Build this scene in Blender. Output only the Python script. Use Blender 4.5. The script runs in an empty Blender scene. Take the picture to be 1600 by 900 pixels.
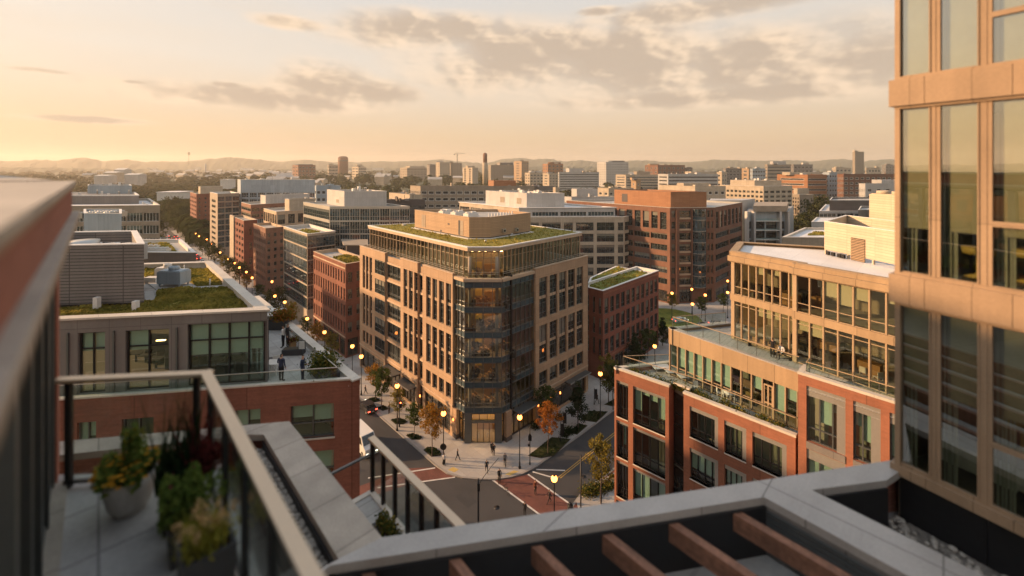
import bpy, math, random
from mathutils import Vector
random.seed(11)
S = bpy.context.scene
COL = S.collection
R = math.radians
# ---------------------------------------------------------------- camera constants (photo is 1600x900, level camera with lens shift)
H, F, HX, HY = 46.0, 660.0, 800.0, 260.0

def WD(px, d): return ((px - HX) / F * d, d)
def W(px, py, z):
    d = (H - z) * F / (py - HY)
    return ((px - HX) / F * d, d, z)
def W2(px, py, z): return W(px, py, z)[:2]
def ZP(py, d): return H - (py - HY) / F * d
def nrm(x, y):
    l = math.hypot(x, y); return (x / l, y / l)
U = nrm(-646, 660)      # direction of the left street, going away
V = nrm(660, 646)       # direction of the right street, going away
def hit(px, p, dr):
    k = (px - HX) / F
    return (k * p[1] - p[0]) / (dr[0] - k * dr[1])
def along(p, dr, t): return (p[0] + dr[0] * t, p[1] + dr[1] * t)
def add(*vs): return (sum(v[0] for v in vs), sum(v[1] for v in vs))
def sub(a, b): return (a[0] - b[0], a[1] - b[1])
def mul(a, k): return (a[0] * k, a[1] * k)
def scr(p):
    y = max(p[1], .5)
    return (HX + F * p[0] / y, HY + F * (H - p[2]) / y)

# ---------------------------------------------------------------- materials
MATS = {}
def newmat(name):
    m = bpy.data.materials.new(name); m.use_nodes = True
    nt = m.node_tree; nt.nodes.clear()
    MATS[name] = m
    return m, nt
def N(nt, t, **kw):
    n = nt.nodes.new(t)
    for k, v in kw.items():
        if k in n.inputs.keys(): n.inputs[k].default_value = v
        else: setattr(n, k, v)
    return n
def L(nt, a, b): nt.links.new(a, b)
def c4(c): return (c[0], c[1], c[2], 1)

def uvmap(nt, sx, sy):
    uv = N(nt, 'ShaderNodeUVMap', uv_map='UVMap')
    mp = N(nt, 'ShaderNodeMapping'); mp.inputs['Scale'].default_value = (sx, sy, 1)
    L(nt, uv.outputs[0], mp.inputs[0])
    return mp.outputs[0]

def surf(name, col, rough=.75, metal=0., var=.18, scale=.35, streak=0., course=0., joint=None, jcol=None, bump=.0, fine=6., spec=.4, rvar=0., tint=None):
    """painted / masonry / metal surface: broad mottling, optional rain streaks, coursing and panel joints (UVs are metres)"""
    m, nt = newmat(name)
    out = N(nt, 'ShaderNodeOutputMaterial'); p = N(nt, 'ShaderNodeBsdfPrincipled')
    L(nt, p.outputs[0], out.inputs[0])
    p.inputs['Roughness'].default_value = rough; p.inputs['Metallic'].default_value = metal
    p.inputs['Specular IOR Level'].default_value = spec
    n1 = N(nt, 'ShaderNodeTexNoise', Scale=scale, Detail=5.); L(nt, uvmap(nt, 1, 1), n1.inputs['Vector'])
    n2 = N(nt, 'ShaderNodeTexNoise', Scale=fine, Detail=3.); L(nt, uvmap(nt, 1, 1), n2.inputs['Vector'])
    mr = N(nt, 'ShaderNodeMapRange'); mr.inputs[1].default_value = .25; mr.inputs[2].default_value = .75
    mr.inputs[3].default_value = 1 - var; mr.inputs[4].default_value = 1 + var
    L(nt, n1.outputs[0], mr.inputs[0])
    mr2 = N(nt, 'ShaderNodeMapRange'); mr2.inputs[1].default_value = .25; mr2.inputs[2].default_value = .75
    mr2.inputs[3].default_value = 1 - var * .7; mr2.inputs[4].default_value = 1 + var * .7
    L(nt, n2.outputs[0], mr2.inputs[0])
    mm = N(nt, 'ShaderNodeMath', operation='MULTIPLY'); L(nt, mr.outputs[0], mm.inputs[0]); L(nt, mr2.outputs[0], mm.inputs[1])
    val = mm.outputs[0]
    def times(val, sock):
        q = N(nt, 'ShaderNodeMath', operation='MULTIPLY'); L(nt, val, q.inputs[0]); L(nt, sock, q.inputs[1]); return q.outputs[0]
    if streak:
        n3 = N(nt, 'ShaderNodeTexNoise', Scale=1., Detail=4.); L(nt, uvmap(nt, 2.2, .12), n3.inputs['Vector'])
        a = N(nt, 'ShaderNodeMapRange'); a.inputs[1].default_value = .35; a.inputs[2].default_value = .7; a.inputs[3].default_value = 1.; a.inputs[4].default_value = 1 - streak
        L(nt, n3.outputs[0], a.inputs[0]); val = times(val, a.outputs[0])
    if course:
        n4 = N(nt, 'ShaderNodeTexNoise', Scale=1., Detail=4., Roughness=.8); L(nt, uvmap(nt, .5, 5.), n4.inputs['Vector'])
        a = N(nt, 'ShaderNodeMapRange'); a.inputs[1].default_value = .3; a.inputs[2].default_value = .7; a.inputs[3].default_value = 1 - course; a.inputs[4].default_value = 1 + course
        L(nt, n4.outputs[0], a.inputs[0]); val = times(val, a.outputs[0])
    h = n2.outputs[0]
    if joint:
        br = N(nt, 'ShaderNodeTexBrick', offset=joint[3] if len(joint) > 3 else 0.); L(nt, uvmap(nt, 1, 1), br.inputs['Vector'])
        br.inputs['Color1'].default_value = (1, 1, 1, 1); br.inputs['Color2'].default_value = (.86, .86, .86, 1) ; br.inputs['Mortar'].default_value = c4(jcol or (.45, .45, .45))
        br.inputs['Scale'].default_value = 1; br.inputs['Brick Width'].default_value = joint[0]; br.inputs['Row Height'].default_value = joint[1]
        br.inputs['Mortar Size'].default_value = joint[2]; br.inputs['Mortar Smooth'].default_value = .1
        val2 = br.outputs[0]
    else: val2 = None
    rgb = N(nt, 'ShaderNodeMix', data_type='RGBA', blend_type='MULTIPLY'); rgb.inputs[0].default_value = 1
    rgb.inputs[6].default_value = c4(col); L(nt, val, rgb.inputs[7])
    o = rgb.outputs[2]
    if tint:
        tn = N(nt, 'ShaderNodeMix', data_type='RGBA'); L(nt, n1.outputs[0], tn.inputs[0]); L(nt, o, tn.inputs[6]); tn.inputs[7].default_value = c4(tint); o = tn.outputs[2]
    if val2:
        r2 = N(nt, 'ShaderNodeMix', data_type='RGBA', blend_type='MULTIPLY'); r2.inputs[0].default_value = 1
        L(nt, o, r2.inputs[6]); L(nt, val2, r2.inputs[7]); o = r2.outputs[2]
    L(nt, o, p.inputs['Base Color'])
    if rvar:
        a = N(nt, 'ShaderNodeMapRange'); a.inputs[3].default_value = max(0.02, rough - rvar); a.inputs[4].default_value = min(1, rough + rvar)
        L(nt, n1.outputs[0], a.inputs[0]); L(nt, a.outputs[0], p.inputs['Roughness'])
    if bump:
        b = N(nt, 'ShaderNodeBump', Strength=bump, Distance=.05); L(nt, h, b.inputs['Height']); L(nt, b.outputs[0], p.inputs['Normal'])
    return m

def emit(name, col, strength):
    m, nt = newmat(name)
    out = N(nt, 'ShaderNodeOutputMaterial'); e = N(nt, 'ShaderNodeEmission', Strength=strength); e.inputs[0].default_value = c4(col)
    L(nt, e.outputs[0], out.inputs[0]); return m

def pane_mat(name, dark, blind, bl_amt=.5, ior=1.6, lit=0., litcol=(1, .6, .25), rough=.03):
    """window pane seen from far off: dark room behind reflecting glass, some windows with a roller blind part way down, a few lamps on"""
    m, nt = newmat(name)
    out = N(nt, 'ShaderNodeOutputMaterial'); p = N(nt, 'ShaderNodeBsdfPrincipled'); L(nt, p.outputs[0], out.inputs[0])
    p.inputs['Roughness'].default_value = rough; p.inputs['IOR'].default_value = ior
    at = N(nt, 'ShaderNodeAttribute', attribute_name='rnd', attribute_type='GEOMETRY')
    wn = N(nt, 'ShaderNodeTexWhiteNoise', noise_dimensions='1D'); L(nt, at.outputs['Fac'], wn.inputs['W'])
    uv = N(nt, 'ShaderNodeUVMap', uv_map='UVMap'); sx = N(nt, 'ShaderNodeSeparateXYZ'); L(nt, uv.outputs[0], sx.inputs[0])
    # blind hangs to 1 - rnd*bl_amt
    a = N(nt, 'ShaderNodeMath', operation='MULTIPLY_ADD'); L(nt, at.outputs['Fac'], a.inputs[0]); a.inputs[1].default_value = -bl_amt * 1.6; a.inputs[2].default_value = 1 + bl_amt * .6
    g = N(nt, 'ShaderNodeMath', operation='GREATER_THAN'); L(nt, sx.outputs[1], g.inputs[0]); L(nt, a.outputs[0], g.inputs[1])
    dk = N(nt, 'ShaderNodeMix', data_type='RGBA'); L(nt, wn.outputs[0], dk.inputs[0]); dk.inputs[6].default_value = c4(dark); dk.inputs[7].default_value = c4([x * 2.6 + .006 for x in dark])
    # vague furniture shapes inside
    nz = N(nt, 'ShaderNodeTexNoise', Scale=1.6, Detail=3.); tc = N(nt, 'ShaderNodeTexCoord'); L(nt, tc.outputs['Object'], nz.inputs['Vector'])
    mr = N(nt, 'ShaderNodeMapRange'); mr.inputs[1].default_value = .35; mr.inputs[2].default_value = .7; mr.inputs[3].default_value = .4; mr.inputs[4].default_value = 2.; L(nt, nz.outputs[0], mr.inputs[0])
    dk2 = N(nt, 'ShaderNodeMix', data_type='RGBA', blend_type='MULTIPLY'); dk2.inputs[0].default_value = 1; L(nt, dk.outputs[2], dk2.inputs[6]); L(nt, mr.outputs[0], dk2.inputs[7])
    mx = N(nt, 'ShaderNodeMix', data_type='RGBA'); L(nt, g.outputs[0], mx.inputs[0]); L(nt, dk2.outputs[2], mx.inputs[6]); mx.inputs[7].default_value = c4(blind)
    L(nt, mx.outputs[2], p.inputs['Base Color'])
    if lit:
        li = N(nt, 'ShaderNodeMath', operation='LESS_THAN'); L(nt, wn.outputs[0], li.inputs[0]); li.inputs[1].default_value = lit
        mu = N(nt, 'ShaderNodeMath', operation='MULTIPLY'); L(nt, li.outputs[0], mu.inputs[0]); L(nt, mr.outputs[0], mu.inputs[1])
        mu2 = N(nt, 'ShaderNodeMath', operation='MULTIPLY'); L(nt, mu.outputs[0], mu2.inputs[0]); mu2.inputs[1].default_value = .35
        p.inputs['Emission Color'].default_value = c4(litcol); L(nt, mu2.outputs[0], p.inputs['Emission Strength'])
    nb = N(nt, 'ShaderNodeTexNoise', Scale=.5, Detail=1.); L(nt, tc.outputs['Object'], nb.inputs['Vector'])
    b = N(nt, 'ShaderNodeBump', Strength=.05, Distance=.3); L(nt, nb.outputs[0], b.inputs['Height']); L(nt, b.outputs[0], p.inputs['Normal'])
    return m

def glass_mat(name, tint, ior=1.55, extra=.0, wob=.02):
    m, nt = newmat(name)
    out = N(nt, 'ShaderNodeOutputMaterial')
    t = N(nt, 'ShaderNodeBsdfTransparent'); t.inputs[0].default_value = c4(tint)
    g = N(nt, 'ShaderNodeBsdfGlossy', Roughness=.015); g.inputs[0].default_value = (.92, .95, .93, 1)
    fr = N(nt, 'ShaderNodeFresnel'); ge = N(nt, 'ShaderNodeNewGeometry')
    im = N(nt, 'ShaderNodeMath', operation='MULTIPLY_ADD'); L(nt, ge.outputs['Backfacing'], im.inputs[0]); im.inputs[1].default_value = 1/ior - ior; im.inputs[2].default_value = ior; L(nt, im.outputs[0], fr.inputs['IOR'])
    ad = N(nt, 'ShaderNodeMath', operation='ADD', use_clamp=True); L(nt, fr.outputs[0], ad.inputs[0]); ad.inputs[1].default_value = extra
    mx = N(nt, 'ShaderNodeMixShader'); L(nt, ad.outputs[0], mx.inputs[0]); L(nt, t.outputs[0], mx.inputs[1]); L(nt, g.outputs[0], mx.inputs[2]); L(nt, mx.outputs[0], out.inputs[0])
    if wob:
        tc = N(nt, 'ShaderNodeTexCoord'); nb = N(nt, 'ShaderNodeTexNoise', Scale=.6, Detail=1.); L(nt, tc.outputs['Object'], nb.inputs['Vector'])
        b = N(nt, 'ShaderNodeBump', Strength=wob, Distance=.3); L(nt, nb.outputs[0], b.inputs['Height']); L(nt, b.outputs[0], g.inputs['Normal']); L(nt, b.outputs[0], fr.inputs['Normal'])
    return m

def leaf_mat(name, c1, c2, trans=.35):
    m, nt = newmat(name)
    out = N(nt, 'ShaderNodeOutputMaterial')
    at = N(nt, 'ShaderNodeAttribute', attribute_name='rnd', attribute_type='GEOMETRY')
    mx = N(nt, 'ShaderNodeMix', data_type='RGBA'); L(nt, at.outputs['Fac'], mx.inputs[0]); mx.inputs[6].default_value = c4(c1); mx.inputs[7].default_value = c4(c2)
    d = N(nt, 'ShaderNodeBsdfDiffuse'); t = N(nt, 'ShaderNodeBsdfTranslucent'); L(nt, mx.outputs[2], d.inputs[0]); L(nt, mx.outputs[2], t.inputs[0])
    s = N(nt, 'ShaderNodeMixShader'); s.inputs[0].default_value = trans; L(nt, d.outputs[0], s.inputs[1]); L(nt, t.outputs[0], s.inputs[2]); L(nt, s.outputs[0], out.inputs[0])
    return m

def turf_mat(name, c1, c2, c3, sc=1.2):
    m, nt = newmat(name)
    out = N(nt, 'ShaderNodeOutputMaterial'); p = N(nt, 'ShaderNodeBsdfPrincipled', Roughness=.95); p.inputs['Specular IOR Level'].default_value = .1; L(nt, p.outputs[0], out.inputs[0])
    n1 = N(nt, 'ShaderNodeTexNoise', Scale=sc * .45, Detail=6.); L(nt, uvmap(nt, 1, 1), n1.inputs['Vector'])
    n2 = N(nt, 'ShaderNodeTexNoise', Scale=sc * 7, Detail=4.); L(nt, uvmap(nt, 1, 1), n2.inputs['Vector'])
    r = N(nt, 'ShaderNodeValToRGB'); e = r.color_ramp.elements
    e[0].position = .32; e[0].color = c4(c1); e[1].position = .7; e[1].color = c4(c3); k = e.new(.5); k.color = c4(c2)
    mm = N(nt, 'ShaderNodeMix', data_type='FLOAT'); mm.inputs[0].default_value = .5; L(nt, n1.outputs[0], mm.inputs[2]); L(nt, n2.outputs[0], mm.inputs[3])
    L(nt, mm.outputs[0], r.inputs[0]); L(nt, r.outputs[0], p.inputs['Base Color'])
    b = N(nt, 'ShaderNodeBump', Strength=.9, Distance=.15); L(nt, n2.outputs[0], b.inputs['Height']); L(nt, b.outputs[0], p.inputs['Normal'])
    return m

# masonry and metal
surf('tan_stone', (.42, .285, .18), .8, var=.1, streak=.12, joint=(2.4, 1.38, .03), jcol=(.72, .7, .68))
surf('tan_trim', (.47, .345, .235), .7, var=.1, streak=.1)
surf('brick_red', (.22, .086, .056), .88, var=.16, course=.2, streak=.12, joint=(6.2, 40., .035), jcol=(.6, .6, .6), bump=.2)
surf('brick_orange', (.27, .108, .063), .85, var=.14, course=.17, streak=.1, joint=(5.2, 40., .03), jcol=(.6, .6, .6), bump=.2)
surf('brick_deep', (.21, .075, .05), .88, var=.16, course=.2, streak=.14, bump=.2)
surf('brick_brown', (.24, .125, .085), .88, var=.16, course=.2, streak=.14, bump=.2)
surf('brick_near', (.3, .115, .075), .9, var=.15, joint=(.22, .075, .008, .5), jcol=(.7, .66, .6), bump=.35)
surf('terracotta', (.2, .1, .066), .82, var=.12, streak=.12, course=.1, joint=(1.6, 4., .025), jcol=(.72, .7, .7))
surf('cream_stone', (.47, .395, .3), .8, var=.1, streak=.16, joint=(3., 1.3, .02), jcol=(.8, .8, .8))
surf('beige_panel', (.33, .27, .205), .7, var=.08, streak=.12, joint=(2., 1.2, .02), jcol=(.7, .7, .7))
surf('white_panel', (.46, .45, .43), .6, var=.07, streak=.14, joint=(2.4, 9., .02), jcol=(.75, .75, .75))
surf('white_trim', (.62, .6, .56), .6, var=.08, streak=.1)
surf('blue_panel', (.36, .42, .46), .55, var=.07, streak=.16, joint=(2.5, 9., .02), jcol=(.75, .75, .75))
surf('grey_panel', (.2, .185, .175), .55, metal=.2, var=.08, streak=.12, joint=(1.75, 9., .02), jcol=(.55, .55, .55))
surf('grey_louvre', (.2, .185, .175), .6, metal=.2, var=.1, streak=.1, joint=(3.4, .22, .03), jcol=(.35, .35, .35))
surf('tan_siding', (.40, .27, .165), .65, var=.07, streak=.1, joint=(7., .3, .03), jcol=(.7, .7, .7))
surf('cream_siding', (.5, .42, .31), .6, var=.05, streak=.08, joint=(2.5, .24, .025), jcol=(.72, .72, .72))
surf('dark_siding', (.10, .085, .08), .6, var=.1, streak=.1, joint=(2.5, 1.1, .02), jcol=(.6, .6, .6))
surf('orange_siding', (.33, .155, .075), .65, var=.08, streak=.12, joint=(2.6, .6, .02), jcol=(.7, .7, .7))
surf('bronze', (.36, .255, .155), .6, var=.08, streak=.14, joint=(2.1, 9., .02), jcol=(.5, .5, .5), spec=.2)
surf('bronze_frame', (.34, .25, .16), .55, var=.08, spec=.25)
surf('bronze_near', (.31, .22, .145), .6, var=.12, scale=1.2, fine=20, streak=.2, joint=(.83, 9., .007), jcol=(.5, .5, .5), spec=.2, bump=.03)
surf('dark_metal', (.022, .022, .024), .42, metal=.4, var=.15)
surf('mullion_grey', (.13, .14, .14), .4, metal=.6, var=.1)
surf('alu', (.5, .49, .46), .38, metal=.75, var=.07)
surf('spandrel', (.055, .085, .098), .16, var=.1, spec=.7)
surf('coping', (.54, .49, .42), .6, var=.09, streak=.06, joint=(2.4, 2.4, .012), jcol=(.6, .6, .6), scale=.8, bump=.1)
surf('coping_near', (.42, .37, .31), .7, var=.2, streak=.1, joint=(1.1, 3.7, .012), jcol=(.5, .5, .5), scale=1.6, fine=30, bump=.15)
surf('ledge_metal', (.40, .38, .36), .5, metal=.15, var=.14, scale=.9, fine=22, rvar=.12, joint=(2.3, 9., .012), jcol=(.45, .45, .45), streak=.1, bump=.04)
surf('rail_metal', (.60, .47, .34), .38, metal=.45, var=.06, scale=1.1, fine=25, rvar=.1)
surf('roof_membrane', (.36, .35, .33), .9, var=.18, joint=(3., 12., .04), jcol=(.8, .8, .8), scale=.25)
surf('roof_white', (.62, .62, .62), .85, var=.14, joint=(2.4, 14., .03), jcol=(.85, .85, .85), scale=.25)
surf('roof_dark', (.09, .088, .085), .9, var=.25, scale=.3)
surf('paver_near', (.44, .43, .42), .75, var=.14, joint=(.95, .62, .014), jcol=(.5, .5, .5), scale=1.1, fine=14, bump=.15)
surf('gravel_roof', (.34, .31, .28), .95, var=.4, scale=2., fine=14, bump=.5)
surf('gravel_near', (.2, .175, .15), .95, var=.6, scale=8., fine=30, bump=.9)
surf('stone_pebble', (.4, .36, .31), .8, var=.3, scale=9)
surf('paver', (.40, .385, .36), .8, var=.12, joint=(.62, .62, .012), jcol=(.55, .55, .55), scale=.8, fine=12, bump=.15)
surf('deck_grey', (.40, .39, .37), .8, var=.1, joint=(.45, 3., .02), jcol=(.62, .62, .62), scale=.4)
surf('wood', (.2, .095, .058), .7, var=.35, scale=1.5, fine=12, course=.35, bump=.25)
surf('teak', (.42, .27, .15), .6, var=.2)
surf('asphalt', (.034, .034, .036), .82, var=.42, scale=.13, fine=7, bump=.25, course=.22, tint=(.06, .058, .058))
surf('asphalt_patch', (.04, .04, .042), .8, var=.2, scale=.4, fine=9, bump=.2)
surf('concrete_walk', (.37, .35, .325), .85, var=.12, joint=(1.5, 1.5, .03), jcol=(.78, .78, .78), scale=.22)
surf('kerb_stone', (.28, .26, .24), .85, var=.14, joint=(1.8, 9., .03), jcol=(.7, .7, .7))
surf('brick_paving', (.15, .058, .044), .85, var=.28, joint=(.5, .25, .02, .5), jcol=(.75, .75, .75), scale=.4)
surf('white_paint', (.52, .5, .47), .7, var=.22, scale=1.2, fine=5)
surf('yellow_paint', (.42, .26, .06), .7, var=.22, scale=1.2, fine=5)
surf('tactile', (.46, .33, .11), .75, var=.15, fine=10)
surf('city_ground', (.12, .12, .09), .95, var=.4, scale=.02, fine=.1, tint=(.05, .07, .03))
surf('soil', (.045, .035, .022), .95, var=.35, fine=9, bump=.6)
surf('bark', (.09, .065, .05), .9, var=.25, fine=12, bump=.3)
surf('pot_pale', (.42, .41, .39), .7, var=.1, scale=3, fine=25)
surf('pot_dark', (.05, .05, .055), .6, var=.15, scale=3, fine=25)
surf('concrete_white', (.58, .56, .53), .8, var=.12, scale=1.)
surf('blind_cream', (.62, .55, .40), .8, var=.06)
surf('blind_tower', (.42, .37, .27), .8, var=.1, scale=1.)
surf('blind_green', (.56, .64, .56), .8, var=.06)
surf('blind_grey', (.36, .35, .3), .8, var=.06)
surf('inner_wall', (.30, .25, .19), .9, var=.1)
surf('inner_floor', (.14, .11, .085), .7, var=.15)
surf('inner_ceiling', (.4, .36, .3), .9, var=.05)
surf('furniture_dark', (.03, .026, .022), .6, var=.2)
surf('furniture_warm', (.3, .17, .07), .6, var=.2)
surf('furniture_yellow', (.5, .36, .10), .6, var=.1)
surf('rubber', (.02, .02, .02), .9)
surf('car_dark', (.03, .03, .035), .25, var=.03, spec=.6)
surf('car_red', (.22, .02, .018), .25, var=.03, spec=.6)
surf('car_white', (.62, .62, .6), .3, var=.03, spec=.6)
surf('car_silver', (.32, .32, .33), .3, metal=.5, var=.03, spec=.6)
surf('car_glass', (.012, .014, .016), .06, var=.02, spec=.8)
surf('skin', (.42, .25, .17), .6, var=.05)
surf('hair_dark', (.02, .014, .01), .7, var=.2)
surf('cloth_black', (.014, .014, .017), .9, var=.15)
surf('cloth_navy', (.022, .03, .06), .9, var=.15)
surf('cloth_white', (.66, .64, .61), .85, var=.06)
surf('cloth_grey', (.12, .12, .125), .9, var=.1)
surf('cloth_rust', (.2, .07, .04), .9, var=.1)
surf('sign_black', (.012, .012, .013), .6)
surf('haze_hill', (.06, .07, .04), .95, var=.3, scale=.012, fine=.06)
emit('lamp_glow', (1., .27, .05), 5.5)
emit('lamp_glow_small', (1., .28, .06), 3.)
emit('room_light', (1., .56, .22), 7.5)
emit('portal_light', (1., .5, .15), 15.)
emit('tail_glow', (1., .06, .03), 5.)
emit('head_glow', (1., .85, .6), 4.)
emit('signal_red', (1., .14, .04), 5.)
pane_mat('pane', (.012, .015, .015), (.21, .2, .165), .6, ior=1.8)
pane_mat('pane_lit', (.014, .013, .011), (.17, .155, .12), .4, lit=.14, ior=1.7)
pane_mat('pane_green', (.012, .02, .02), (.15, .18, .155), .5)
pane_mat('pane_blue', (.014, .024, .028), (.14, .16, .16), .3, ior=1.8)
pane_mat('pane_far', (.03, .03, .03), (.12, .11, .1), .2, rough=.15)
glass_mat('glass_clear', (.74, .81, .78), 1.6, .18)
glass_mat('glass_green', (.58, .72, .66), 1.65, .09)
glass_mat('glass_tower', (.62, .68, .58), 1.75, .26, wob=.008)
glass_mat('glass_bronze', (.66, .70, .60), 1.65, .1)
glass_mat('glass_rail', (.90, .95, .93), 1.45, .0, wob=0)
leaf_mat('leaf_green', (.03, .05, .014), (.085, .11, .03))
leaf_mat('leaf_dark', (.010, .020, .009), (.03, .05, .02), .2)
leaf_mat('leaf_gold', (.16, .085, .015), (.42, .22, .04))
leaf_mat('leaf_orange', (.2, .065, .014), (.42, .17, .035))
leaf_mat('leaf_olive', (.08, .075, .016), (.24, .19, .04))
leaf_mat('leaf_far', (.028, .036, .014), (.07, .075, .028))
leaf_mat('leaf_straw', (.55, .36, .17), (.8, .58, .3))
leaf_mat('leaf_fresh', (.07, .12, .028), (.2, .26, .06))
leaf_mat('leaf_lime', (.2, .2, .035), (.42, .38, .07))
leaf_mat('leaf_burgundy', (.05, .014, .014), (.14, .03, .03))
leaf_mat('petal_orange', (.66, .26, .03), (.85, .5, .06))
leaf_mat('petal_pink', (.45, .05, .12), (.6, .12, .2))
leaf_mat('grass_blade', (.11, .115, .025), (.36, .29, .07))
turf_mat('sedum', (.10, .095, .03), (.24, .2, .045), (.36, .27, .085))
turf_mat('sedum_green', (.07, .095, .022), (.15, .17, .04), (.26, .23, .06))
turf_mat('bed_turf', (.014, .018, .006), (.03, .036, .012), (.06, .055, .022), 2.)

# ---------------------------------------------------------------- mesh collecting
class MB:
    def __init__(s): s.v = []; s.f = []; s.r = []; s.m = []; s.uv = []; s.sm = []; s.cuts = []
    def face(s, pts, r=None, m=0, uv=None, smooth=False):
        i = len(s.v); s.v.extend(pts); s.f.append(tuple(range(i, i + len(pts))))
        s.r.append(random.random() if r is None else r); s.m.append(m); s.uv.append(uv); s.sm.append(smooth)
    def mesh(s, vs, fs, m=0, smooth=True, r=None):
        i = len(s.v); s.v.extend(vs)
        for f in fs:
            s.f.append(tuple(k + i for k in f)); s.r.append(random.random() if r is None else r); s.m.append(m); s.uv.append(None); s.sm.append(smooth)
    def obox(s, o, a, b, c, m=0):
        """box from corner o with edge vectors a, b, c (right-handed)"""
        def p(i, j, k): return (o[0] + a[0]*i + b[0]*j + c[0]*k, o[1] + a[1]*i + b[1]*j + c[1]*k, o[2] + a[2]*i + b[2]*j + c[2]*k)
        for q in (((0,0,0),(0,1,0),(1,1,0),(1,0,0)), ((0,0,1),(1,0,1),(1,1,1),(0,1,1)), ((0,0,0),(1,0,0),(1,0,1),(0,0,1)),
                  ((1,1,0),(0,1,0),(0,1,1),(1,1,1)), ((0,1,0),(0,0,0),(0,0,1),(0,1,1)), ((1,0,0),(1,1,0),(1,1,1),(1,0,1))):
            s.face([p(*t) for t in q], m=m)
    def box(s, x0, x1, y0, y1, z0, z1, m=0): s.obox((x0, y0, z0), (x1 - x0, 0, 0), (0, y1 - y0, 0), (0, 0, z1 - z0), m)
    def cbox(s, c, t, lx, ly, z0, z1, m=0):
        """box centred on plan point c, long axis along unit t"""
        n = (-t[1], t[0])
        o = (c[0] - t[0]*lx/2 - n[0]*ly/2, c[1] - t[1]*lx/2 - n[1]*ly/2, z0)
        s.obox(o, (t[0]*lx, t[1]*lx, 0), (n[0]*ly, n[1]*ly, 0), (0, 0, z1 - z0), m)
    def prism(s, poly, z0, z1, m=0, top=True, bottom=True, sides=True):
        n = len(poly)
        if sides:
            for i in range(n):
                a, b = poly[i], poly[(i + 1) % n]
                s.face([(a[0], a[1], z0), (b[0], b[1], z0), (b[0], b[1], z1), (a[0], a[1], z1)], m=m)
        if top: s.face([(a[0], a[1], z1) for a in poly], m=m)
        if bottom: s.face([(a[0], a[1], z0) for a in reversed(poly)], m=m)
    def tube(s, p0, p1, r0, r1=None, n=8, m=0, caps=True, smooth=True):
        r1 = r0 if r1 is None else r1
        a, b = Vector(p0), Vector(p1); d = (b - a)
        if d.length < 1e-6: return
        d.normalize(); x = d.orthogonal().normalized(); y = d.cross(x)
        vs = []
        for q, rr in ((a, r0), (b, r1)):
            for k in range(n):
                an = 2 * math.pi * k / n
                vs.append(tuple(q + x * (math.cos(an) * rr) + y * (math.sin(an) * rr)))
        fs = [(k, (k + 1) % n, n + (k + 1) % n, n + k) for k in range(n)]
        s.mesh(vs, fs, m, smooth)
        if caps:
            s.face([vs[k] for k in reversed(range(n))], m=m); s.face([vs[n + k] for k in range(n)], m=m)
    def path(s, pts, r, n=6, m=0):
        for i in range(len(pts) - 1): s.tube(pts[i], pts[i + 1], r, r, n, m)
    def lathe(s, prof, c, n=16, m=0, smooth=True, cap=True):
        vs = []; fs = []
        for (r, z) in prof:
            for k in range(n):
                an = 2 * math.pi * k / n; vs.append((c[0] + r * math.cos(an), c[1] + r * math.sin(an), c[2] + z))
        for i in range(len(prof) - 1):
            for k in range(n):
                fs.append((i*n + k, i*n + (k+1) % n, (i+1)*n + (k+1) % n, (i+1)*n + k))
        if cap:
            fs.append(tuple(reversed(range(n)))); fs.append(tuple((len(prof)-1)*n + k for k in range(n)))
        s.mesh(vs, fs, m, smooth)
    def ball(s, c, r, n=10, m=0, sq=(1, 1, 1)):
        vs = []; fs = []; k2 = n // 2
        for i in range(k2 + 1):
            th = math.pi * i / k2
            for k in range(n):
                an = 2 * math.pi * k / n
                vs.append((c[0] + r*sq[0]*math.sin(th)*math.cos(an), c[1] + r*sq[1]*math.sin(th)*math.sin(an), c[2] - r*sq[2]*math.cos(th)))
        for i in range(k2):
            for k in range(n): fs.append((i*n + k, i*n + (k+1) % n, (i+1)*n + (k+1) % n, (i+1)*n + k))
        s.mesh(vs, fs, m)
    def data(s, name, mats, off=(0, 0, 0)):
        me = bpy.data.meshes.new(name)
        me.from_pydata([(v[0]-off[0], v[1]-off[1], v[2]-off[2]) for v in s.v], [], s.f)
        for m in mats: me.materials.append(MATS[m])
        n = len(s.f)
        me.polygons.foreach_set('material_index', s.m); me.polygons.foreach_set('use_smooth', s.sm)
        at = me.attributes.new('rnd', 'FLOAT', 'FACE'); at.data.foreach_set('value', s.r)
        uvl = me.uv_layers.new(name='UVMap'); co = []
        for fi, f in enumerate(s.f):
            if s.uv[fi]:
                for q in s.uv[fi]: co.extend(q)
                continue
            a, b, c = (s.v[f[k]] for k in (0, 1, 2))
            ax, ay, az = b[0]-a[0], b[1]-a[1], b[2]-a[2]; bx, by, bz = c[0]-a[0], c[1]-a[1], c[2]-a[2]
            nx, ny, nz = ay*bz - az*by, az*bx - ax*bz, ax*by - ay*bx
            h = math.hypot(nx, ny)
            if abs(nz) > h:
                for k in f:
                    q = s.v[k]; co.extend((q[0]*U[0] + q[1]*U[1], q[0]*V[0] + q[1]*V[1]))
            else:
                tx, ty = (-ny/h, nx/h) if h > 1e-12 else (1, 0)
                for k in f:
                    q = s.v[k]; co.extend((q[0]*tx + q[1]*ty, q[2]))
        uvl.data.foreach_set('uv', co)
        me.update(); return me
    def build(s, name, mats, parent=None, loc=None, **props):
        if not s.f: return None
        if isinstance(mats, str): mats = [mats]
        off = loc if loc else (tuple(parent['_o']) if parent is not None and '_o' in parent else (0, 0, 0))
        o = bpy.data.objects.new(name, s.data(name, mats, off)); COL.objects.link(o)
        if parent is not None:
            o.parent = parent; o['_o'] = off
        else:
            o.location = off; o['_o'] = off
        for k, v in props.items(): o[k] = v
        return o

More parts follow.
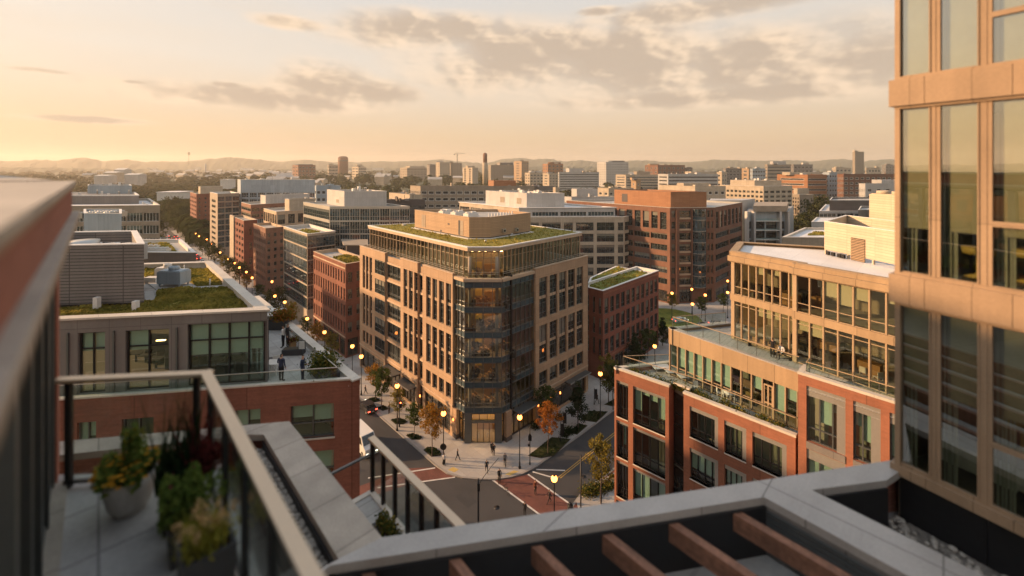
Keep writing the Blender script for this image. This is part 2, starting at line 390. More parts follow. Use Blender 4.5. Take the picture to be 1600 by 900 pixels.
def thing(name, label, cat, loc=(0, 0, 0), group=None):
    o = bpy.data.objects.new(name, None); COL.objects.link(o); o.location = loc; o['_o'] = loc
    o['label'] = label; o['category'] = cat; o.empty_display_size = .3
    if group: o['group'] = group
    return o
def tag(o, label, cat, group=None):
    o['label'] = label; o['category'] = cat
    if group: o['group'] = group
    return o
def struct(o): o['kind'] = 'structure'; return o
def dup(root, loc, rz=0., sc=None, label=None, group=None, swap=None):
    """copy of a thing with copies of its parts and sub-parts (mesh data shared)"""
    def rec(o, par):
        c = o.copy(); COL.objects.link(c)
        if par is not None: c.parent = par
        if swap and o.type == 'MESH' and o.data.materials and o.data.materials[0].name in swap:
            c.data = swapped(o.data, swap)
        for ch in list(o.children): rec(ch, c)
        return c
    c = rec(root, None); c.location = loc; c.rotation_euler = (0, 0, rz)
    if sc is not None: c.scale = sc if isinstance(sc, tuple) else (sc, sc, sc)
    if label: c['label'] = label
    if group: c['group'] = group
    return c
_sw = {}
def swapped(me, swap):
    k = (me.name, tuple(sorted(swap.items())))
    if k not in _sw:
        m2 = me.copy()
        for i, m in enumerate(m2.materials):
            if m.name in swap: m2.materials[i] = MATS[swap[m.name]]
        _sw[k] = m2
    return _sw[k]

def off_poly(poly, d):
    """inset a counter-clockwise plan polygon by d (negative grows it)"""
    n = len(poly); out = []
    for i in range(n):
        p, c, q = poly[i-1], poly[i], poly[(i+1) % n]
        t0 = nrm(c[0]-p[0], c[1]-p[1]); t1 = nrm(q[0]-c[0], q[1]-c[1])
        n0 = (-t0[1], t0[0]); n1 = (-t1[1], t1[0])
        k = 1 + n0[0]*n1[0] + n0[1]*n1[1]
        k = max(k, .25)
        out.append((c[0] + (n0[0]+n1[0])*d/k, c[1] + (n0[1]+n1[1])*d/k))
    return out
def ccw(poly):
    a = sum(poly[i-1][0]*poly[i][1] - poly[i][0]*poly[i-1][1] for i in range(len(poly)))
    return poly if a > 0 else list(reversed(poly))

class Fc:
    """a facade line in plan; p0 -> p1 runs left to right seen from outside"""
    def __init__(s, p0, p1):
        s.p0 = p0; s.p1 = p1; s.L = math.hypot(p1[0]-p0[0], p1[1]-p0[1]); s.t = nrm(p1[0]-p0[0], p1[1]-p0[1]); s.n = (s.t[1], -s.t[0])
    def P(s, a, z, o=0.): return (s.p0[0] + s.t[0]*a + s.n[0]*o, s.p0[1] + s.t[1]*a + s.n[1]*o, z)
    def at(s, px): return hit(px, s.p0, s.t)
    def quad(s, mb, a0, a1, z0, z1, o=0., m=0, r=None, uv=None):
        mb.face([s.P(a0, z0, o), s.P(a1, z0, o), s.P(a1, z1, o), s.P(a0, z1, o)], r=r, m=m, uv=uv)
    def box(s, mb, a0, a1, z0, z1, o0, o1, m=0):
        o = s.P(a0, z0, o1); L_ = a1 - a0; D = o1 - o0
        mb.obox(o, (s.t[0]*L_, s.t[1]*L_, 0), (-s.n[0]*D, -s.n[1]*D, 0), (0, 0, z1 - z0), m)

COUNTED = set('spandrel fascia roof_box antenna_mast lintel string_course sconce ceiling_light desk chair cupboard pier pier_base window_sill window_jamb window_surround rooftop_unit roof_vent exhaust_duct bollard_vent pavilion_chair louvre_door exhaust_cowl downpipe stool bench pendant_lamp frame_column balcony balcony_rail portal flue duct column base_panel green_roof roof_path bracket spandrel_band bay_band pavilion_table metal_ledge stone_coping inner_fascia slot_wall door_handle screen_post louvre'.split())
class Bldg:
    def __init__(s, name, label, cat='building', loc=None, group=None, near=False, maxwin=100, minpx=14):
        s.root = thing(name, label, cat, loc or (0, 0, 0), group); s.mbs = {}; s.wins = []; s.near = near; s.maxwin = maxwin; s.minpx = minpx
    def mb(s, part, mat):
        k = (part, mat)
        if k not in s.mbs: s.mbs[k] = MB()
        q = s.mbs[k]
        if part in COUNTED: q.cuts.append((len(q.f), len(q.v)))
        return q
    def window(s, fc, s0, s1, z0, z1, depth, st):
        w = MB(); fr = MB(); r = random.random()
        o = -depth
        sps = st.get('sp', [])
        hgt = z1 - z0; wid = s1 - s0
        uv = [(0, 0), (1, 0), (1, 1), (0, 1)]
        fc.quad(w, s0, s1, z0, z1, o, 0, r, uv)
        bl = st.get('blind')
        if bl and random.random() < bl[1]:
            nv = max(1, st.get('nv', 1)); d0 = random.uniform(bl[2], bl[3])
            for k in range(nv):
                if random.random() < .12: continue
                dk = d0 if random.random() < .7 else random.uniform(bl[2], bl[3])
                fc.quad(w, s0 + wid*k/nv + .03, s0 + wid*(k+1)/nv - .03, z1 - hgt*dk, z1, o - .05, 2)
        bw = st.get('bw', .07); bd = st.get('bd', .07)
        F_ = fr
        fc.box(F_, s0, s1, z1 - bw, z1, o + .004, o + bd); fc.box(F_, s0, s1, z0, z0 + bw, o + .004, o + bd)
        fc.box(F_, s0, s0 + bw, z0 + bw, z1 - bw, o + .004, o + bd - .003); fc.box(F_, s1 - bw, s1, z0 + bw, z1 - bw, o + .004, o + bd - .003)
        nv = st.get('nv', 1)
        for k in range(1, nv):
            x = s0 + wid*k/nv; fc.box(F_, x - bw/2, x + bw/2, z0 + bw, z1 - bw, o + .004, o + bd + st.get('fin', 0))
        for h in st.get('hs', []):
            z = z0 + hgt*h; fc.box(F_, s0 + bw, s1 - bw, z - bw/2, z + bw/2, o + .005, o + bd - .006)
        spm = MB()
        for (a, b) in sps:
            fc.box(spm, s0 + bw, s1 - bw, z0 + hgt*a, z0 + hgt*b, o + .003, o + bd - .02)
        pts = [scr(fc.P(x, z)) for x in (s0, s1) for z in (z0, z1)]
        xs = [p[0] for p in pts]; ys = [p[1] for p in pts]
        cx, cy = sum(xs)/4, sum(ys)/4
        area = (max(xs)-min(xs))*(max(ys)-min(ys))
        if cx < -60 or cx > 1660 or cy > 960 or cy < -60: area *= .01
        s.wins.append((area, w, fr, spm, st))
    def finish(s):
        for (part, mat), mb in s.mbs.items():
            cuts = [c for c in mb.cuts] + [(len(mb.f), len(mb.v))]; pcs = []
            for a, b in zip(cuts, cuts[1:]):
                if b[0] > a[0]: pcs.append((a, b))
            if len(pcs) < 2: mb.build(part, mat, s.root); continue
            pcs.sort(key=lambda ab: -abs((lambda P0, P1: (P0[0]-P1[0])*(P0[1]-P1[1]))(scr(tuple(x + s.root.location[i]*0 for i, x in enumerate(mb.v[ab[0][1]]))), scr(mb.v[ab[1][1]-1]))))
            rest_ = MB()
            for i, (a, b) in enumerate(pcs):
                q = MB(); q.v = mb.v[a[1]:b[1]]; q.f = [tuple(k - a[1] for k in f) for f in mb.f[a[0]:b[0]]]; q.r = mb.r[a[0]:b[0]]; q.m = mb.m[a[0]:b[0]]; q.uv = mb.uv[a[0]:b[0]]; q.sm = mb.sm[a[0]:b[0]]
                if i < 60: q.build(part, mat, s.root)
                else: merge(rest_, q)
            rest_.build(part, mat, s.root, kind='stuff')
        s.wins.sort(key=lambda t: -t[0])
        rest = {}
        k = 0
        for (area, w, fr, spm, st) in s.wins:
            mats = [st['pm'], st['fm'], (st.get('blind') or ['blind_cream'])[0], st.get('sm', 'spandrel')]
            if area >= s.minpx and k < s.maxwin:
                k += 1
                if s.near and area > 500:
                    o = w.build('window', mats, s.root); fr.build('frame', st['fm'], o)
                    spm.build('spandrel', mats[3], o)
                else:
                    merge(w, fr, 1); merge(w, spm, 3); w.build('window', mats, s.root)
            else:
                rest.setdefault(tuple(mats), []).append((w, fr, spm))
        first = True
        for mats, ws in rest.items():
            w0 = MB()
            for (w, fr, spm) in ws: merge(w0, w); merge(w0, fr, 1); merge(w0, spm, 3)
            w0.build('window', list(mats), s.root, kind='stuff')
        return s.root
def merge(a, b, m=None):
    i = len(a.v); a.v.extend(b.v); a.f.extend(tuple(k+i for k in f) for f in b.f); a.r.extend(b.r)
    a.m.extend(b.m if m is None else [m]*len(b.m)); a.uv.extend(b.uv); a.sm.extend(b.sm)

def wst(pm='pane', fm='dark_metal', nv=1, hs=(), bw=.07, bd=.07, **k):
    return dict(pm=pm, fm=fm, nv=nv, hs=list(hs), bw=bw, bd=bd, **k)

def facade(B, fc, z0, z1, rows, wall, depth=.25, a0=0., a1=None, part='wall', o=0.):
    a1 = fc.L if a1 is None else a1
    w = B.mb(part, wall); z = z0
    if o:
        fc = Fc((fc.p0[0] + fc.n[0]*o, fc.p0[1] + fc.n[1]*o), (fc.p1[0] + fc.n[0]*o, fc.p1[1] + fc.n[1]*o))
    for (za, zb, ops, st) in rows:
        if za > z + 1e-4: fc.quad(w, a0, a1, z, za)
        x = a0
        for (s0, s1) in ops:
            if s0 > x + 1e-4: fc.quad(w, x, s0, za, zb)
            if depth > .02:
                w.face([fc.P(s0, za), fc.P(s0, za, -depth), fc.P(s0, zb, -depth), fc.P(s0, zb)][::-1])
                w.face([fc.P(s1, za), fc.P(s1, za, -depth), fc.P(s1, zb, -depth), fc.P(s1, zb)])
                w.face([fc.P(s0, za), fc.P(s1, za), fc.P(s1, za, -depth), fc.P(s0, za, -depth)][::-1])
                w.face([fc.P(s0, zb), fc.P(s1, zb), fc.P(s1, zb, -depth), fc.P(s0, zb, -depth)])
            B.window(fc, s0, s1, za, zb, depth, st)
            x = s1
        if x < a1 - 1e-4: fc.quad(w, x, a1, za, zb)
        z = zb
    if z < z1 - 1e-4: fc.quad(w, a0, a1, z, z1)

def grid(a0, a1, n, frac, m0=0.):
    """n equal bays from a0 to a1, each opening taking frac of its bay"""
    b = (a1 - a0 - 2*m0)/n
    return [(a0 + m0 + b*(i + .5 - frac/2), a0 + m0 + b*(i + .5 + frac/2)) for i in range(n)]

def roof(B, poly, z, mat='roof_membrane', top=None, t=.35, cap='coping', ov=.08, th=.12, part='roof', inner=None):
    """flat roof with parapet: walls already reach `top`"""
    B.mb(part, mat).face([(p[0], p[1], z) for p in poly])
    if top is None: return
    ip = off_poly(poly, t); m = B.mb('parapet', inner or cap); n = len(poly)
    for i in range(n):
        a, b = ip[i], ip[(i+1) % n]
        m.face([(b[0], b[1], z), (a[0], a[1], z), (a[0], a[1], top), (b[0], b[1], top)])
    ring(B.mb('coping', cap), poly, top, top + th, ov, t + ov*.6)
def ring(mb, poly, z0, z1, out, inn):
    A = off_poly(poly, -out); C = off_poly(poly, inn); n = len(poly)
    for i in range(n):
        j = (i+1) % n
        a, b, c, d = A[i], A[j], C[j], C[i]
        mb.face([(a[0], a[1], z1), (b[0], b[1], z1), (c[0], c[1], z1), (d[0], d[1], z1)])
        mb.face([(a[0], a[1], z0), (b[0], b[1], z0), (b[0], b[1], z1), (a[0], a[1], z1)])
        mb.face([(c[0], c[1], z0), (d[0], d[1], z0), (d[0], d[1], z1), (c[0], c[1], z1)])
        mb.face([(d[0], d[1], z0), (c[0], c[1], z0), (b[0], b[1], z0), (a[0], a[1], z0)])

def inpoly(p, poly):
    c = False; n = len(poly)
    for i in range(n):
        a, b = poly[i-1], poly[i]
        if (a[1] > p[1]) != (b[1] > p[1]) and p[0] < (b[0]-a[0])*(p[1]-a[1])/(b[1]-a[1]) + a[0]: c = not c
    return c
def turf(B, poly, z, mat, tufts=0, size=.16, parent=None, th=.1, leaf='grass_blade'):
    """planted roof: a mat of sedum with tufts standing in it"""
    mb = B.mb('green_roof', mat) if B else MB()
    mb.prism(poly, z, z + th, bottom=False)
    if tufts:
        g = B.mb('planting', leaf) if B else MB()
        xs = [p[0] for p in poly]; ys = [p[1] for p in poly]; k = 0
        while k < tufts:
            p = (random.uniform(min(xs), max(xs)), random.uniform(min(ys), max(ys)))
            if not inpoly(p, poly): continue
            k += 1
            cl = math.sin(p[0]*1.3 + 2*math.sin(p[1]*.7)) * math.sin(p[1]*1.1 + p[0]*.4)
            rr = min(1, max(0, .5 + .35*cl + random.uniform(-.2, .2)))
            s_ = size*random.uniform(.5, 1.25)*(1 + .5*cl)
            an = random.uniform(0, math.pi); dx, dy = math.cos(an)*s_, math.sin(an)*s_
            tx, ty = random.uniform(-.6, .6)*s_, random.uniform(-.6, .6)*s_
            g.face([(p[0]-dx, p[1]-dy, z + th - .02), (p[0]+dx, p[1]+dy, z + th - .02), (p[0]+dx*.5+tx, p[1]+dy*.5+ty, z + th + s_*1.1), (p[0]-dx*.5+tx, p[1]-dy*.5+ty, z + th + s_*.9)], r=rr)
        if not B: return mb, g
    return mb, None
def mechbox(B, poly, z0, z1, mat, capmat='coping', part='roof_plant', rim=.25, deep=.6):
    """a screened plant room with a sunken top"""
    m = B.mb(part, mat); m.prism(poly, z0, z1, top=False, bottom=False)
    ip = off_poly(poly, rim); n = len(poly)
    for i in range(n):
        a, b = ip[i], ip[(i+1) % n]
        m.face([(b[0], b[1], z1 - deep), (a[0], a[1], z1 - deep), (a[0], a[1], z1), (b[0], b[1], z1)])
    B.mb('roof', 'roof_membrane').face([(p[0], p[1], z1 - deep) for p in ip])
    ring(B.mb('coping', capmat), poly, z1, z1 + .08, .05, rim + .03)
def hvac(B, c, t, lx, ly, z, h, mat='alu'):
    m = B.mb('rooftop_unit', mat); m.cbox(c, t, lx, ly, z + .25, z + h)
    m.cbox(c, t, lx*.9, ly*.9, z + h, z + h + .08)
    for i in range(max(1, int(lx/1.1))):
        q = along(c, t, -lx/2 + (i + .5)*lx/max(1, int(lx/1.1)))
        m.lathe([(ly*.34, 0), (ly*.34, .28), (ly*.29, .3), (ly*.29, .12)], (q[0], q[1], z + h + .08), 12)
    n = (-t[1], t[0])
    for sx in (-.42, .42):
        for sy in (-.4, .4):
            q = add(c, mul(t, lx*sx), mul(n, ly*sy)); m.cbox(q, t, .1, .1, z, z + .25)
def vents(B, poly, z, n, mat='alu', hmin=.5, hmax=1.2):
    xs = [p[0] for p in poly]; ys = [p[1] for p in poly]; k = 0; it = 0
    while k < n and it < 400:
        it += 1
        p = (random.uniform(min(xs), max(xs)), random.uniform(min(ys), max(ys)))
        if not inpoly(p, poly): continue
        k += 1; h = random.uniform(hmin, hmax); m = B.mb('roof_vent', mat)
        if random.random() < .5: m.lathe([(.12, 0), (.12, h), (.24, h), (.24, h + .14), (.05, h + .24)], (p[0], p[1], z), 8)
        else: m.cbox(p, U, random.uniform(.5, 1.4), random.uniform(.5, 1.), z, z + h)

def blockpoly(xc, d, xl, xr, ul=U, vr=V, backl=None):
    """plan of a block from its nearest corner (column xc, depth d), seen left end xl and right end xr"""
    c = WD(xc, d); tl = hit(xl, c, ul); tr = hit(xr, c, vr)
    a = along(c, ul, tl); b = along(c, vr, tr)
    e = add(a, sub(b, c))
    return [a, c, b, e]      # counter-clockwise: left end, corner, right end, back
# ---------------------------------------------------------------- camera, sun, sky, haze
cam = bpy.data.cameras.new('camera'); co = bpy.data.objects.new('camera', cam); COL.objects.link(co)
co.location = (0, 0, H); co.rotation_euler = (R(90), 0, 0)
cam.sensor_width = 36; cam.lens = 36*F/1600; cam.shift_y = -(450 - HY)/1600
cam.clip_start = .05; cam.clip_end = 30000
cam.dof.use_dof = True; cam.dof.focus_distance = 72; cam.dof.aperture_fstop = .25; cam.dof.aperture_blades = 9
S.camera = co
SUN_DIR = nrm(-1, .09); SUN_EL = 17.
sun = bpy.data.lights.new('sun', 'SUN'); so = bpy.data.objects.new('sun', sun); COL.objects.link(so)
sun.energy = 5.; sun.angle = R(1.6); sun.color = (1, .60, .31)
_d = Vector((SUN_DIR[0]*math.cos(R(SUN_EL)), SUN_DIR[1]*math.cos(R(SUN_EL)), math.sin(R(SUN_EL))))
so.rotation_euler = (-_d).to_track_quat('-Z', 'Y').to_euler()
w = bpy.data.worlds.new('World'); S.world = w; w.use_nodes = True
nt = w.node_tree; nt.nodes.clear()
out = N(nt, 'ShaderNodeOutputWorld'); bg = N(nt, 'ShaderNodeBackground'); L(nt, bg.outputs[0], out.inputs[0])
sky = N(nt, 'ShaderNodeTexSky', sky_type='NISHITA', sun_disc=False)
sky.sun_elevation = R(SUN_EL); sky.sun_rotation = math.atan2(SUN_DIR[0], SUN_DIR[1])
sky.air_density = 1.; sky.dust_density = 6.; sky.ozone_density = 1.; sky.altitude = 50
tc = N(nt, 'ShaderNodeTexCoord'); sx = N(nt, 'ShaderNodeSeparateXYZ'); L(nt, tc.outputs['Generated'], sx.inputs[0])
def M2(op, a, b=None, c=None, clamp=False):
    n = N(nt, 'ShaderNodeMath', operation=op, use_clamp=clamp)
    for i, q in enumerate((a, b, c)):
        if q is None: continue
        if isinstance(q, (int, float)): n.inputs[i].default_value = q
        else: L(nt, q, n.inputs[i])
    return n.outputs[0]
az = M2('ARCTAN2', sx.outputs[0], sx.outputs[1]); el = M2('ARCSINE', sx.outputs[2])
cv = N(nt, 'ShaderNodeCombineXYZ'); L(nt, az, cv.inputs[0]); L(nt, el, cv.inputs[1])
def noise2(sxx, syy, scale, det, off=0.):
    mp = N(nt, 'ShaderNodeMapping'); mp.inputs['Scale'].default_value = (sxx, syy, 1); mp.inputs['Location'].default_value = (off, off*.7, 0); L(nt, cv.outputs[0], mp.inputs[0])
    n = N(nt, 'ShaderNodeTexNoise', Scale=scale, Detail=det, Roughness=.5); L(nt, mp.outputs[0], n.inputs['Vector']); return n.outputs[0]
# warm high haze towards the horizon and the sun, laid over the Nishita sky
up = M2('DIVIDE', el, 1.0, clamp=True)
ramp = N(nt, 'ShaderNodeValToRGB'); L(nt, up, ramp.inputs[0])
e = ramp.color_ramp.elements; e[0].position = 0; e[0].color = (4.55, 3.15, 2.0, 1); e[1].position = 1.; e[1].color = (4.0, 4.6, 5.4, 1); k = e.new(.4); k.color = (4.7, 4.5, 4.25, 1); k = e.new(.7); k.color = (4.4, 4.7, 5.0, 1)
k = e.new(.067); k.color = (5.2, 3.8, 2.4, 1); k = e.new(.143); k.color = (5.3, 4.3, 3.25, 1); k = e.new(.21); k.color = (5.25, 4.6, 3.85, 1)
dsun = M2('COSINE', M2('SUBTRACT', az, math.atan2(SUN_DIR[0], SUN_DIR[1])))
side = M2('MULTIPLY_ADD', dsun, .03, .965)
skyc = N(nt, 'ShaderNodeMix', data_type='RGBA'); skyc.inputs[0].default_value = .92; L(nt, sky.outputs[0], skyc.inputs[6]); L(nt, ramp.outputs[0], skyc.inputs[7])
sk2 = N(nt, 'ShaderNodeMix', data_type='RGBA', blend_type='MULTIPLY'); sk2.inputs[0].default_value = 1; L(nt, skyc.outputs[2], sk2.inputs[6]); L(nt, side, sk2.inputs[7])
# clouds: banks at the bearings and heights where they hang in the sky
def bank(px, py, rx, ry):
    a = math.atan((px - HX)/F); el_ = math.atan((HY - py)/F*math.cos(a))
    ra = rx/F*math.cos(a)**2; re = ry/F*math.cos(a)
    dx = M2('DIVIDE', M2('SUBTRACT', az, a), ra); dy = M2('DIVIDE', M2('SUBTRACT', el, el_), re)
    rr = M2('ADD', M2('MULTIPLY', dx, dx), M2('MULTIPLY', dy, dy))
    return M2('SUBTRACT', 1., rr)
BANKS = [(690, 52, 190, 30), (820, 88, 190, 55), (980, 96, 230, 62), (1180, 95, 220, 58), (1345, 98, 170, 52), (1130, 150, 320, 18), (1080, 18, 190, 20),
         (420, 154, 240, 20), (505, 130, 80, 36), (590, 146, 70, 20), (55, 109, 62, 5), (205, 128, 36, 4), (140, 187, 110, 6), (460, 36, 62, 11), (940, 18, 40, 8), (355, 133, 34, 6),
         (-250, 120, 260, 30), (1800, 90, 300, 40)]
mk = None
for b in BANKS:
    q = bank(*b); mk = q if mk is None else M2('SMOOTH_MAX', mk, q, .35)
mk = M2('MAXIMUM', mk, -1.6)
nA = noise2(4.4, 8.2, 1.25, 4.5, 3.1); nB = noise2(4.4, 8.2, 1.25, 4.5, 3.1 + .07)
fld = M2('ADD', mk, M2('MULTIPLY_ADD', nA, 2.3, -.84))
dens = N(nt, 'ShaderNodeMapRange', interpolation_type='SMOOTHSTEP'); dens.inputs[1].default_value = -.4; dens.inputs[2].default_value = 1.35; L(nt, fld, dens.inputs[0])
core = N(nt, 'ShaderNodeMapRange', interpolation_type='SMOOTHSTEP'); core.inputs[1].default_value = -.1; core.inputs[2].default_value = 1.5
L(nt, M2('ADD', fld, M2('MULTIPLY', M2('SUBTRACT', nB, nA), 12.)), core.inputs[0])
cc = N(nt, 'ShaderNodeMix', data_type='RGBA'); L(nt, core.outputs[0], cc.inputs[0]); cc.inputs[6].default_value = (6.0, 4.6, 3.3, 1); cc.inputs[7].default_value = (3.55, 2.82, 2.17, 1)
# wispy veil
vl = noise2(1.2, 9, 2.2, 6., 9.); vm = N(nt, 'ShaderNodeMapRange', interpolation_type='SMOOTHSTEP'); vm.inputs[1].default_value = .45; vm.inputs[2].default_value = .75; vm.inputs[4].default_value = .22; L(nt, vl, vm.inputs[0])
s3 = N(nt, 'ShaderNodeMix', data_type='RGBA'); L(nt, vm.outputs[0], s3.inputs[0]); L(nt, sk2.outputs[2], s3.inputs[6]); s3.inputs[7].default_value = (5.2, 4.0, 2.8, 1)
s4 = N(nt, 'ShaderNodeMix', data_type='RGBA'); L(nt, M2('MULTIPLY', dens.outputs[0], .93), s4.inputs[0]); L(nt, s3.outputs[2], s4.inputs[6]); L(nt, cc.outputs[2], s4.inputs[7])
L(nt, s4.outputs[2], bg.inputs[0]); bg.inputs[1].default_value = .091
w.cycles.sampling_method = 'MANUAL'; w.cycles.sample_map_resolution = 512

m, nt2 = newmat('haze_air')
o2 = N(nt2, 'ShaderNodeOutputMaterial'); pv = N(nt2, 'ShaderNodeVolumePrincipled'); L(nt2, pv.outputs[0], o2.inputs['Volume'])
pv.inputs['Color'].default_value = (.93, .86, .76, 1); pv.inputs['Density'].default_value = .00012; pv.inputs['Anisotropy'].default_value = .3
hz = MB(); hz.box(-7400, 7400, -7400, 7400, -1.2, 215)
ho = hz.build('haze', 'haze_air', kind='stuff')

S.view_settings.view_transform = 'Standard'; S.view_settings.look = 'None'; S.view_settings.exposure = .9; S.view_settings.gamma = 1; S.view_settings.use_curve_mapping = False
cy = S.cycles
cy.use_denoising = True; cy.max_bounces = 7; cy.diffuse_bounces = 3; cy.glossy_bounces = 3; cy.transmission_bounces = 4; cy.transparent_max_bounces = 14; cy.volume_bounces = 1
cy.sample_clamp_indirect = 4.; cy.sample_clamp_direct = 40.; cy.caustics_reflective = False; cy.caustics_refractive = False; cy.use_adaptive_sampling = True; cy.adaptive_threshold = .02; cy.blur_glossy = .3
cy.volume_step_rate = 8

# ---------------------------------------------------------------- ground and streets
C0 = WD(726, 70.)                      # corner of the middle building
C2 = WD(784, 70.)
def P(u, v): return (C0[0] + U[0]*u + V[0]*v, C0[1] + U[1]*u + V[1]*v)
def toUV(p): q = sub(p, C0); return (q[0]*U[0] + q[1]*U[1], q[0]*V[0] + q[1]*V[1])
g = MB(); g.face([(-7000, -7000, -.06), (7000, -7000, -.06), (7000, 7000, -.06), (-7000, 7000, -.06)])
struct(g.build('ground', 'city_ground'))
VC = toUV(W2(582, 642, .15))[1]        # kerb line of the left street
UC = toUV(W2(900, 685, .15))[0]        # kerb line of the right street
UC2 = toUV(W2(950, 738, .15))[0]
VL = VC - 17.5
g = MB()
g.face([(*q, 0.) for q in (P(-75, VL - 9), P(-75, VC + 40), P(UC - 30, VC + 40), P(430, VC + 3), P(430, VL - 9))])
struct(g.build('road', 'asphalt', None))
g = MB(); g.face([(*q, .004) for q in (P(UC - 12, 20), P(UC - 12, 320), P(UC + 3, 320), P(UC + 3, 20))])
struct(g.build('road', 'asphalt'))
g = MB()   # cross street by the brick office and the open place behind
g.face([(*q, .002) for q in (WD(950, 100), WD(1300, 110), WD(1500, 230), WD(900, 230))])
struct(g.build('road', 'asphalt'))
g = MB()   # repaired patches
for (px, py, a, b) in ((600, 660, 5, 1.2), (612, 700, 2.5, .7), (728, 780, 1.4, .8), (930, 715, 4., .6)):
    q = W2(px, py, .009); g.face([(*add(q, mul(U, i*a), mul(V, j*b)), .009) for i, j in ((-1, -1), (1, -1), (1, 1), (-1, 1))])
struct(g.build('road_patch', 'asphalt_patch'))
g = MB()
for (px, py) in ((776, 793), (618, 668), (912, 745)):
    q = W2(px, py, .012); g.lathe([(.38, 0), (.38, .004)], (q[0], q[1], .012), 16)
tag(g.build('manhole_cover', 'dark_metal'), 'round dark iron manhole covers set in the asphalt of the crossing', 'manhole cover')

def walk(poly, name='sidewalk', mat='concrete_walk', kerb=True, z=.15):
    poly = ccw(poly)
    g = MB(); ip = off_poly(poly, .32) if kerb else poly
    g.face([(q[0], q[1], z) for q in ip]); struct(g.build(name, mat))
    if kerb:
        g = MB(); n = len(poly)
        for i in range(n):
            a, b, c, d = poly[i], poly[(i+1) % n], ip[(i+1) % n], ip[i]
            g.face([(a[0], a[1], z + .01), (b[0], b[1], z + .01), (c[0], c[1], z + .01), (d[0], d[1], z + .01)])
            g.face([(a[0], a[1], 0), (b[0], b[1], 0), (b[0], b[1], z + .01), (a[0], a[1], z + .01)])
        struct(g.build('kerb', 'kerb_stone'))
KPX = [(582, 641), (632, 685), (680, 727), (698, 739.5), (722, 746.5), (748, 749), (775, 749), (798, 745.5), (817, 740), (837, 730), (900, 685), (950, 649)]
kp = [W2(x, y, .15) for x, y in KPX]
kp[0] = P(330, VC); kp[-1] = P(UC, 62)
walk(kp + [P(60, 62), P(330, 62)])
walk([P(-75, VL), P(330, VL), P(330, VL - 16), P(-75, VL - 16)][::-1])
isl = [W2(960, 730, .15), W2(925, 757, .15), W2(905, 773, .15), W2(893, 789, .15), W2(888, 806, .15)]
walk([P(UC2, 60)] + isl + [P(-28, VC - 2), P(-75, VC - 3), P(-75, 60)], mat='brick_paving')
walk([P(UC, 78), P(UC, 200), P(60, 200), P(60, 78)])
g = MB(); g.prism([W2(x, y, .16) for x, y in ((900, 782), (912, 768), (960, 738), (975, 800), (905, 800))][::-1], .15, .165, bottom=False)
struct(g.build('sidewalk', 'concrete_walk'))

# painted and paved crossings
def strip(name, pts, mat, z):
    g = MB(); g.face([(q[0], q[1], z) for q in ccw([W2(x, y, z) for x, y in pts])]); return struct(g.build(name, mat))
strip('crosswalk', [(560, 760), (640, 731.5), (681, 730), (714, 744.5), (655, 752), (560, 782)], 'brick_paving', .008)
strip('crosswalk', [(770, 750), (828, 741), (893, 789), (888, 806), (846, 806)], 'brick_paving', .008)
def line(px0, px1, wd, mat, z=.013):
    a, b = W2(*px0, z), W2(*px1, z); f = Fc(a, b); g = MB()
    g.face([f.P(0, z, wd/2), f.P(f.L, z, wd/2), f.P(f.L, z, -wd/2), f.P(0, z, -wd/2)]); return struct(g.build('road_marking', mat))
line((575, 747), (680, 731), .24, 'white_paint'); line((590, 762), (711, 745.5), .24, 'white_paint')
line((770, 750), (846, 806), .26, 'white_paint'); line((825, 741), (888, 785.5), .26, 'white_paint')
line((838, 733.5), (883, 735), .24, 'white_paint'); line((832, 737), (867, 747), .24, 'white_paint')
line((872, 746), (922, 706), .13, 'yellow_paint'); line((875.5, 747), (925.5, 707), .13, 'yellow_paint')
line((922, 706), (985, 656), .13, 'yellow_paint'); line((925.5, 707), (988.5, 657), .13, 'yellow_paint')
strip('tactile_paving', [(700, 734), (708, 729.5), (717, 733.5), (710, 738)], 'tactile', .166)
strip('tactile_paving', [(789, 741), (803, 735), (811, 736.5), (797, 743)], 'tactile', .166)
# far lane lines down the left street
for k in range(14):
    a = P(20 + k*16, (VC + VL)/2); b = P(26 + k*16, (VC + VL)/2); f = Fc(a, b); g = MB()
    g.face([f.P(0, .012, .1), f.P(f.L, .012, .1), f.P(f.L, .012, -.1), f.P(0, .012, -.1)]); struct(g.build('road_marking', 'yellow_paint'))

# planting beds in the pavement (pixel outlines of the beds seen from above)
BEDS = [([(661.5, 703), (668, 698), (680, 699.5), (690, 708), (689, 712), (674, 713.5)], 'rounded dark planting bed under the golden tree at the corner', 0),
        ([(634, 680), (646, 677), (660, 683), (656, 687), (643, 687)], 'small planting bed under the young green tree', 0),
        ([(610, 656), (625, 652.5), (637, 659), (630, 663), (618, 663)], 'planting bed behind the traffic light', 0),
        ([(587, 637), (600, 634), (608, 639), (598, 642)], 'planting bed under the tree by the red-lit car', 0),
        ([(573, 624), (587, 621), (595, 626), (583, 629)], 'farthest small planting bed before the stone facade', 0),
        ([(825, 712), (862, 683), (892, 686), (866, 712), (846, 716)], 'long triangular bed under the orange tree', 0),
        ([(886, 676), (905, 662), (918, 665), (902, 679)], 'bed with low shrubs beneath the dark green tree', 0),
        ([(906, 656), (922, 642), (950, 643), (932, 660)], 'long bed beyond the dark green tree', 0),
        ([(944, 632), (962, 622), (975, 624), (958, 635)], 'far bed beside the brick wing', 0)]
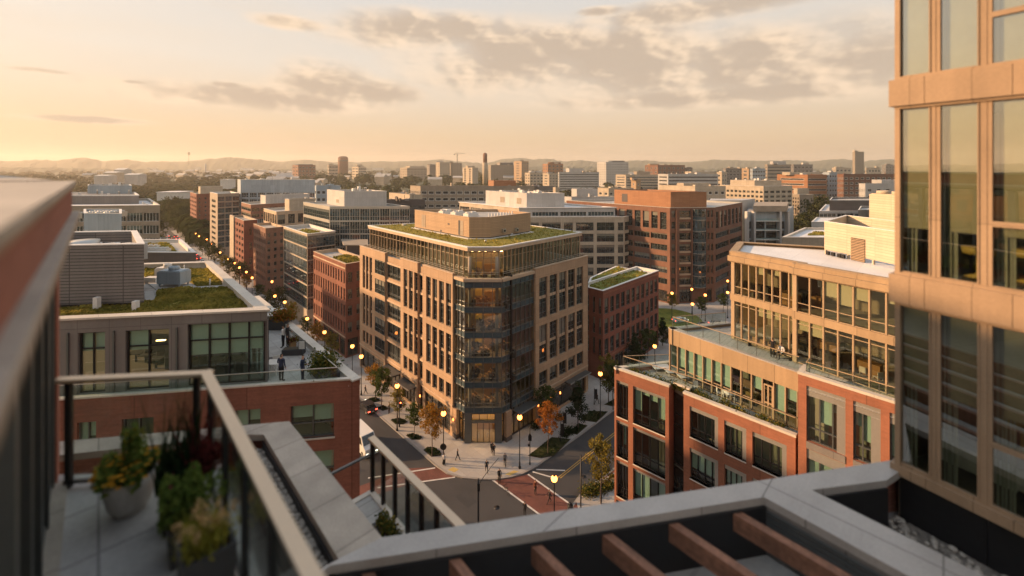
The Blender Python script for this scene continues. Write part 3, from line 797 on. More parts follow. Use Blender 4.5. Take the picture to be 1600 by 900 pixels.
for pts, lab, _ in BEDS:
    poly = ccw([W2(x, y, .17) for x, y in pts])
    t = thing('planting_bed', lab, 'planting bed', (*poly[0], .15), 'planting beds in the pavement')
    g = MB(); g.prism(poly, .152, .19, bottom=False); g.build('soil', 'soil', t)
    a, b = turf(None, off_poly(poly, .12), .17, 'bed_turf', tufts=170, size=.13); a.build('turf', 'bed_turf', t); b.build('ground_cover', 'leaf_dark', t)
# ---------------------------------------------------------------- the stone and glass office block on the corner
def floor_rows(z0, z1, pitch, hw, sill, ops, st, top=None):
    """rows of like windows, one per storey, from z0 up; `top` is the height the last storey may reach"""
    rows = []; z = z0
    while z + sill + hw <= (top if top is not None else z1) + 1e-6:
        rows.append((z + sill, z + sill + hw, ops, st)); z += pitch
    return rows

B = Bldg('office_building', 'eight storey tan stone office block with glazed lit corner and planted roof', loc=(*C0, 0), near=True, maxwin=100)
EL = along(C0, U, hit(565, C0, U)); ER = along(C2, V, hit(919, C2, V))
FL = Fc(EL, C0); FCn = Fc(C0, C2); FR = Fc(C2, ER)
BK = add(ER, sub(EL, C0))
BK = (ER[0] + U[0]*30, ER[1] + U[1]*30)
ZF = [5.6 + 4.15*k for k in range(6)]        # floor lines, the last is the terrace
TOP = 27.7
s_ = lambda px: FL.at(px)
lines = dict(fm='mullion_grey')
slot = wst('pane', 'mullion_grey', 2, (.12, .36, .64, .88), .07, .1, sp=[(.465, .535)], sm='tan_trim')
slot1 = wst('pane', 'mullion_grey', 2, (.28,), .07, .1)
wide2 = wst('pane', 'mullion_grey', 3, (.3,), .08, .1)
shop = wst('pane_lit', 'dark_metal', 4, (.78,), .1, .1)
G = [(6.3, 8.9), (10.3, 17.3), (18.5, 25.9)]
def slots(pxs, hw, f): return [(f.at(x) - hw/2, f.at(x) + hw/2) for x in pxs]
def seg(f, pa, pb, cols, hw, o, rows=None, top=TOP, groundw=None, proud=.45):
    a, b = f.at(pa), f.at(pb)
    ff = Fc(add(f.P(a, 0)[:2], mul(f.n, proud)), add(f.P(b, 0)[:2], mul(f.n, proud)))
    ops = slots(cols, hw, ff)
    rr = [(.45, 4.7, [(.7, ff.L - .7)], shop)]
    rr += [(G[0][0], G[0][1], ops, slot1), (G[1][0], G[1][1], ops, slot), (G[2][0], G[2][1], ops, slot)]
    facade(B, ff, 0, top, rr, 'tan_stone', .42)
    w = B.mb('wall', 'tan_stone')   # returns of the projecting pier wall and its top
    for s0 in (0, ff.L):
        w.face([ff.P(s0, 0), ff.P(s0, 0, -proud - .3), ff.P(s0, top, -proud - .3), ff.P(s0, top)])
    w.face([ff.P(0, top), ff.P(ff.L, top), ff.P(ff.L, top, -.6), ff.P(0, top, -.6)])
    ff.box(B.mb('coping', 'tan_trim'), -.05, ff.L + .05, top + .002, top + .14, -.55, .07)
    ff.box(B.mb('string_course', 'tan_trim'), 0, ff.L, 5.25, 5.55, .003, .1)
    return ff
# left face: three stone bays, two recessed glass bays and the glass strip at the corner
seg(FL, 565, 604.5, [568.5, 573.6, 579.2], 1.25, .45)
seg(FL, 629, 655.5, [633.5, 641.7, 650.3], 1.5, .45)
seg(FL, 663.5, 710.5, [669.3, 679.2, 689.6, 700.6], 1.5, .45)
# wide windows inside the first stone bay
fw = Fc(add(FL.P(s_(565), 0)[:2], mul(FL.n, .45)), add(FL.P(s_(604.5), 0)[:2], mul(FL.n, .45)))
for k in range(5):
    z = ZF[k] + .75
    a, b = fw.at(586.5), fw.at(601.5)
    if k < 5:
        fw.box(B.mb('window_surround', 'tan_trim'), a - .12, b + .12, z - .14, z, .003, .1)
        B.window(fw, a, b, z, z + 3., -.03, wide2)
def recess(pa, pb, nv):
    a, b = s_(pa), s_(pb); rows = [(.3, 4.8, [(a + .1, b - .1)], shop)]
    for k in range(5):
        rows.append((ZF[k] + .55, ZF[k+1] - .35, [(a + .12, b - .12)], wst('pane', 'mullion_grey', nv, (.22, .3), .08, .12)))
    facade(B, FL, 0, TOP - .5, rows, 'tan_stone', .25, a, b)
    for k in range(6): FL.box(B.mb('string_course', 'tan_trim'), a, b, ZF[k] - .28 - (.5 if k == 5 else 0), ZF[k] + .12 - (.5 if k == 5 else 0), .002, .14)
recess(604.5, 629, 3); recess(655.5, 663.5, 1)
# transparent corner: strips either side of the cut-off corner
def curtain(f, a, b, nv, floors, glass='glass_clear', sp_h=.92, fin=.06, o=0., bl=None):
    for k in range(len(floors) - 1):
        z0, z1 = floors[k], floors[k+1]
        st = wst(glass, 'mullion_grey', nv, (.25,) if nv != 4 else (.2,), .07, .1, fin=fin)
        if bl: st['blind'] = bl
        B.window(f, a, b, z0 + sp_h*.5, z1 - sp_h*.5, .1 - o, st)
    for k, z in enumerate(floors):
        lo, hi = z - sp_h*.5, z + sp_h*.5
        n = nv
        for i in range(n):
            x0, x1 = a + (b - a)*i/n, a + (b - a)*(i + 1)/n
            f.box(B.mb('spandrel', 'spandrel'), x0 + .03, x1 - .03, lo, hi, -.2 + o, .01 + o)
            f.box(B.mb('mullion', 'mullion_grey'), x0 - .04, x0 + .04, lo, hi, -.1 + o, .09 + o)
        f.box(B.mb('mullion', 'mullion_grey'), a, b, hi - .05, hi + .05, .003 + o, .12 + o); f.box(B.mb('mullion', 'mullion_grey'), a, b, lo - .05, lo + .05, .003 + o, .12 + o)
curtain(FL, s_(710.5), FL.L, 3, ZF)
curtain(FCn, 0, FCn.L, 4, ZF, fin=.1)
sr = FR.at(834)
curtain(FR, 0, FR.at(797), 2, ZF); curtain(FR, FR.at(799), sr, 5, ZF)
FR.box(B.mb('mullion', 'dark_metal'), FR.at(797), FR.at(799), 5, TOP, -.2, .25)
for f, a, b in ((FL, s_(710.5), FL.L), (FCn, 0, FCn.L), (FR, 0, sr)):
    f.box(B.mb('coping', 'tan_trim'), a, b, ZF[5] + .56, ZF[5] + 1.05, -.6, .3)
# right face: stone with five columns, then the glass edge
seg(FR, 834, 915.5, [849, 865, 879.6, 893.3, 906.2], 2.2, .45)
curtain(FR, FR.at(915.5), FR.L, 1, ZF)
# ground floor of the corner: stone piers, lit portal, canopy
for f, a, b in ((FL, s_(710.5), s_(716)), (FR, FR.at(789), FR.at(797))):
    f.box(B.mb('pier', 'tan_stone'), a, b, 0, 5.05, -.9, .4); f.box(B.mb('pier_base', 'dark_siding'), a - .05, b + .05, 0, .9, -.95, .46)
for f, a, b, n in ((FL, s_(716), FL.L, 2), (FR, 0, FR.at(789), 1), (FR, FR.at(797), sr, 5), (FR, FR.at(915.5), FR.L, 1)):
    B.window(f, a, b, .3, 5.0, .35, wst('glass_clear', 'dark_metal', n, (.7,), .1, .12)); f.box(B.mb('plinth', 'dark_siding'), a, b, 0, .3, -.4, -.2)
for z0, z1 in ((.12, 3.5), (3.85, 4.95)):
    B.window(FCn, 1.1, FCn.L - 1.1, z0, z1, .25, wst('glass_clear', 'dark_metal', 4 if z0 < 1 else 3, (), .09, .12))
for a, b in ((0, 1.1), (FCn.L - 1.1, FCn.L)):
    FCn.box(B.mb('portal', 'mullion_grey'), a, b, 0, 5.05, -.5, .08)
FCn.box(B.mb('portal', 'mullion_grey'), 1.1, FCn.L - 1.1, 3.5, 3.85, -.4, .1); FCn.box(B.mb('portal', 'mullion_grey'), 1.1, FCn.L - 1.1, 0, .12, -.4, .1)
for sx in (.38, .62): FCn.box(B.mb('door_handle', 'alu'), FCn.L*sx - .05, FCn.L*sx + .05, .9, 1.9, -.12, -.06)
# canopies over the shop fronts
def canopy(f, a, b, z, out_=1.7):
    m = B.mb('canopy', 'mullion_grey'); f.box(m, a, b, z, z + .16, .02, out_)
    for k in range(int((b - a)/1.1) + 1):
        x = min(a + k*1.1, b - .06); f.box(B.mb('canopy', 'dark_metal'), x, x + .06, z - .12, z, .02, out_ - .1)
    f.box(B.mb('canopy', 'alu'), a, b, z - .02, z + .2, out_, out_ + .06)
canopy(FL, s_(606), s_(627), 4.4, 2.0); canopy(FL, s_(633), s_(654), 4.2, 2.2); canopy(FR, FR.at(801), sr, 4.5, 1.8); canopy(FR, FR.at(880), FR.at(912), 4.6, 1.8)
for px in (838, 858, 872): FR.box(B.mb('sconce', 'lamp_glow_small'), FR.at(px) - .1, FR.at(px) + .1, 3., 3.4, .46, .6)
for px in (606, 660, 712): FL.box(B.mb('sconce', 'lamp_glow_small'), s_(px) - .1, s_(px) + .1, 3., 3.4, .46, .6)
# other sides
def plain(B, a, b, z0, z1, mat, part='wall'):
    f = Fc(a, b); f.quad(B.mb(part, mat), 0, f.L, z0, z1)
plain(B, ER, BK, 0, TOP, 'tan_stone'); plain(B, BK, EL, 0, TOP, 'tan_stone')
# storeys inside the glass corner: floors, core, ceiling lights, desks and partitions
foot = [EL, C0, C2, ER, BK]
core = off_poly(foot, 8.)
for k, z in enumerate(ZF):
    sl = off_poly(foot, .42); B.mb('floor_slab', 'inner_floor').prism(sl, z - .2, z, bottom=False); B.mb('ceiling', 'inner_ceiling').face([(p[0], p[1], z - .21) for p in reversed(sl)])
B.mb('ground_floor', 'inner_floor').face([(p[0], p[1], .16) for p in off_poly(foot, .4)])
B.mb('inner_wall', 'inner_wall').prism(core, 0, TOP, top=False, bottom=False)
def incor(px, back): return add(WD(px, 70.), (0, back))
lev = [0.] + ZF[:5] + [27.]
for k, z in enumerate(lev):
    h = 4.9 if k == 0 else 3.7
    for i in range(5):
        for j in range(2):
            if k not in (0, 6) and random.random() < .28: continue
            q = incor(734 + i*11 + random.uniform(-3, 3), 2. + j*2.6)
            B.mb('ceiling_light', 'portal_light' if k == 0 else 'room_light').cbox(q, U, 1.3, .35, z + h - .02 - (.15 if k != 6 else -.9), z + h + .05 - (.15 if k != 6 else -.9))
    if k:
        for i in range(13):
            q = incor(random.uniform(728, 800), random.uniform(1.2, 5.)); m = B.mb('desk', 'furniture_warm' if random.random() < .5 else 'furniture_dark')
            m.cbox(q, U if random.random() < .5 else V, 1.5, .7, z + .7, z + .76); m.cbox(q, U, .9, .1, z + .76, z + 1.2); m.cbox(q, V, .08, .6, z, z + .7)
            B.mb('chair', 'furniture_dark').cbox(add(q, (.3, -.6)), U, .5, .5, z + .1, z + .95)
        for px in (733, 776):
            q = incor(px, 1.0); B.mb('column', 'inner_wall').lathe([(.28, z), (.28, z + 3.8)], (*q, 0), 12)
        B.mb('inner_wall', 'inner_wall').cbox(incor(752, 5.4), nrm(1, .05), 6.5, .12, z, z + 3.6); B.mb('cupboard', 'furniture_warm').cbox(incor(765, 4.6), nrm(1, .05), 2.4, .4, z, z + 1.8)
        B.mb('cupboard', 'furniture_yellow').cbox(incor(744, 4.9), nrm(1, .05), 1.2, .1, z + .9, z + 2.1)
B.mb('reception_desk', 'furniture_warm').cbox(incor(757, 4.), (1, 0), 3., .7, .16, 1.2)
B.mb('inner_wall', 'furniture_yellow').cbox(incor(757, 6.), (1, 0), 7., .2, .16, 5.)
B.mb('roof', 'roof_membrane').face([(p[0], p[1], 27.0) for p in off_poly(foot, .3)])
# penthouse storey
PH = off_poly(foot, 1.25)
n_ = (9, 3, 10)
bays = [(Fc(PH[0], PH[1]), 9, 3), (Fc(PH[1], PH[2]), 1, 4), (Fc(PH[2], PH[3]), 8, 3), (Fc(PH[3], PH[4]), 8, 3)]
for f, nb, nv in bays:
    for i in range(nb):
        a, b = f.L*i/nb, f.L*(i+1)/nb
        B.window(f, a + .04, b - .04, 27.2, 31.75, .05, wst('glass_clear' if nb == 1 else 'glass_bronze', 'mullion_grey' if nb == 1 else 'bronze_frame', nv, (.74,), .075, .1, fin=.08, blind=('blind_grey', .0 if nb == 1 else .15, .26, .6)))
        f.box(B.mb('mullion', 'bronze_frame'), a - .06, a + .06, 27.1, 31.75, -.1, .16)
plain(B, PH[4], PH[0], 27, 31.8, 'tan_siding')
B.mb('roof', 'inner_ceiling').face([(p[0], p[1], 31.72) for p in reversed(PH)])
B.mb('penthouse_core', 'inner_floor').prism(off_poly(PH, 5.), 27, 31.7, top=False, bottom=False)
rp = off_poly(PH, -.35)
B.mb('roof_edge', 'tan_trim').prism(rp, 31.75, 32.3, bottom=True)
ring(B.mb('coping', 'white_trim'), rp, 32.302, 32.5, .05, .4)
turf(B, off_poly(rp, .42), 32.31, 'sedum', tufts=2200, size=.16)
for f, nb, nv in bays[:3]:     # terrace guard
    fo = Fc(add(f.p0, mul(f.n, 1.0)), add(f.p1, mul(f.n, 1.0)))
    for z in (28.05, 28.35): fo.box(B.mb('terrace_rail', 'alu'), 0, fo.L, z, z + .05, -.03, .03)
    for i in range(int(fo.L/1.3) + 1): fo.box(B.mb('terrace_rail', 'dark_metal'), i*1.3, i*1.3 + .05, 27.0, 28.35, -.02, .02)
    if nb == 1:
        fo.box(B.mb('terrace_rail', 'glass_rail'), 0, fo.L, 27.3, 28.3, -.005, .005)
# plant room on the roof
mc = W2(733, 374, 32.3); ml = along(mc, U, hit(648, mc, U)); m2 = along(mc, nrm(1, .02), hit(766, mc, nrm(1, .02))); m3 = along(m2, V, hit(829, m2, V)); m4 = add(m3, mul(U, 10))
MPOLY = [ml, mc, m2, m3, m4]
B.mb('roof_plinth', 'white_trim').prism(off_poly(MPOLY, -.5), 32.3, 32.5)
mechbox(B, MPOLY, 32.7, 36.4, 'tan_siding', 'tan_trim', deep=.5)
B.mb('roof_plant', 'roof_dark').prism(off_poly(MPOLY, .15), 32.5, 32.7, top=False, bottom=False)
fm = Fc(ml, mc)
for px, w_, z0, z1, mt in ((662, 1.5, 33.1, 35.6, 'beige_panel'), (717.5, .5, 32.8, 35.6, 'roof_dark'), (721.5, .9, 32.8, 35.6, 'beige_panel'), (701, .6, 34.4, 34.7, 'roof_dark'), (689, .5, 32.75, 33.1, 'roof_dark')):
    a = fm.at(px); fm.box(B.mb('louvre_door', mt), a - w_/2, a + w_/2, z0, z1, -.02, .04)
f2 = Fc(m2, m3)
for px, z in ((786, 33.3), (806, 33.1)):
    a = f2.at(px); f2.box(B.mb('exhaust_cowl', 'alu'), a - .35, a + .35, z, z + .65, .01, .5); f2.box(B.mb('exhaust_cowl', 'dark_metal'), a - .25, a + .25, z + .1, z + .5, .5, .52)
mi = off_poly(MPOLY, 1.2)
for i in range(3): hvac(B, add(mul(mi[0], .25 + .2*i), mul(mi[2], .75 - .2*i)), V, 2.6, 1.6, 35.9, .8, 'white_trim')
for i in range(9): B.mb('roof_vent', 'white_trim').lathe([(.12, 0), (.12, 1.)], (*add(mul(m2, .9 - .07*i), mul(m3, .1 + .07*i), mul(U, 1.6)), 35.9), 8)
vents(B, off_poly(rp, 1.), 32.35, 10, 'alu', .25, .5)
MAIN = B.finish()
# ---------------------------------------------------------------- generic blocks of the middle distance
def fspec(n, frac, nf, st, base=4.5, top=1.4, sill=.22, hh=.6, m0=.0, ground=None, alt=None):
    return dict(n=n, frac=frac, nf=nf, st=st, base=base, top=top, sill=sill, hh=hh, m0=m0, ground=ground, alt=alt)
def face_rows(f, sp, z0, zt):
    if not sp: return []
    pitch = (zt - sp['top'] - z0 - sp['base'])/sp['nf']; rows = []
    ops = grid(0, f.L, sp['n'], sp['frac'], sp['m0'])
    if sp['ground']: rows.append((z0 + .4, z0 + sp['base'] - .7, grid(0, f.L, sp['ground'], .86, .3), wst('pane_lit', 'dark_metal', 3, (.75,), .12, .1)))
    for k in range(sp['nf']):
        z = z0 + sp['base'] + k*pitch
        rows.append((z + sp['sill']*pitch, z + (sp['sill'] + sp['hh'])*pitch, ops, sp['st']))
    return rows
def tier(B, poly, z0, zt, wall, left=None, right=None, back=True, roofm='roof_membrane', cap='coping', par=.8, depth=.25, green=None, back_l=None, back_r=None, tufts=0, gin=.9):
    a, c, b, e = poly
    for p, q, sp in ((a, c, left), (c, b, right), (b, e, back_r), (e, a, back_l)):
        f = Fc(p, q); facade(B, f, z0, zt, face_rows(f, sp, z0, zt), wall, depth)
    roof(B, poly, zt - par, roofm, zt, .35, cap)
    if green: turf(B, off_poly(poly, gin), zt - par, green, tufts, .2)
def obj_block(name, label, xc, yc, d, xl, xr, wall, left=None, right=None, ul=U, vr=V, cat='building', depth_m=None, maxwin=100, group=None, **k):
    poly = blockpoly(xc, d, xl, xr, ul, vr)
    if depth_m:
        a, c, b, e = poly; a = along(c, ul, depth_m); poly = [a, c, b, add(a, sub(b, c))]
    B = Bldg(name, label, cat, loc=(*poly[1], 0), maxwin=maxwin, group=group)
    zt = ZP(yc, d)
    tier(B, poly, 0, zt, wall, left, right, **k)
    return B, poly, zt
FR_ = (1., .02)
W_ = lambda nv=2, hs=(), pm='pane', fm='mullion_grey', bw=.09, **k: wst(pm, fm, nv, hs, bw, .08, **k)

# brick office beyond the alley
B, p, z = obj_block('brick_building', 'red brick office with rooftop garden shed behind the tan stone block', 540, 413, 101, 490, 580, 'brick_red',
    fspec(13, .5, 4, W_(1, (.3,)), 5.2, 1.3, .14, .72, ground=6), fspec(3, .5, 4, W_(2, (.5,)), 5.2, 1.3, .2, .6, ground=2), roofm='paver', cap='tan_trim')
fl = Fc(p[0], p[1])
for zz in (4.9, z - 1.2): fl.box(B.mb('string_course', 'tan_trim'), 0, fl.L, zz, zz + .3, .003, .12)
sh = [W2(x, y, z - .8) for x, y in ((537, 398), (575, 398), (575, 388), (533, 388))]
B.mb('garden_shed', 'dark_siding').prism(ccw(off_poly(ccw(sh), .8)), z - .8, z + 1.6, top=False, bottom=False); B.mb('garden_shed', 'beige_panel').prism(ccw(sh), z + 1.6, z + 1.9)
turf(B, off_poly([along(p[1], U, 3), along(p[1], V, 5), add(along(p[1], U, 14), mul(V, 5)), along(p[1], U, 14)][::-1] if False else ccw([add(p[1], mul(U, 3), mul(V, 2)), add(p[1], mul(U, 3), mul(V, 6)), add(p[1], mul(U, 13), mul(V, 6)), add(p[1], mul(U, 13), mul(V, 2))]), 0), z - .8, 'sedum_green', 500, .45)
B.finish()

# glass-banded office with a planted strip, and its taller wing
B, p, z = obj_block('office_building', 'dark glass office with thin pale floor bands and planted roof strip', 480, 366, 120, 443, 524, 'cream_stone',
    fspec(1, .985, 6, W_(16, (.3,), 'pane_blue', bw=.07), 5., .5, .05, .91), fspec(1, .985, 6, W_(9, (.3,), 'pane_blue', bw=.1), 5., .5, .03, .95), roofm='roof_membrane', cap='white_trim')
turf(B, ccw([add(p[1], mul(U, 2), mul(V, 1.5)), add(p[1], mul(U, 2), mul(V, 6)), add(p[1], mul(U, 15), mul(V, 6)), add(p[1], mul(U, 15), mul(V, 1.5))]), z - .8, 'sedum_green', 200, .25)
B.finish()
B, p, z = obj_block('office_building', 'glass office with white plant room on top behind the brick garden roof', 515, 323, 131, 474, 640, 'alu',
    fspec(1, .985, 7, W_(14, (.3,), 'pane_blue', bw=.07), 5., .6, .1, .78), fspec(8, .97, 7, W_(4, (.35,), 'pane_blue', 'alu', .09), 5., .5, .04, .92), vr=FR_, cap='alu', par=.5)
mp = blockpoly(538, 136, 511, 604, U, FR_); mechbox(B, mp, z - .5, ZP(299, 136), 'white_panel', 'white_trim'); vents(B, off_poly(mp, 1), ZP(299, 136) - .6, 7, 'white_trim', 1., 1.8)
f = Fc(mp[0], mp[1]); f.box(B.mb('louvre', 'beige_panel'), f.L*.55, f.L*.7, z + .5, z + 1.6, .002, .05)
B.finish()

B, p, z = obj_block('brick_building', 'brown brick block with small square windows and stepped pale penthouse', 415, 357, 150, 396, 445, 'brick_brown',
    fspec(7, .5, 7, W_(1), 4.5, 1.2, .25, .55), fspec(3, .42, 7, W_(2), 4.5, 1.2, .25, .52), cap='tan_trim')
t2 = blockpoly(432, 160, 412, 478); tier(B, t2, z - .8, ZP(331, 160), 'tan_trim', fspec(6, .8, 1, W_(2), .6, 1., .05, .9), fspec(3, .7, 1, W_(3), .6, 1., .05, .9))
t3 = blockpoly(452, 164, 445, 492); mechbox(B, t3, ZP(331, 160) - .8, ZP(312, 164), 'cream_stone'); vents(B, t3, ZP(312, 164) - .6, 4)
B.finish()
B, p, z = obj_block('brick_building', 'narrow brick block with pale end pier and brown upper storeys', 381, 345, 172, 361, 402, 'brick_deep',
    fspec(5, .6, 7, W_(2), 4.5, 1., .25, .5), fspec(1, .2, 3, W_(1), 4.5, 1.2, .2, .5), cap='cream_stone')
fl = Fc(p[0], p[1]); fl.box(B.mb('end_pier', 'cream_stone'), 0, fl.L*.32, 0, z + .6, .01, .5)
t2 = blockpoly(392, 182, 377, 448); tier(B, t2, z - .8, ZP(320, 182), 'brick_brown', fspec(1, .96, 2, W_(5), .4, 1., .2, .6), fspec(4, .8, 2, W_(3), .4, 1., .2, .6))
t3 = blockpoly(415, 188, 407, 484); mechbox(B, t3, ZP(320, 182) - .8, ZP(306, 188), 'white_panel'); vents(B, t3, ZP(306, 188) - .6, 5)
B.finish()
B, p, z = obj_block('office_building', 'white framed glass office with wide grey plant storey beyond the brick blocks', 340, 303, 211, 328, 374, 'beige_panel',
    fspec(1, .5, 9, W_(1), 5, 2.5, .2, .5), fspec(3, .9, 9, W_(2, (.4,), 'pane_blue'), 5, 1.2, .1, .82), cap='white_trim')
t2 = blockpoly(376, 226, 371, 492, U, FR_); tier(B, t2, 0, ZP(281, 226), 'blue_panel', fspec(1, .6, 8, W_(1), 5, 6.5, .2, .5), fspec(9, .84, 8, W_(4, (.4,), 'pane_blue', 'white_trim'), 5, 6.3, .12, .72), cap='white_trim')
vents(B, off_poly(t2, 2), ZP(281, 226) - .8, 9, 'white_trim', 1, 2.2); B.finish()
B, p, z = obj_block('brick_building', 'far red brick tower of the street with flat pale plant room', 307, 303, 255, 297, 344, 'brick_red',
    fspec(4, .5, 9, W_(1), 5, 1.5, .25, .5), fspec(4, .3, 9, W_(2), 5, 1.5, .25, .45), cap='cream_stone')
t2 = blockpoly(313, 262, 310, 348); mechbox(B, t2, z - .8, ZP(292, 262), 'cream_stone'); B.finish()

# west side of the street, beyond the near terrace block
c = W2(306, 395, 26.); bk = along(c, U, hit(283, c, U)); lf = along(c, (-1., .02), hit(150, c, (-1., .02)))
poly = [lf, c, bk, add(bk, sub(lf, c))]
B = Bldg('office_building', 'low dark fronted building with lawn roof and pale kerb beside the traffic', loc=(*c, 0))
f = Fc(lf, c); facade(B, f, 0, 26, [(3 + 4.4*k, 6.2 + 4.4*k, grid(0, f.L, 8, .9), W_(4, (.5,), 'pane_green', 'dark_metal')) for k in range(4)] + [(20.6, 23.2, grid(0, f.L, 8, .94), W_(4, (.3,), 'pane_green', 'alu'))], 'dark_siding')
f = Fc(c, bk); facade(B, f, 0, 26, [(3 + 4.4*k, 6.2 + 4.4*k, grid(0, f.L, 6, .8), W_(4)) for k in range(5)], 'dark_siding')
plain(B, bk, poly[3], 0, 26, 'dark_siding'); plain(B, poly[3], lf, 0, 26, 'dark_siding')
roof(B, poly, 25.3, 'roof_membrane', 26, .6, 'white_trim', th=.15); turf(B, off_poly(poly, 2.6), 25.3, 'sedum_green', 1200, .3)
q = add(mul(c, .6), mul(lf, .4)); hvac(B, add(q, mul(U, 4.5)), (1, 0), 7, 1.6, 25.4, .9, 'white_trim'); hvac(B, add(q, mul(U, 13)), (1, 0), 4, 1., 25.4, .5, 'white_trim')
bx = [WD(131, 94.5), WD(190, 94), WD(190, 104), WD(131, 104)]; mechbox(B, bx, 25.3, ZP(334, 94), 'blue_panel', 'white_trim', deep=1.6, rim=.4)
for i in range(4): hvac(B, add(WD(140 + i*13, 99), (0, 0)), (0, 1), 5, 1.5, ZP(334, 94) - 1.6, 1.3, 'alu')
for i, px in enumerate((176, 184, 193, 199)): B.mb('duct', 'white_trim').lathe([(.5, 0), (.5, 1.4), (.8, 1.5), (.8, 2.2), (.2, 2.6)], (*WD(px, 90.5 - 0 + i), ZP(352, 92) - 5), 10)
B.finish()
c = WD(250, 135); lf = WD(90, 132); zt = ZP(321, 135)
poly = [lf, c, along(c, U, 40), add(lf, mul(U, 40))]
B = Bldg('office_building', 'beige office with two wide window rows and grey stepped roof storeys', loc=(*c, 0))
f = Fc(lf, c); facade(B, f, 0, zt, [(zt - 5 - 4*k, zt - 2.3 - 4*k, grid(0, f.L, 6, .96, .3), W_(5, (), 'pane_green', 'white_trim')) for k in range(7)][::-1], 'beige_panel')
f = Fc(c, poly[2]); facade(B, f, 0, zt, [(zt - 5 - 4*k, zt - 2.3 - 4*k, grid(0, f.L, 6, .8, .3), W_(4)) for k in range(7)][::-1], 'beige_panel'); plain(B, poly[2], poly[3], 0, zt, 'beige_panel')
roof(B, poly, zt - .7, 'roof_white', zt, .5, 'coping')
t2 = [WD(60, 146), WD(217, 148), along(WD(217, 148), U, 24), add(WD(60, 146), mul(U, 24))]; B.mb('upper_storey', 'grey_panel').prism(t2, zt - .7, ZP(306, 148), bottom=False); ring(B.mb('coping', 'white_trim'), t2, ZP(306, 148), ZP(306, 148) + .35, .1, .5)
t3 = [WD(137, 160), WD(206, 160), along(WD(206, 160), U, 14), add(WD(137, 160), mul(U, 14))]; mechbox(B, t3, ZP(306, 148), ZP(290, 160), 'blue_panel', 'white_trim'); vents(B, t2, ZP(306, 148), 14, 'white_trim', .6, 1.8); vents(B, t3, ZP(290, 160) - .5, 6, 'white_trim', .8, 1.8)
vents(B, [WD(222, 140), WD(244, 140), WD(240, 150), WD(222, 150)], zt - .7, 5, 'white_trim', .5, 1.)
t4 = [WD(249, 126), WD(267, 126), WD(262, 140), WD(249, 140)]; tier(B, t4, 0, ZP(384, 126), 'cream_stone', None, None); f = Fc(t4[0], t4[1]); B.window(f, f.L*.1, f.L*.45, ZP(402, 126), ZP(390, 126), -.02, W_(2)); B.window(f, f.L*.5, f.L*.92, ZP(402, 126), ZP(390, 126), -.02, W_(2))
B.finish()
# hidden lower block, added in this gap to keep sun off the street
pv = toUV(W2(562, 590, 32.5))[1]
q = [P(-5.2, pv - .6), P(14, pv - .6), P(14, pv - 38), P(-5.2, pv - 38)]
q = ccw(q)
B = Bldg('brick_building', 'hidden lower brick block added for shade between terrace block and lawn roof building', loc=(*q[0], 0), maxwin=40)
for i in range(4):
    f = Fc(q[i], q[(i+1) % 4]); facade(B, f, 0, 18, [(5 + 4.4*k, 7.8 + 4.4*k, grid(0, f.L, 7, .6), W_(3)) for k in range(2)], 'brick_red')
roof(B, q, 17.2, 'roof_membrane', 18); B.finish()

# brick wing with lawn roof beside the right street
B, p, z = obj_block('brick_building', 'long low brick wing with lawn roof behind the tan stone block', 942, 455, 90.6, 905, 1029, 'brick_deep',
    fspec(4, .4, 3, W_(1), 4.8, 1.2, .1, .8), fspec(11, .66, 3, W_(2, (.28,), 'pane'), 4.8, 1.3, .1, .78, .3, ground=6), cap='white_trim', par=.6)
fr = Fc(p[1], p[2])
for zz in (4.5, z - .9): fr.box(B.mb('string_course', 'brick_orange'), 0, fr.L, zz, zz + .3, .003, .1)
a, c, b, e = p
gp = ccw([add(mul(c, 1), mul(V, 2.0), mul(U, 1.5)), add(b, mul(V, -2.0), mul(U, 1.5)), add(b, mul(V, -2), mul(U, 11)), add(c, mul(V, 9), mul(U, 9)), add(c, mul(V, 2), mul(U, 5))])
turf(B, gp, z - .6, 'sedum_green', 900, .22)
gk = [add(q_, mul(U, 0)) for q_ in gp]; ring(B.mb('roof_path', 'white_trim'), off_poly(gp, -.15), z - .58, z - .42, .35, .15)
sh = [add(c, mul(V, -2), mul(U, 6)), add(c, mul(V, 5), mul(U, 9)), add(c, mul(V, 3), mul(U, 16)), add(c, mul(V, -5), mul(U, 13))]; sh = ccw(sh)
B.mb('roof_pavilion', 'dark_siding').prism(off_poly(sh, 1.2), z - .6, z + 2.2, top=False, bottom=False); B.mb('roof_pavilion', 'beige_panel').prism(sh, z + 2.2, z + 2.7)
B.finish()

# cream office behind
CBp = [WD(795, 149), WD(975, 150), along(WD(975, 150), V, 30), along(WD(795, 149), U, 40)]
B = Bldg('office_building', 'cream office with square window grid and white plant room behind the tan block', loc=(*CBp[1], 0))
zt = ZP(339, 150); f = Fc(CBp[0], CBp[1]); st = W_(4, (.5,), 'pane', 'mullion_grey', .1)
ops = [(f.at(a), f.at(b)) for a, b in ((803, 823), (829, 842), (847, 876), (881, 895), (900, 927.5), (932.5, 960), (965.5, 974))]
facade(B, f, 0, zt, [(zt - 1.9 - 2.9 - 4.0*k, zt - 1.9 - 4.0*k, ops, st) for k in range(6)][::-1], 'cream_stone', .3)
f = Fc(CBp[1], CBp[2]); facade(B, f, 0, zt, [(zt - 1.9 - 2.9 - 4.0*k, zt - 1.9 - 4.0*k, grid(0, f.L, 5, .8), st) for k in range(6)][::-1], 'cream_stone', .3)
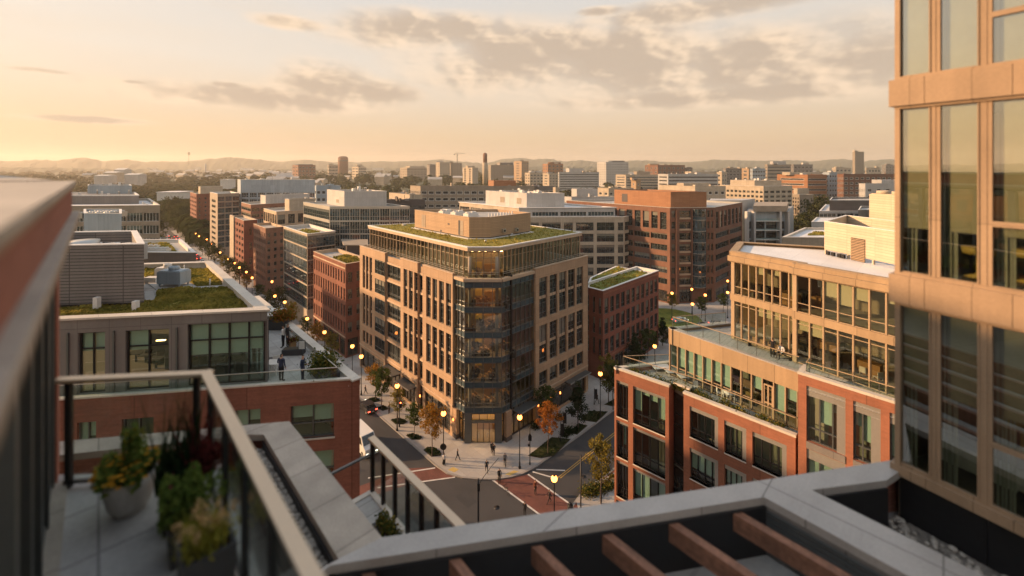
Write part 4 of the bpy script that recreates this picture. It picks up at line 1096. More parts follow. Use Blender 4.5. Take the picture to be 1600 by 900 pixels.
plain(B, CBp[2], CBp[3], 0, zt, 'cream_stone'); f = Fc(CBp[3], CBp[0]); facade(B, f, 0, zt, [(zt - 1.9 - 2.9 - 4.0*k, zt - 1.9 - 4.0*k, grid(0, f.L, 7, .75), st) for k in range(6)][::-1], 'cream_stone', .3)
roof(B, CBp, zt - .3, 'roof_white', zt, .4, 'white_trim')
c = WD(811, 151); t2 = [along(c, U, hit(718, c, U)), c, WD(961, 152.5), along(WD(961, 152.5), U, 38)]
f = Fc(t2[1], t2[2]); z2 = ZP(325, 152); facade(B, f, zt - .3, z2, [(zt + .1, z2 - 1.35, grid(f.at(830), f.L, 3, .93), W_(8, (), 'pane_blue', 'white_trim', .08))], 'white_panel')
f = Fc(t2[0], t2[1]); facade(B, f, 0, z2, [(z2 - 4 - 4*k, z2 - 1.5 - 4*k, grid(0, f.L, 5, .9), st) for k in range(6)][::-1], 'cream_stone'); plain(B, t2[2], t2[3], zt - .3, z2, 'white_panel')
roof(B, t2, z2 - .4, 'roof_white', z2, .5, 'white_trim', ov=.3, th=.25)
t3 = blockpoly(823, 157, 759, 882, U, FR_); mechbox(B, t3, z2 - .4, ZP(302, 157), 'white_panel', 'white_trim'); f = Fc(t3[0], t3[1])
for px in (785, 811): a = f.at(px); f.box(B.mb('louvre', 'beige_panel'), a - 1.2, a + 1.2, z2 + .8, z2 + 3, .002, .06)
vents(B, off_poly(t3, 1.5), ZP(302, 157) - .5, 14, 'white_trim', .8, 1.6)
B.finish()

# terracotta office across the place, with rounded glass bay on its corner
d0 = 141.; c1 = WD(1047, d0); c2 = WD(1116, d0 + 1.5); a0 = along(c1, U, hit(885, c1, U)); b0 = along(c2, V, hit(1160, c2, V))
pp = [a0, c1, c2, b0, add(b0, mul(U, 30))]; zt = ZP(325, d0)
B = Bldg('office_building', 'terracotta office with rounded glass bay and orange plant room across the square', loc=(*c1, 0))
def to_rows(ops_hi, ops_lo, sthi, stlo):
    rows = [(.5, 4.2, ops_lo, wst('pane_lit', 'dark_metal', 3, (.7,), .12, .1))]
    for k in range(5): rows.append((5.6 + 3.75*k + .75, 5.6 + 3.75*k + 2.75, ops_lo, stlo))
    rows.append((5.6 + 18.75 + .4, zt - 1.6, ops_hi, sthi)); return rows
f = Fc(a0, c1)
facade(B, f, 0, zt, to_rows(grid(f.at(900), f.L - .8, 12, .72), grid(f.at(900), f.L - .8, 6, .93), W_(1, (.3, .62)), W_(5)), 'terracotta', .35)
f = Fc(c1, c2); cols = [(f.at(a), f.at(b)) for a, b in ((1049.5, 1055), (1061, 1079.5), (1104, 1108.5), (1111, 1114))]
rows = [(.6, 4.8, [(f.at(1061), f.at(1079.5)), (f.at(1104), f.at(1112))], wst('pane_lit', 'dark_metal', 3, (.7,), .12, .1))] + [(5.6 + 3.75*k + .8, 5.6 + 3.75*k + 3.1, cols, W_(2, (.35,))) for k in range(7) if 5.6 + 3.75*k + 3.1 < zt - .8]
facade(B, f, 0, zt, rows, 'terracotta', .35)
for a_, b_ in ((1055.5, 1060.5), (1079.7, 1081.5), (1102, 1103.5)): f.box(B.mb('pier', 'terracotta'), f.at(a_), f.at(b_), 0, zt - .5, .002, .5)
for k in range(7): f.box(B.mb('spandrel_band', 'tan_trim'), f.at(1061), f.at(1079.5), 5.6 + 3.75*k + .2, 5.6 + 3.75*k + .75, .003, .15)
ca = f.at(1082); cb = f.at(1102); m_ = (ca + cb)/2; rr = (cb - ca)/2
arc = [f.P(m_ - rr*math.cos(math.pi*i/6), 0, .02 + rr*.75*math.sin(math.pi*i/6))[:2] for i in range(7)]
for i in range(6):
    g_ = Fc(arc[i], arc[i+1])
    for k in range(7):
        z0 = 5.6 + 3.75*k
        if z0 + 3.7 > zt: break
        B.window(g_, .02, g_.L - .02, z0 + 1.15, z0 + 3.7, 0., W_(1, (), 'pane_blue')); g_.quad(B.mb('spandrel', 'spandrel'), 0, g_.L, z0 + .1, z0 + 1.1, .01)
        g_.box(B.mb('bay_band', 'alu'), 0, g_.L, z0 - .05, z0 + .1, -.05, .06)
B.mb('bay_roof', 'roof_dark').face([(*q_, zt - .6) for q_ in arc])
f = Fc(c2, b0); facade(B, f, 0, zt, to_rows(grid(.8, f.L - .5, 7, .66), grid(.8, f.L - .5, 2, .92), W_(1, (.3, .62)), W_(6)), 'terracotta', .35)
plain(B, b0, pp[4], 0, zt, 'terracotta'); plain(B, pp[4], a0, 0, zt, 'terracotta'); roof(B, pp, zt - .6, 'roof_membrane', zt, .5, 'alu')
mp = blockpoly(1048, 146, 960, 1104, U, (1, .06)); mechbox(B, mp, zt - .6, ZP(300, 146), 'orange_siding', 'dark_siding'); f = Fc(mp[0], mp[1]); a = f.at(976); f.box(B.mb('louvre', 'dark_siding'), a - 1.2, a + 1.2, zt + .6, zt + 3.6, .002, .05)
B.finish()

# grey framed balconied block and what stands behind it
B = Bldg('apartment_building', 'white framed apartment block with open balconies and brown roof slab', loc=(*WD(1165, 178), 0))
q = [WD(1165, 178), WD(1229, 178), WD(1240, 205), WD(1172, 205)]; zt = ZP(331, 178)
f = Fc(q[0], q[1]); facade(B, f, 0, zt, [(4 + 3.9*k, 7.2 + 3.9*k, [(f.at(1167), f.at(1170)), (f.at(1171), f.at(1174)), (f.at(1178), f.at(1195)), (f.at(1197), f.at(1214)), (f.at(1218), f.at(1226))], W_(3, (.3,), 'pane', 'dark_metal')) for k in range(5)], 'blue_panel', .8)
for k in range(6):
    f.box(B.mb('balcony', 'white_trim'), f.at(1176), f.at(1215), 3.5 + 3.9*k, 3.8 + 3.9*k, .01, 1.8); f.box(B.mb('balcony_rail', 'glass_rail'), f.at(1176), f.at(1215), 3.8 + 3.9*k, 4.8 + 3.9*k, 1.72, 1.76)
for px in (1165, 1175.5, 1215.5, 1228): f.box(B.mb('frame_column', 'white_panel'), f.at(px) - .4, f.at(px) + .4, 0, zt + .3, .01, 2.)
for p0, p1 in ((q[1], q[2]), (q[2], q[3]), (q[3], q[0])): plain(B, p0, p1, 0, zt, 'blue_panel')
roof(B, q, zt - .2, 'roof_membrane'); B.mb('roof_slab', 'beige_panel').prism([WD(1177, 176), WD(1229, 176), WD(1232, 196), WD(1180, 196)], zt + .3, ZP(321, 178))
B.mb('rear_wing', 'white_panel').prism([WD(1108, 190), WD(1160, 190), WD(1180, 200), WD(1110, 200)], 0, ZP(313, 190), bottom=False)
B.finish()
B, p, z = obj_block('office_building', 'large cream office with punched windows beyond the balconied block', 1193, 291, 265, 1128, 1238, 'cream_stone',
    fspec(10, .62, 9, W_(2), 5, 2.2, .25, .5), fspec(5, .66, 9, W_(3), 5, 2.2, .25, .5), cap='white_trim', vr=(1, .25))
t2 = blockpoly(1179, 272, 1141, 1221, U, (1, .1)); mechbox(B, t2, z - .8, ZP(282, 272), 'cream_stone'); vents(B, t2, ZP(282, 272) - .5, 8, 'white_trim', 1, 2); B.finish()
B, p, z = obj_block('apartment_building', 'pinkish stepped apartment block beside the dark trees', 1249, 304, 290, 1238, 1271, 'beige_panel', fspec(3, .5, 8, W_(2), 5, 1.5), fspec(4, .35, 8, W_(1), 5, 3.), vr=FR_)
t2 = blockpoly(1246, 296, 1240, 1264, U, FR_); B.mb('upper_storey', 'cream_stone').prism(t2, z - .8, ZP(294, 296), bottom=False); B.finish()
# dark mechanical block and glass pavilion on the east
B = Bldg('office_building', 'low white framed glass building under a long dark plant screen', loc=(*WD(1280, 170), 0))
q = [WD(1280, 170), WD(1500, 170), WD(1500, 210), WD(1290, 200)]; zt = ZP(330, 170); f = Fc(q[0], q[1])
facade(B, f, 0, zt, [(4 + 4*k, 7.4 + 4*k, grid(0, f.L, 8, .94), W_(4, (), 'pane_blue', 'white_trim')) for k in range(5)] + [(zt - 3.6, zt - .9, grid(0, f.L, 8, .94), W_(4, (), 'pane_blue', 'white_trim'))], 'white_panel')
plain(B, q[3], q[0], 0, zt, 'white_panel'); plain(B, q[1], q[2], 0, zt, 'white_panel'); plain(B, q[2], q[3], 0, zt, 'white_panel'); roof(B, q, zt - .3, 'roof_white', zt, .4, 'white_trim')
mechbox(B, [WD(1296, 174), WD(1490, 174), WD(1490, 196), WD(1300, 190)], zt - .3, ZP(313, 174), 'dark_siding', 'white_trim')
mechbox(B, [WD(1341, 150), WD(1500, 150), WD(1500, 164), WD(1345, 164)], 0, ZP(328, 150), 'grey_panel', 'white_trim')
t2 = [WD(1268, 152), WD(1310, 152), WD(1318, 166), WD(1276, 166)]; f = Fc(t2[0], t2[1]); z2 = ZP(347, 152); facade(B, f, 0, z2, [(3 + 4*k, 6.2 + 4*k, grid(0, f.L, 3, .9), W_(3, (), 'pane_blue', 'white_trim')) for k in range(5) if 6.2 + 4*k < z2], 'white_panel'); plain(B, t2[3], t2[0], 0, z2, 'white_panel'); roof(B, t2, z2 - .2, 'roof_white', z2, .3, 'white_trim')
for px in (1362, 1372): B.mb('flue', 'alu').lathe([(.5, 0), (.5, 3.6)], (*WD(px, 148), ZP(338, 148)), 10)
B.finish()
B = Bldg('office_building', 'flat roofed beige building with planted patch behind the cream plant screen', loc=(*WD(1222, 110), 0))
q = [WD(1222, 110), WD(1420, 108), WD(1440, 126), WD(1257, 127)]; zt = ZP(371, 110); f = Fc(q[0], q[1])
facade(B, f, 0, zt, [(4 + 4*k, 6.9 + 4*k, grid(0, f.L, 12, .86), W_(3, (), 'pane')) for k in range(5)], 'beige_panel'); f = Fc(q[3], q[0]); facade(B, f, 0, zt, [(4 + 4*k, 6.9 + 4*k, grid(0, f.L, 6, .8), W_(2)) for k in range(5)], 'beige_panel'); plain(B, q[1], q[2], 0, zt, 'beige_panel'); plain(B, q[2], q[3], 0, zt, 'beige_panel')
roof(B, q, zt - .5, 'roof_white', zt, .5, 'coping'); turf(B, [WD(1262, 116), WD(1330, 116), WD(1335, 122), WD(1272, 122)], zt - .45, 'sedum', 400, .25); vents(B, off_poly(q, 3), zt - .5, 6, 'white_trim'); B.finish()
# ---------------------------------------------------------------- terrace block on the near west side
ZT = 32.5; ZTF = 31.95
K = W2(562, 590, ZT); A = W2(40, 626.3, ZT); KB = along(K, U, 24); AB = add(A, sub(KB, K))
B = Bldg('brick_building', 'red brick block carrying a paved roof terrace and grey glazed pavilion', loc=(*K, 0), near=True, maxwin=60)
f = Fc(A, K); ops = [(f.at(a), f.at(b)) for a, b in ((60, 84), (120, 150), (190, 240), (366, 407), (454, 522))]
stb = wst('glass_green', 'mullion_grey', 2, (.42,), .07, .08, blind=('blind_green', .9, .35, .75))
facade(B, f, 0, ZT - .1, [(28.9 - 2.95*k, 31.0 - 2.95*k, ops, stb) for k in range(9)][::-1], 'brick_red', .22)
for a_, b_, (x0, x1) in [(28.9 - 2.95*k, 31.0 - 2.95*k, o_) for k in range(3) for o_ in ops]: f.box(B.mb('window_sill', 'coping'), x0 - .05, x1 + .05, a_ - .1, a_, -.1, .06)
for k in range(9): f.quad(B.mb('inner_wall', 'furniture_dark'), .1, f.L - 3.2, 28.6 - 2.95*k, 31.3 - 2.95*k, -2.5); f.quad(B.mb('inner_wall', 'furniture_dark'), .1, f.L - 3.2, 28.6, 28.61, -1)
for k in range(10): B.mb('floor_slab', 'inner_wall').face([f.P(.2, 31.5 - 2.95*k, -.25), f.P(f.L - .5, 31.5 - 2.95*k, -.25), f.P(f.L - 3.2, 31.5 - 2.95*k, -2.5), f.P(.2, 31.5 - 2.95*k, -2.5)])
f = Fc(K, KB); facade(B, f, 0, ZT - .1, [(5 + 4*k, 7.6 + 4*k, grid(0, f.L, 7, .55), W_(3)) for k in range(6)], 'brick_red', .25)
plain(B, KB, AB, 0, ZT - .1, 'brick_red'); plain(B, AB, A, 0, ZT - .1, 'brick_red')
B.mb('terrace_floor', 'paver').face([(*q, ZTF) for q in (A, K, KB, AB)])
cp = B.mb('coping', 'coping')
f = Fc(A, K); f.box(cp, -.1, f.L + .06, ZT - .1, ZT, -.22, .06)
f2 = Fc(K, KB); f2.box(cp, -.06 + .0, f2.L, ZT - .098, ZT + .002, -.5, .06)
f.quad(B.mb('parapet', 'coping'), 0, f.L, ZTF, ZT - .1, -.2); f2.quad(B.mb('parapet', 'coping'), .3, f2.L, ZTF, ZT - .1, -.42)
for i in range(int(f2.L/.28)): f2.box(B.mb('parapet_fin', 'white_trim'), i*.28 + .4, i*.28 + .45, ZTF + .12, ZT - .1, -.5, -.425)
f2.box(B.mb('parapet_fin', 'white_trim'), .4, f2.L, ZTF, ZTF + .12, -.56, -.425)
# pavilion
ZR = 36.7; Q = W2(418, 597, ZTF); QA = W2(30, 500.5, ZR); QB = along(Q, U, 19.5)
fq = Fc(QA, Q); pav = [QA, Q, QB, add(QB, sub(QA, Q))]
stp = wst('glass_green', 'dark_metal', 2, (.72,), .08, .1, blind=('blind_green', 1., .3, .56))
def pcol(a, b): return (fq.at(a), fq.at(b))
facade(B, fq, ZTF, ZR - .12, [(ZTF + .05, 35.75, [pcol(45, 92), pcol(122, 164), pcol(196, 264)], stp)], 'grey_panel', .25, 0, fq.at(293), part='pavilion_wall')
st4 = wst('glass_green', 'dark_metal', 4, (.72,), .08, .1, blind=('blind_green', 1., .4, .54))
facade(B, fq, ZTF, ZR - .12, [(ZTF + .05, 35.95, [(fq.at(293), fq.L - .02)], st4)], 'grey_panel', .25, fq.at(293), fq.L, part='pavilion_wall')
for px in (178.5, 277, 107): fq.box(B.mb('downpipe', 'mullion_grey'), fq.at(px) - .05, fq.at(px) + .05, ZTF, ZR - .9, .004, .1)
fs = Fc(Q, QB); facade(B, fs, ZTF, ZR - .12, [(ZTF + .05, 35.9, grid(0, fs.L, 7, .92), wst('glass_green', 'dark_metal', 2, (.72,), .08, .1))], 'grey_panel', .2, part='pavilion_wall')
plain(B, QB, pav[3], ZTF, ZR - .12, 'grey_panel', 'pavilion_wall')
B.mb('pavilion_inner', 'furniture_dark').prism(off_poly(pav, 5.5), ZTF, 35.9, top=False, bottom=False)
B.mb('pavilion_inner', 'inner_ceiling').face([(*q, 35.98) for q in off_poly(pav, .2)]); B.mb('pavilion_inner', 'inner_floor').face([(*q, ZTF + .02) for q in off_poly(pav, .2)])
for i in range(8):
    q = fq.P(fq.at(130) + i*1.05, 0, -random.uniform(1.5, 4.5))[:2]; B.mb('pavilion_table', 'furniture_dark').cbox(q, fq.t, .9, .7, ZTF + .65, ZTF + .7); B.mb('pavilion_table', 'furniture_dark').cbox(q, fq.t, .1, .1, ZTF, ZTF + .65)
    B.mb('pavilion_chair', 'furniture_dark').cbox(add(q, (.8, .1)), U, .45, .45, ZTF, ZTF + .9)
for px, w_ in ((214, .9), (384, .3)): q = fq.P(fq.at(px), 0, -2.2); B.mb('pendant_lamp', 'room_light').cbox(q[:2], fq.t, w_*.6, .12, 34.2 if px < 300 else 35.2, 34.25 if px < 300 else 35.5)
roof(B, pav, 36.05, 'gravel_roof', ZR - .12, .45, 'coping', ov=.1, th=.12)
def rp_(pts, z=36.06): return ccw([W2(x, y, z) for x, y in pts])
turf(B, rp_([(40, 495), (118, 494), (240, 487), (391, 483), (362, 451.5), (246, 455.5), (243, 475), (120, 482), (40, 484)]), 36.06, 'sedum', tufts=5200, size=.13, th=.14)
turf(B, rp_([(226, 446), (226, 423), (331, 421), (348, 445), (308, 447.5), (292, 438), (284, 433), (262, 436), (226, 437)]), 36.06, 'sedum', tufts=2200, size=.13, th=.14)
def slab(pts, z, mat='paver'): B.mb('roof_path', mat).prism(rp_(pts), z, z + .05, bottom=False)
slab([(226, 456), (246, 454.5), (243, 474.5), (226, 476)], 36.055); slab([(226, 439), (262, 437), (284, 434), (307, 448.5), (358, 446), (362, 450), (246, 455)], 36.056)
# screened plant room with louvred skin
lb = [WD(20, 28.8), WD(225, 29.7), along(WD(225, 29.7), U, 8.5), along(WD(20, 28.8), U, 8.5)]
mechbox(B, lb, 36.45, ZP(383, 29.5), 'grey_louvre', 'white_trim', deep=1.3, rim=.3); B.mb('roof_plant', 'roof_dark').prism(off_poly(lb, .2), 36.05, 36.45, top=False, bottom=False)
for i in range(3): B.mb('exhaust_duct', 'alu').tube((*WD(130 + 28*i, 33.5), 39.4), (*WD(160 + 28*i, 34.2), 39.4), .5, .5, 12)
for i in range(6): B.mb('exhaust_duct', 'white_trim').cbox(WD(150 + 13*i, 32.5 + (i % 2)), U, .25, 1.2, 38.6, 39.9)
B.mb('exhaust_duct', 'alu').lathe([(1.3, 0), (1.3, .9), (1.0, 1.1), (1.05, 1.4)], (*WD(128, 33), 38.8), 18)
for px, h in ((151.5, 1.), (212, .75)): B.mb('bollard_vent', 'white_trim').cbox(WD(px, 28.9), (1, 0), .3, .3, 36.05, 36.05 + h)
hvac(B, W2(272, 446, 36.1), nrm(1, -.05), 2.0, 1.1, 36.08, 1.25, 'blue_panel'); hvac(B, W2(262, 434, 36.1), nrm(1, 0), 1.6, .9, 36.08, .9, 'white_trim'); B.mb('rooftop_unit', 'white_trim').cbox(W2(238, 440, 36.1), (1, 0), 1.0, .6, 36.08, 36.5)
for px, py in ((250, 428), (271, 426), (288, 424), (328, 447)): B.mb('roof_vent', 'white_trim').lathe([(.05, 0), (.05, .6)], W(px, py, 36.1), 6)
B.finish()
# glass guard along the front of the terrace
t = thing('glass_balustrade', 'clear glass guard with slim rail along the brick terrace front', 'balustrade', (*A, ZT))
f = Fc(A, K); n = int(f.L/2.1)
for i in range(n):
    a, b = .2 + i*(f.L - 1.6)/n, .2 + (i + 1)*(f.L - 1.6)/n; g = MB(); f.box(g, a + .02, b - .02, ZT + .0, ZT + .66, -.15, -.135); g.build('glass_panel', 'glass_rail', t)
g = MB(); f.box(g, .2, f.L - 1.4, ZT + .66, ZT + .70, -.17, -.12); fr2 = Fc(f.P(f.L - 1.4, 0, -.14)[:2], add(f.P(f.L - 1.4, 0, -.14)[:2], mul(U, 3.2))); fr2.box(g, 0, fr2.L, ZT + .66, ZT + .7, -.02, .02); g.build('top_rail', 'alu', t)
g = MB(); fr2.box(g, 0, fr2.L, ZT - .4, ZT + .66, -.006, .006); g.build('glass_panel', 'glass_rail', t)

# ---------------------------------------------------------------- terraced block on the near east side
A1 = WD(1143, 40.); D1 = nrm(27.2 - A1[0], 30. - A1[1]); F1 = along(A1, D1, 26.); B1 = WD(1290, 42.2); E1 = (44., 43.)
Z0, Z1, Z2, Z3 = 29.9, 33.45, 37.0, 37.95
M0 = W2(1047, 512, 29.95); M1 = W2(1247, 580, 29.95)
N0 = W2(960, 573, 25.8); N1 = W2(1045, 602, 25.8); N2 = W2(1068, 612, 25.8); N3 = W2(1243, 680, 25.8)
T0 = W2(1247, 580, 30.8); T1 = along(T0, sub(W2(1403, 628, 30.8), T0), 1.0); DT = nrm(*sub(T1, T0)); T1 = along(T0, DT, 22.)
B = Bldg('office_building', 'stepped office block with bronze glass storeys above orange brick and two terraces', loc=(*N0, 0), near=True, maxwin=100)
# upper two storeys
top_poly = [A1, F1, E1, B1]
fa = Fc(A1, F1); jog = fa.at(1247)
fb = Fc(add(fa.P(jog, 0)[:2], mul(fa.n, .35)), add(F1, mul(fa.n, .35)))
stu = lambda nv: wst('glass_bronze', 'bronze_frame', nv, (.245,), .05, .06, blind=('blind_cream', .45, .12, .8))
stl = lambda nv: wst('glass_bronze', 'bronze_frame', nv, (.9,), .05, .06, blind=('blind_cream', .25, .1, .4))
for (ff, a, b, n) in ((fa, .3, jog, 8), (fb, .05, fb.L, 21)):
    for i in range(n):
        x0, x1 = a + (b - a)*i/n, a + (b - a)*(i + 1)/n
        B.window(ff, x0 + .03, x1 - .03, Z1 + .55, Z2, .02, stu(1)); B.window(ff, x0 + .03, x1 - .03, Z0 - .1, Z1 - .05, .02, stl(1))
        if i: ff.box(B.mb('mullion', 'bronze_frame'), x0 - .035, x0 + .035, Z0 - .1, Z2, -.05, .09)
    ff.box(B.mb('fascia', 'bronze'), a - .3, b, Z2, Z3, -.6, .18); ff.box(B.mb('fascia', 'bronze'), a - .45, b, Z2 + .12, Z2 + .62, .182, .42)
    ff.box(B.mb('fascia', 'bronze'), a - .3, b, Z1 - .05, Z1 + .55, -.6, .2)
    ff.box(B.mb('mullion', 'bronze_frame'), a - .28, a + .03, Z0 - .1, Z2, -.1, .12)
    for z in (Z0, Z1 + .2): B.mb('floor_slab', 'inner_ceiling').face([ff.P(a, z, -.2), ff.P(b, z, -.2), ff.P(b, z, -6), ff.P(a, z, -6)])
    B.mb('floor_slab', 'inner_ceiling').face([ff.P(a, Z2 + .1, -.2), ff.P(b, Z2 + .1, -.2), ff.P(b, Z2 + .1, -6), ff.P(a, Z2 + .1, -6)])
    ff.quad(B.mb('inner_wall', 'inner_wall'), a, b, Z0, Z2, -6.)
    for i in range(12):
        q = ff.P(random.uniform(a + 1, b), 0, -random.uniform(1.2, 5))[:2]; z = random.choice((Z0, Z1 + .25)); B.mb('desk', 'furniture_dark' if i % 3 else 'furniture_warm').cbox(q, ff.t, 1.4, .7, z, z + random.uniform(.7, 1.3))
fl_ = Fc(add(A1, (3.4, 5.0)), A1); fl_.box(B.mb('fascia', 'bronze'), 0, fl_.L, Z2, Z3, -.5, .2); fl_.box(B.mb('fascia', 'bronze'), 0, fl_.L, Z1 - .05, Z1 + .55, -.5, .15)
B.window(fl_, 0, fl_.L, Z1 + .55, Z2, .02, stu(2)); B.window(fl_, 0, fl_.L, Z0, Z1 - .05, .02, stl(2))
plain(B, E1, B1, 0, Z3, 'bronze'); plain(B, B1, fl_.p0, 0, Z3, 'bronze'); plain(B, F1, E1, 0, Z3, 'bronze')
rf = [A1, fa.P(jog, 0, 0)[:2], fb.P(0, 0)[:2], fb.p1, E1, B1, fl_.p0]
B.mb('roof', 'roof_white').face([(*q, Z3 - .25) for q in rf]); ring(B.mb('coping', 'bronze'), rf, Z3, Z3 + .06, .02, .5)
# cream plant screen on its roof
c = W2(1403, 421.5, Z3 - .2); l = WD(1288, 40.2); dl = nrm(*sub(c, l)); c = along(l, dl, 18); pl = [l, c, add(c, (6, 7)), add(l, (6, 5))]
z1 = ZP(346, 40.2); pl = ccw(pl)
for i in range(4):
    ff = Fc(pl[i], pl[(i+1) % 4])
    ff.quad(B.mb('roof_plant', 'cream_siding'), 0, ff.L, Z3 + .15, z1); ff.quad(B.mb('roof_plant', 'cream_siding'), ff.L, 0, Z3 + .15, z1, -.15)
    for j in range(max(2, int(ff.L/2.2))): x = j*ff.L/max(2, int(ff.L/2.2)); ff.box(B.mb('screen_post', 'cream_siding'), x, x + .12, Z3 - .25, Z3 + .2, -.2, -.02)
ring(B.mb('coping', 'white_trim'), pl, z1, z1 + .05, .03, .2)
ff = Fc(l, c); a, b = ff.at(1330), ff.at(1352); ff.box(B.mb('louvre', 'furniture_dark'), a, b, ZP(412, 37.), ZP(368, 38.5), .001, .02)
n = 16
for j in range(n): z = ZP(412, 37.) + (ZP(368, 38.5) - ZP(412, 37.))*j/n; ff.box(B.mb('louvre', 'tan_siding'), a, b, z, z + .07, .02, .08)
hvac(B, WD(1360, 40), dl, 2.4, 1.4, Z3 - .2, 1.3, 'dark_siding'); hvac(B, WD(1392, 42.5), dl, 3., 1.6, Z3 + 1.2, 4.0, 'cream_siding')
for px in (1298, 1306, 1316, 1322): B.mb('roof_vent', 'dark_metal').cbox(add(ff.P(ff.at(px), 0, .3)[:2], (0, 0)), dl, .3, .2, Z3 - .2, Z3 + .12)
# middle storey
fm = Fc(M0, M1); ML = Fc(add(M0, (6.5, 1.6)), M0)
stm = lambda: wst('glass_green', 'bronze_frame', 1, (.3,), .055, .09, blind=('blind_green', .62, .3, .98))
n = 13
for i in range(n):
    x0, x1 = fm.L*i/n, fm.L*(i + 1)/n
    if i == 10: B.window(fm, x0 + .06, x1 - .06, 25.4, 28.0, .06, wst('glass_green', 'bronze_frame', 2, (.42,), .1, .12))
    else: B.window(fm, x0 + .03, x1 - .03, 25.35, 28.4, .06, stm())
    fm.box(B.mb('mullion', 'bronze_frame'), x0 - .04, x0 + .04, 25.35, 28.4, -.05, .12)
for i in range(3): B.window(ML, ML.L*i/3 + .03, ML.L*(i+1)/3 - .03, 25.35, 28.4, .06, stm())
for ff in (fm, ML): ff.box(B.mb('fascia', 'bronze'), -.05, ff.L + .08, 28.4, 29.87, -.4, .12); ff.box(B.mb('coping', 'ledge_metal'), -.05, ff.L + .1, 29.872, 29.95, -.45, .16)
fm.quad(B.mb('inner_wall', 'inner_wall'), 0, fm.L + 3, 25.3, 28.5, -5); B.mb('floor_slab', 'inner_ceiling').face([fm.P(.2, 28.5, -.2), fm.P(fm.L, 28.5, -.2), fm.P(fm.L, 28.5, -6), fm.P(2, 28.5, -6)])
for i in range(10): q = fm.P(random.uniform(2, fm.L), 0, -random.uniform(1, 4))[:2]; B.mb('desk', 'furniture_dark' if i % 2 else 'furniture_warm').cbox(q, fm.t, 1.3, .7, 25.3, 25.3 + random.uniform(.7, 1.2))
B.mb('terrace_floor', 'deck_grey').face([(*q, Z0 - .25) for q in (M0, M1, T0, T1, F1, add(F1, (3, 3)), add(A1, (3, 4)), add(M0, (6.5, 1.6)))])
# brick storeys
def brow(za, zb, pitch, n, ops, st): return [(za - pitch*k, zb - pitch*k, ops, st) for k in range(n)][::-1]
stk = lambda nv: wst('glass_green', 'dark_metal', nv, (.24,), .08, .1, blind=('blind_green', .75, .15, .9))
f = Fc(N0, N1); facade(B, f, 0, 25.62, brow(20.95, 24.55, 4., 5, [(f.at(963), f.at(981.5)), (f.at(989), f.at(1039.5))], stk(4)), 'brick_orange', .4)
for k in range(5):
    for a_, b_ in ((963, 981.5), (989, 1039.5)): f.box(B.mb('lintel', 'alu'), f.at(a_), f.at(b_), 24.2 - 4*k, 24.55 - 4*k, -.39, -.2); f.box(B.mb('window_sill', 'coping'), f.at(a_), f.at(b_), 20.85 - 4*k, 20.95 - 4*k, -.35, .05)
f.quad(B.mb('inner_wall', 'inner_wall'), 2.5, f.L - 1, 0, 25, -2.5)
fn = Fc(N1, N2); ni = add(mul(add(N1, N2), .5), mul(fn.n, -1.1)); n1b = add(N1, mul(f.n, -1.3)); f3 = Fc(N2, N3); n2b = add(N2, mul(f3.n, -1.0))
plain(B, N1, n1b, 0, 25.62, 'brick_orange'); plain(B, n2b, N2, 0, 25.62, 'brick_orange')
fz = Fc(n1b, n2b)
for k in range(7): B.window(fz, .02, fz.L - .02, .2 + 3.6*k, 3.7 + 3.6*k, 0., wst('pane', 'dark_metal', 1, (.3,), .06, .06))
f = f3; ops = [(f.at(a), f.at(b)) for a, b in ((1077.5, 1122), (1131.5, 1166), (1175.5, 1229))]
facade(B, f, 0, 25.62, brow(22.05, 24.75, 3.68, 6, ops, stk(4)), 'brick_orange', .4)
for k in range(6):
    for a_, b_ in ops: f.box(B.mb('lintel', 'alu'), a_, b_, 24.35 - 3.68*k, 24.75 - 3.68*k, -.39, -.12); f.box(B.mb('window_jamb', 'alu'), b_ - .35, b_, 22.05 - 3.68*k, 24.35 - 3.68*k, -.38, -.2); f.box(B.mb('window_sill', 'coping'), a_, b_, 21.95 - 3.68*k, 22.05 - 3.68*k, -.35, .05)
f.quad(B.mb('inner_wall', 'inner_wall'), .5, f.L - 1, 0, 25, -2.5)
n3b = add(N3, mul(f.n, -1.4)); plain(B, N3, n3b, 0, 25.62, 'brick_orange')
NB = add(N0, (6.0, 1.3)); plain(B, add(N0, (6.3, 1.4)), N0, 0, 25.62, 'brick_orange'); plain(B, add(M0, (6.5, 1.6)), M0, 0, 25.4, 'brick_orange')
B.mb('terrace_floor', 'paver').face([(*q, 25.25) for q in (N0, N1, n1b, n2b, N2, N3, n3b, M1, M0, add(M0, (4, .9)), add(N0, (6.3, 1.4)))])
cp = B.mb('coping', 'coping')
for ff in (Fc(N0, N1), Fc(N2, N3), Fc(add(N0, (6.3, 1.4)), N0)): ff.box(cp, -.04, ff.L + .04, 25.62, 25.8, -.36, .06); ff.quad(B.mb('parapet', 'brick_orange'), .1, ff.L, 25.25, 25.62, -.34)
fn.box(cp, -.1, fn.L + .1, 25.62, 25.79, -1.4, -.9)
f = Fc(T0, T1); DTn = f.n
opsT = [(f.at(1260), f.at(1321)), (f.at(1333), f.at(1376)), (f.at(1390), f.at(1440)), (f.at(1452), f.at(1520))]
stT = wst('glass_green', 'mullion_grey', 3, (.24,), .09, .12, blind=('blind_green', .7, .3, .98))
facade(B, f, 0, 30.62, brow(25.9, 29.95, 4.6, 6, opsT, stT), 'brick_orange', .35)
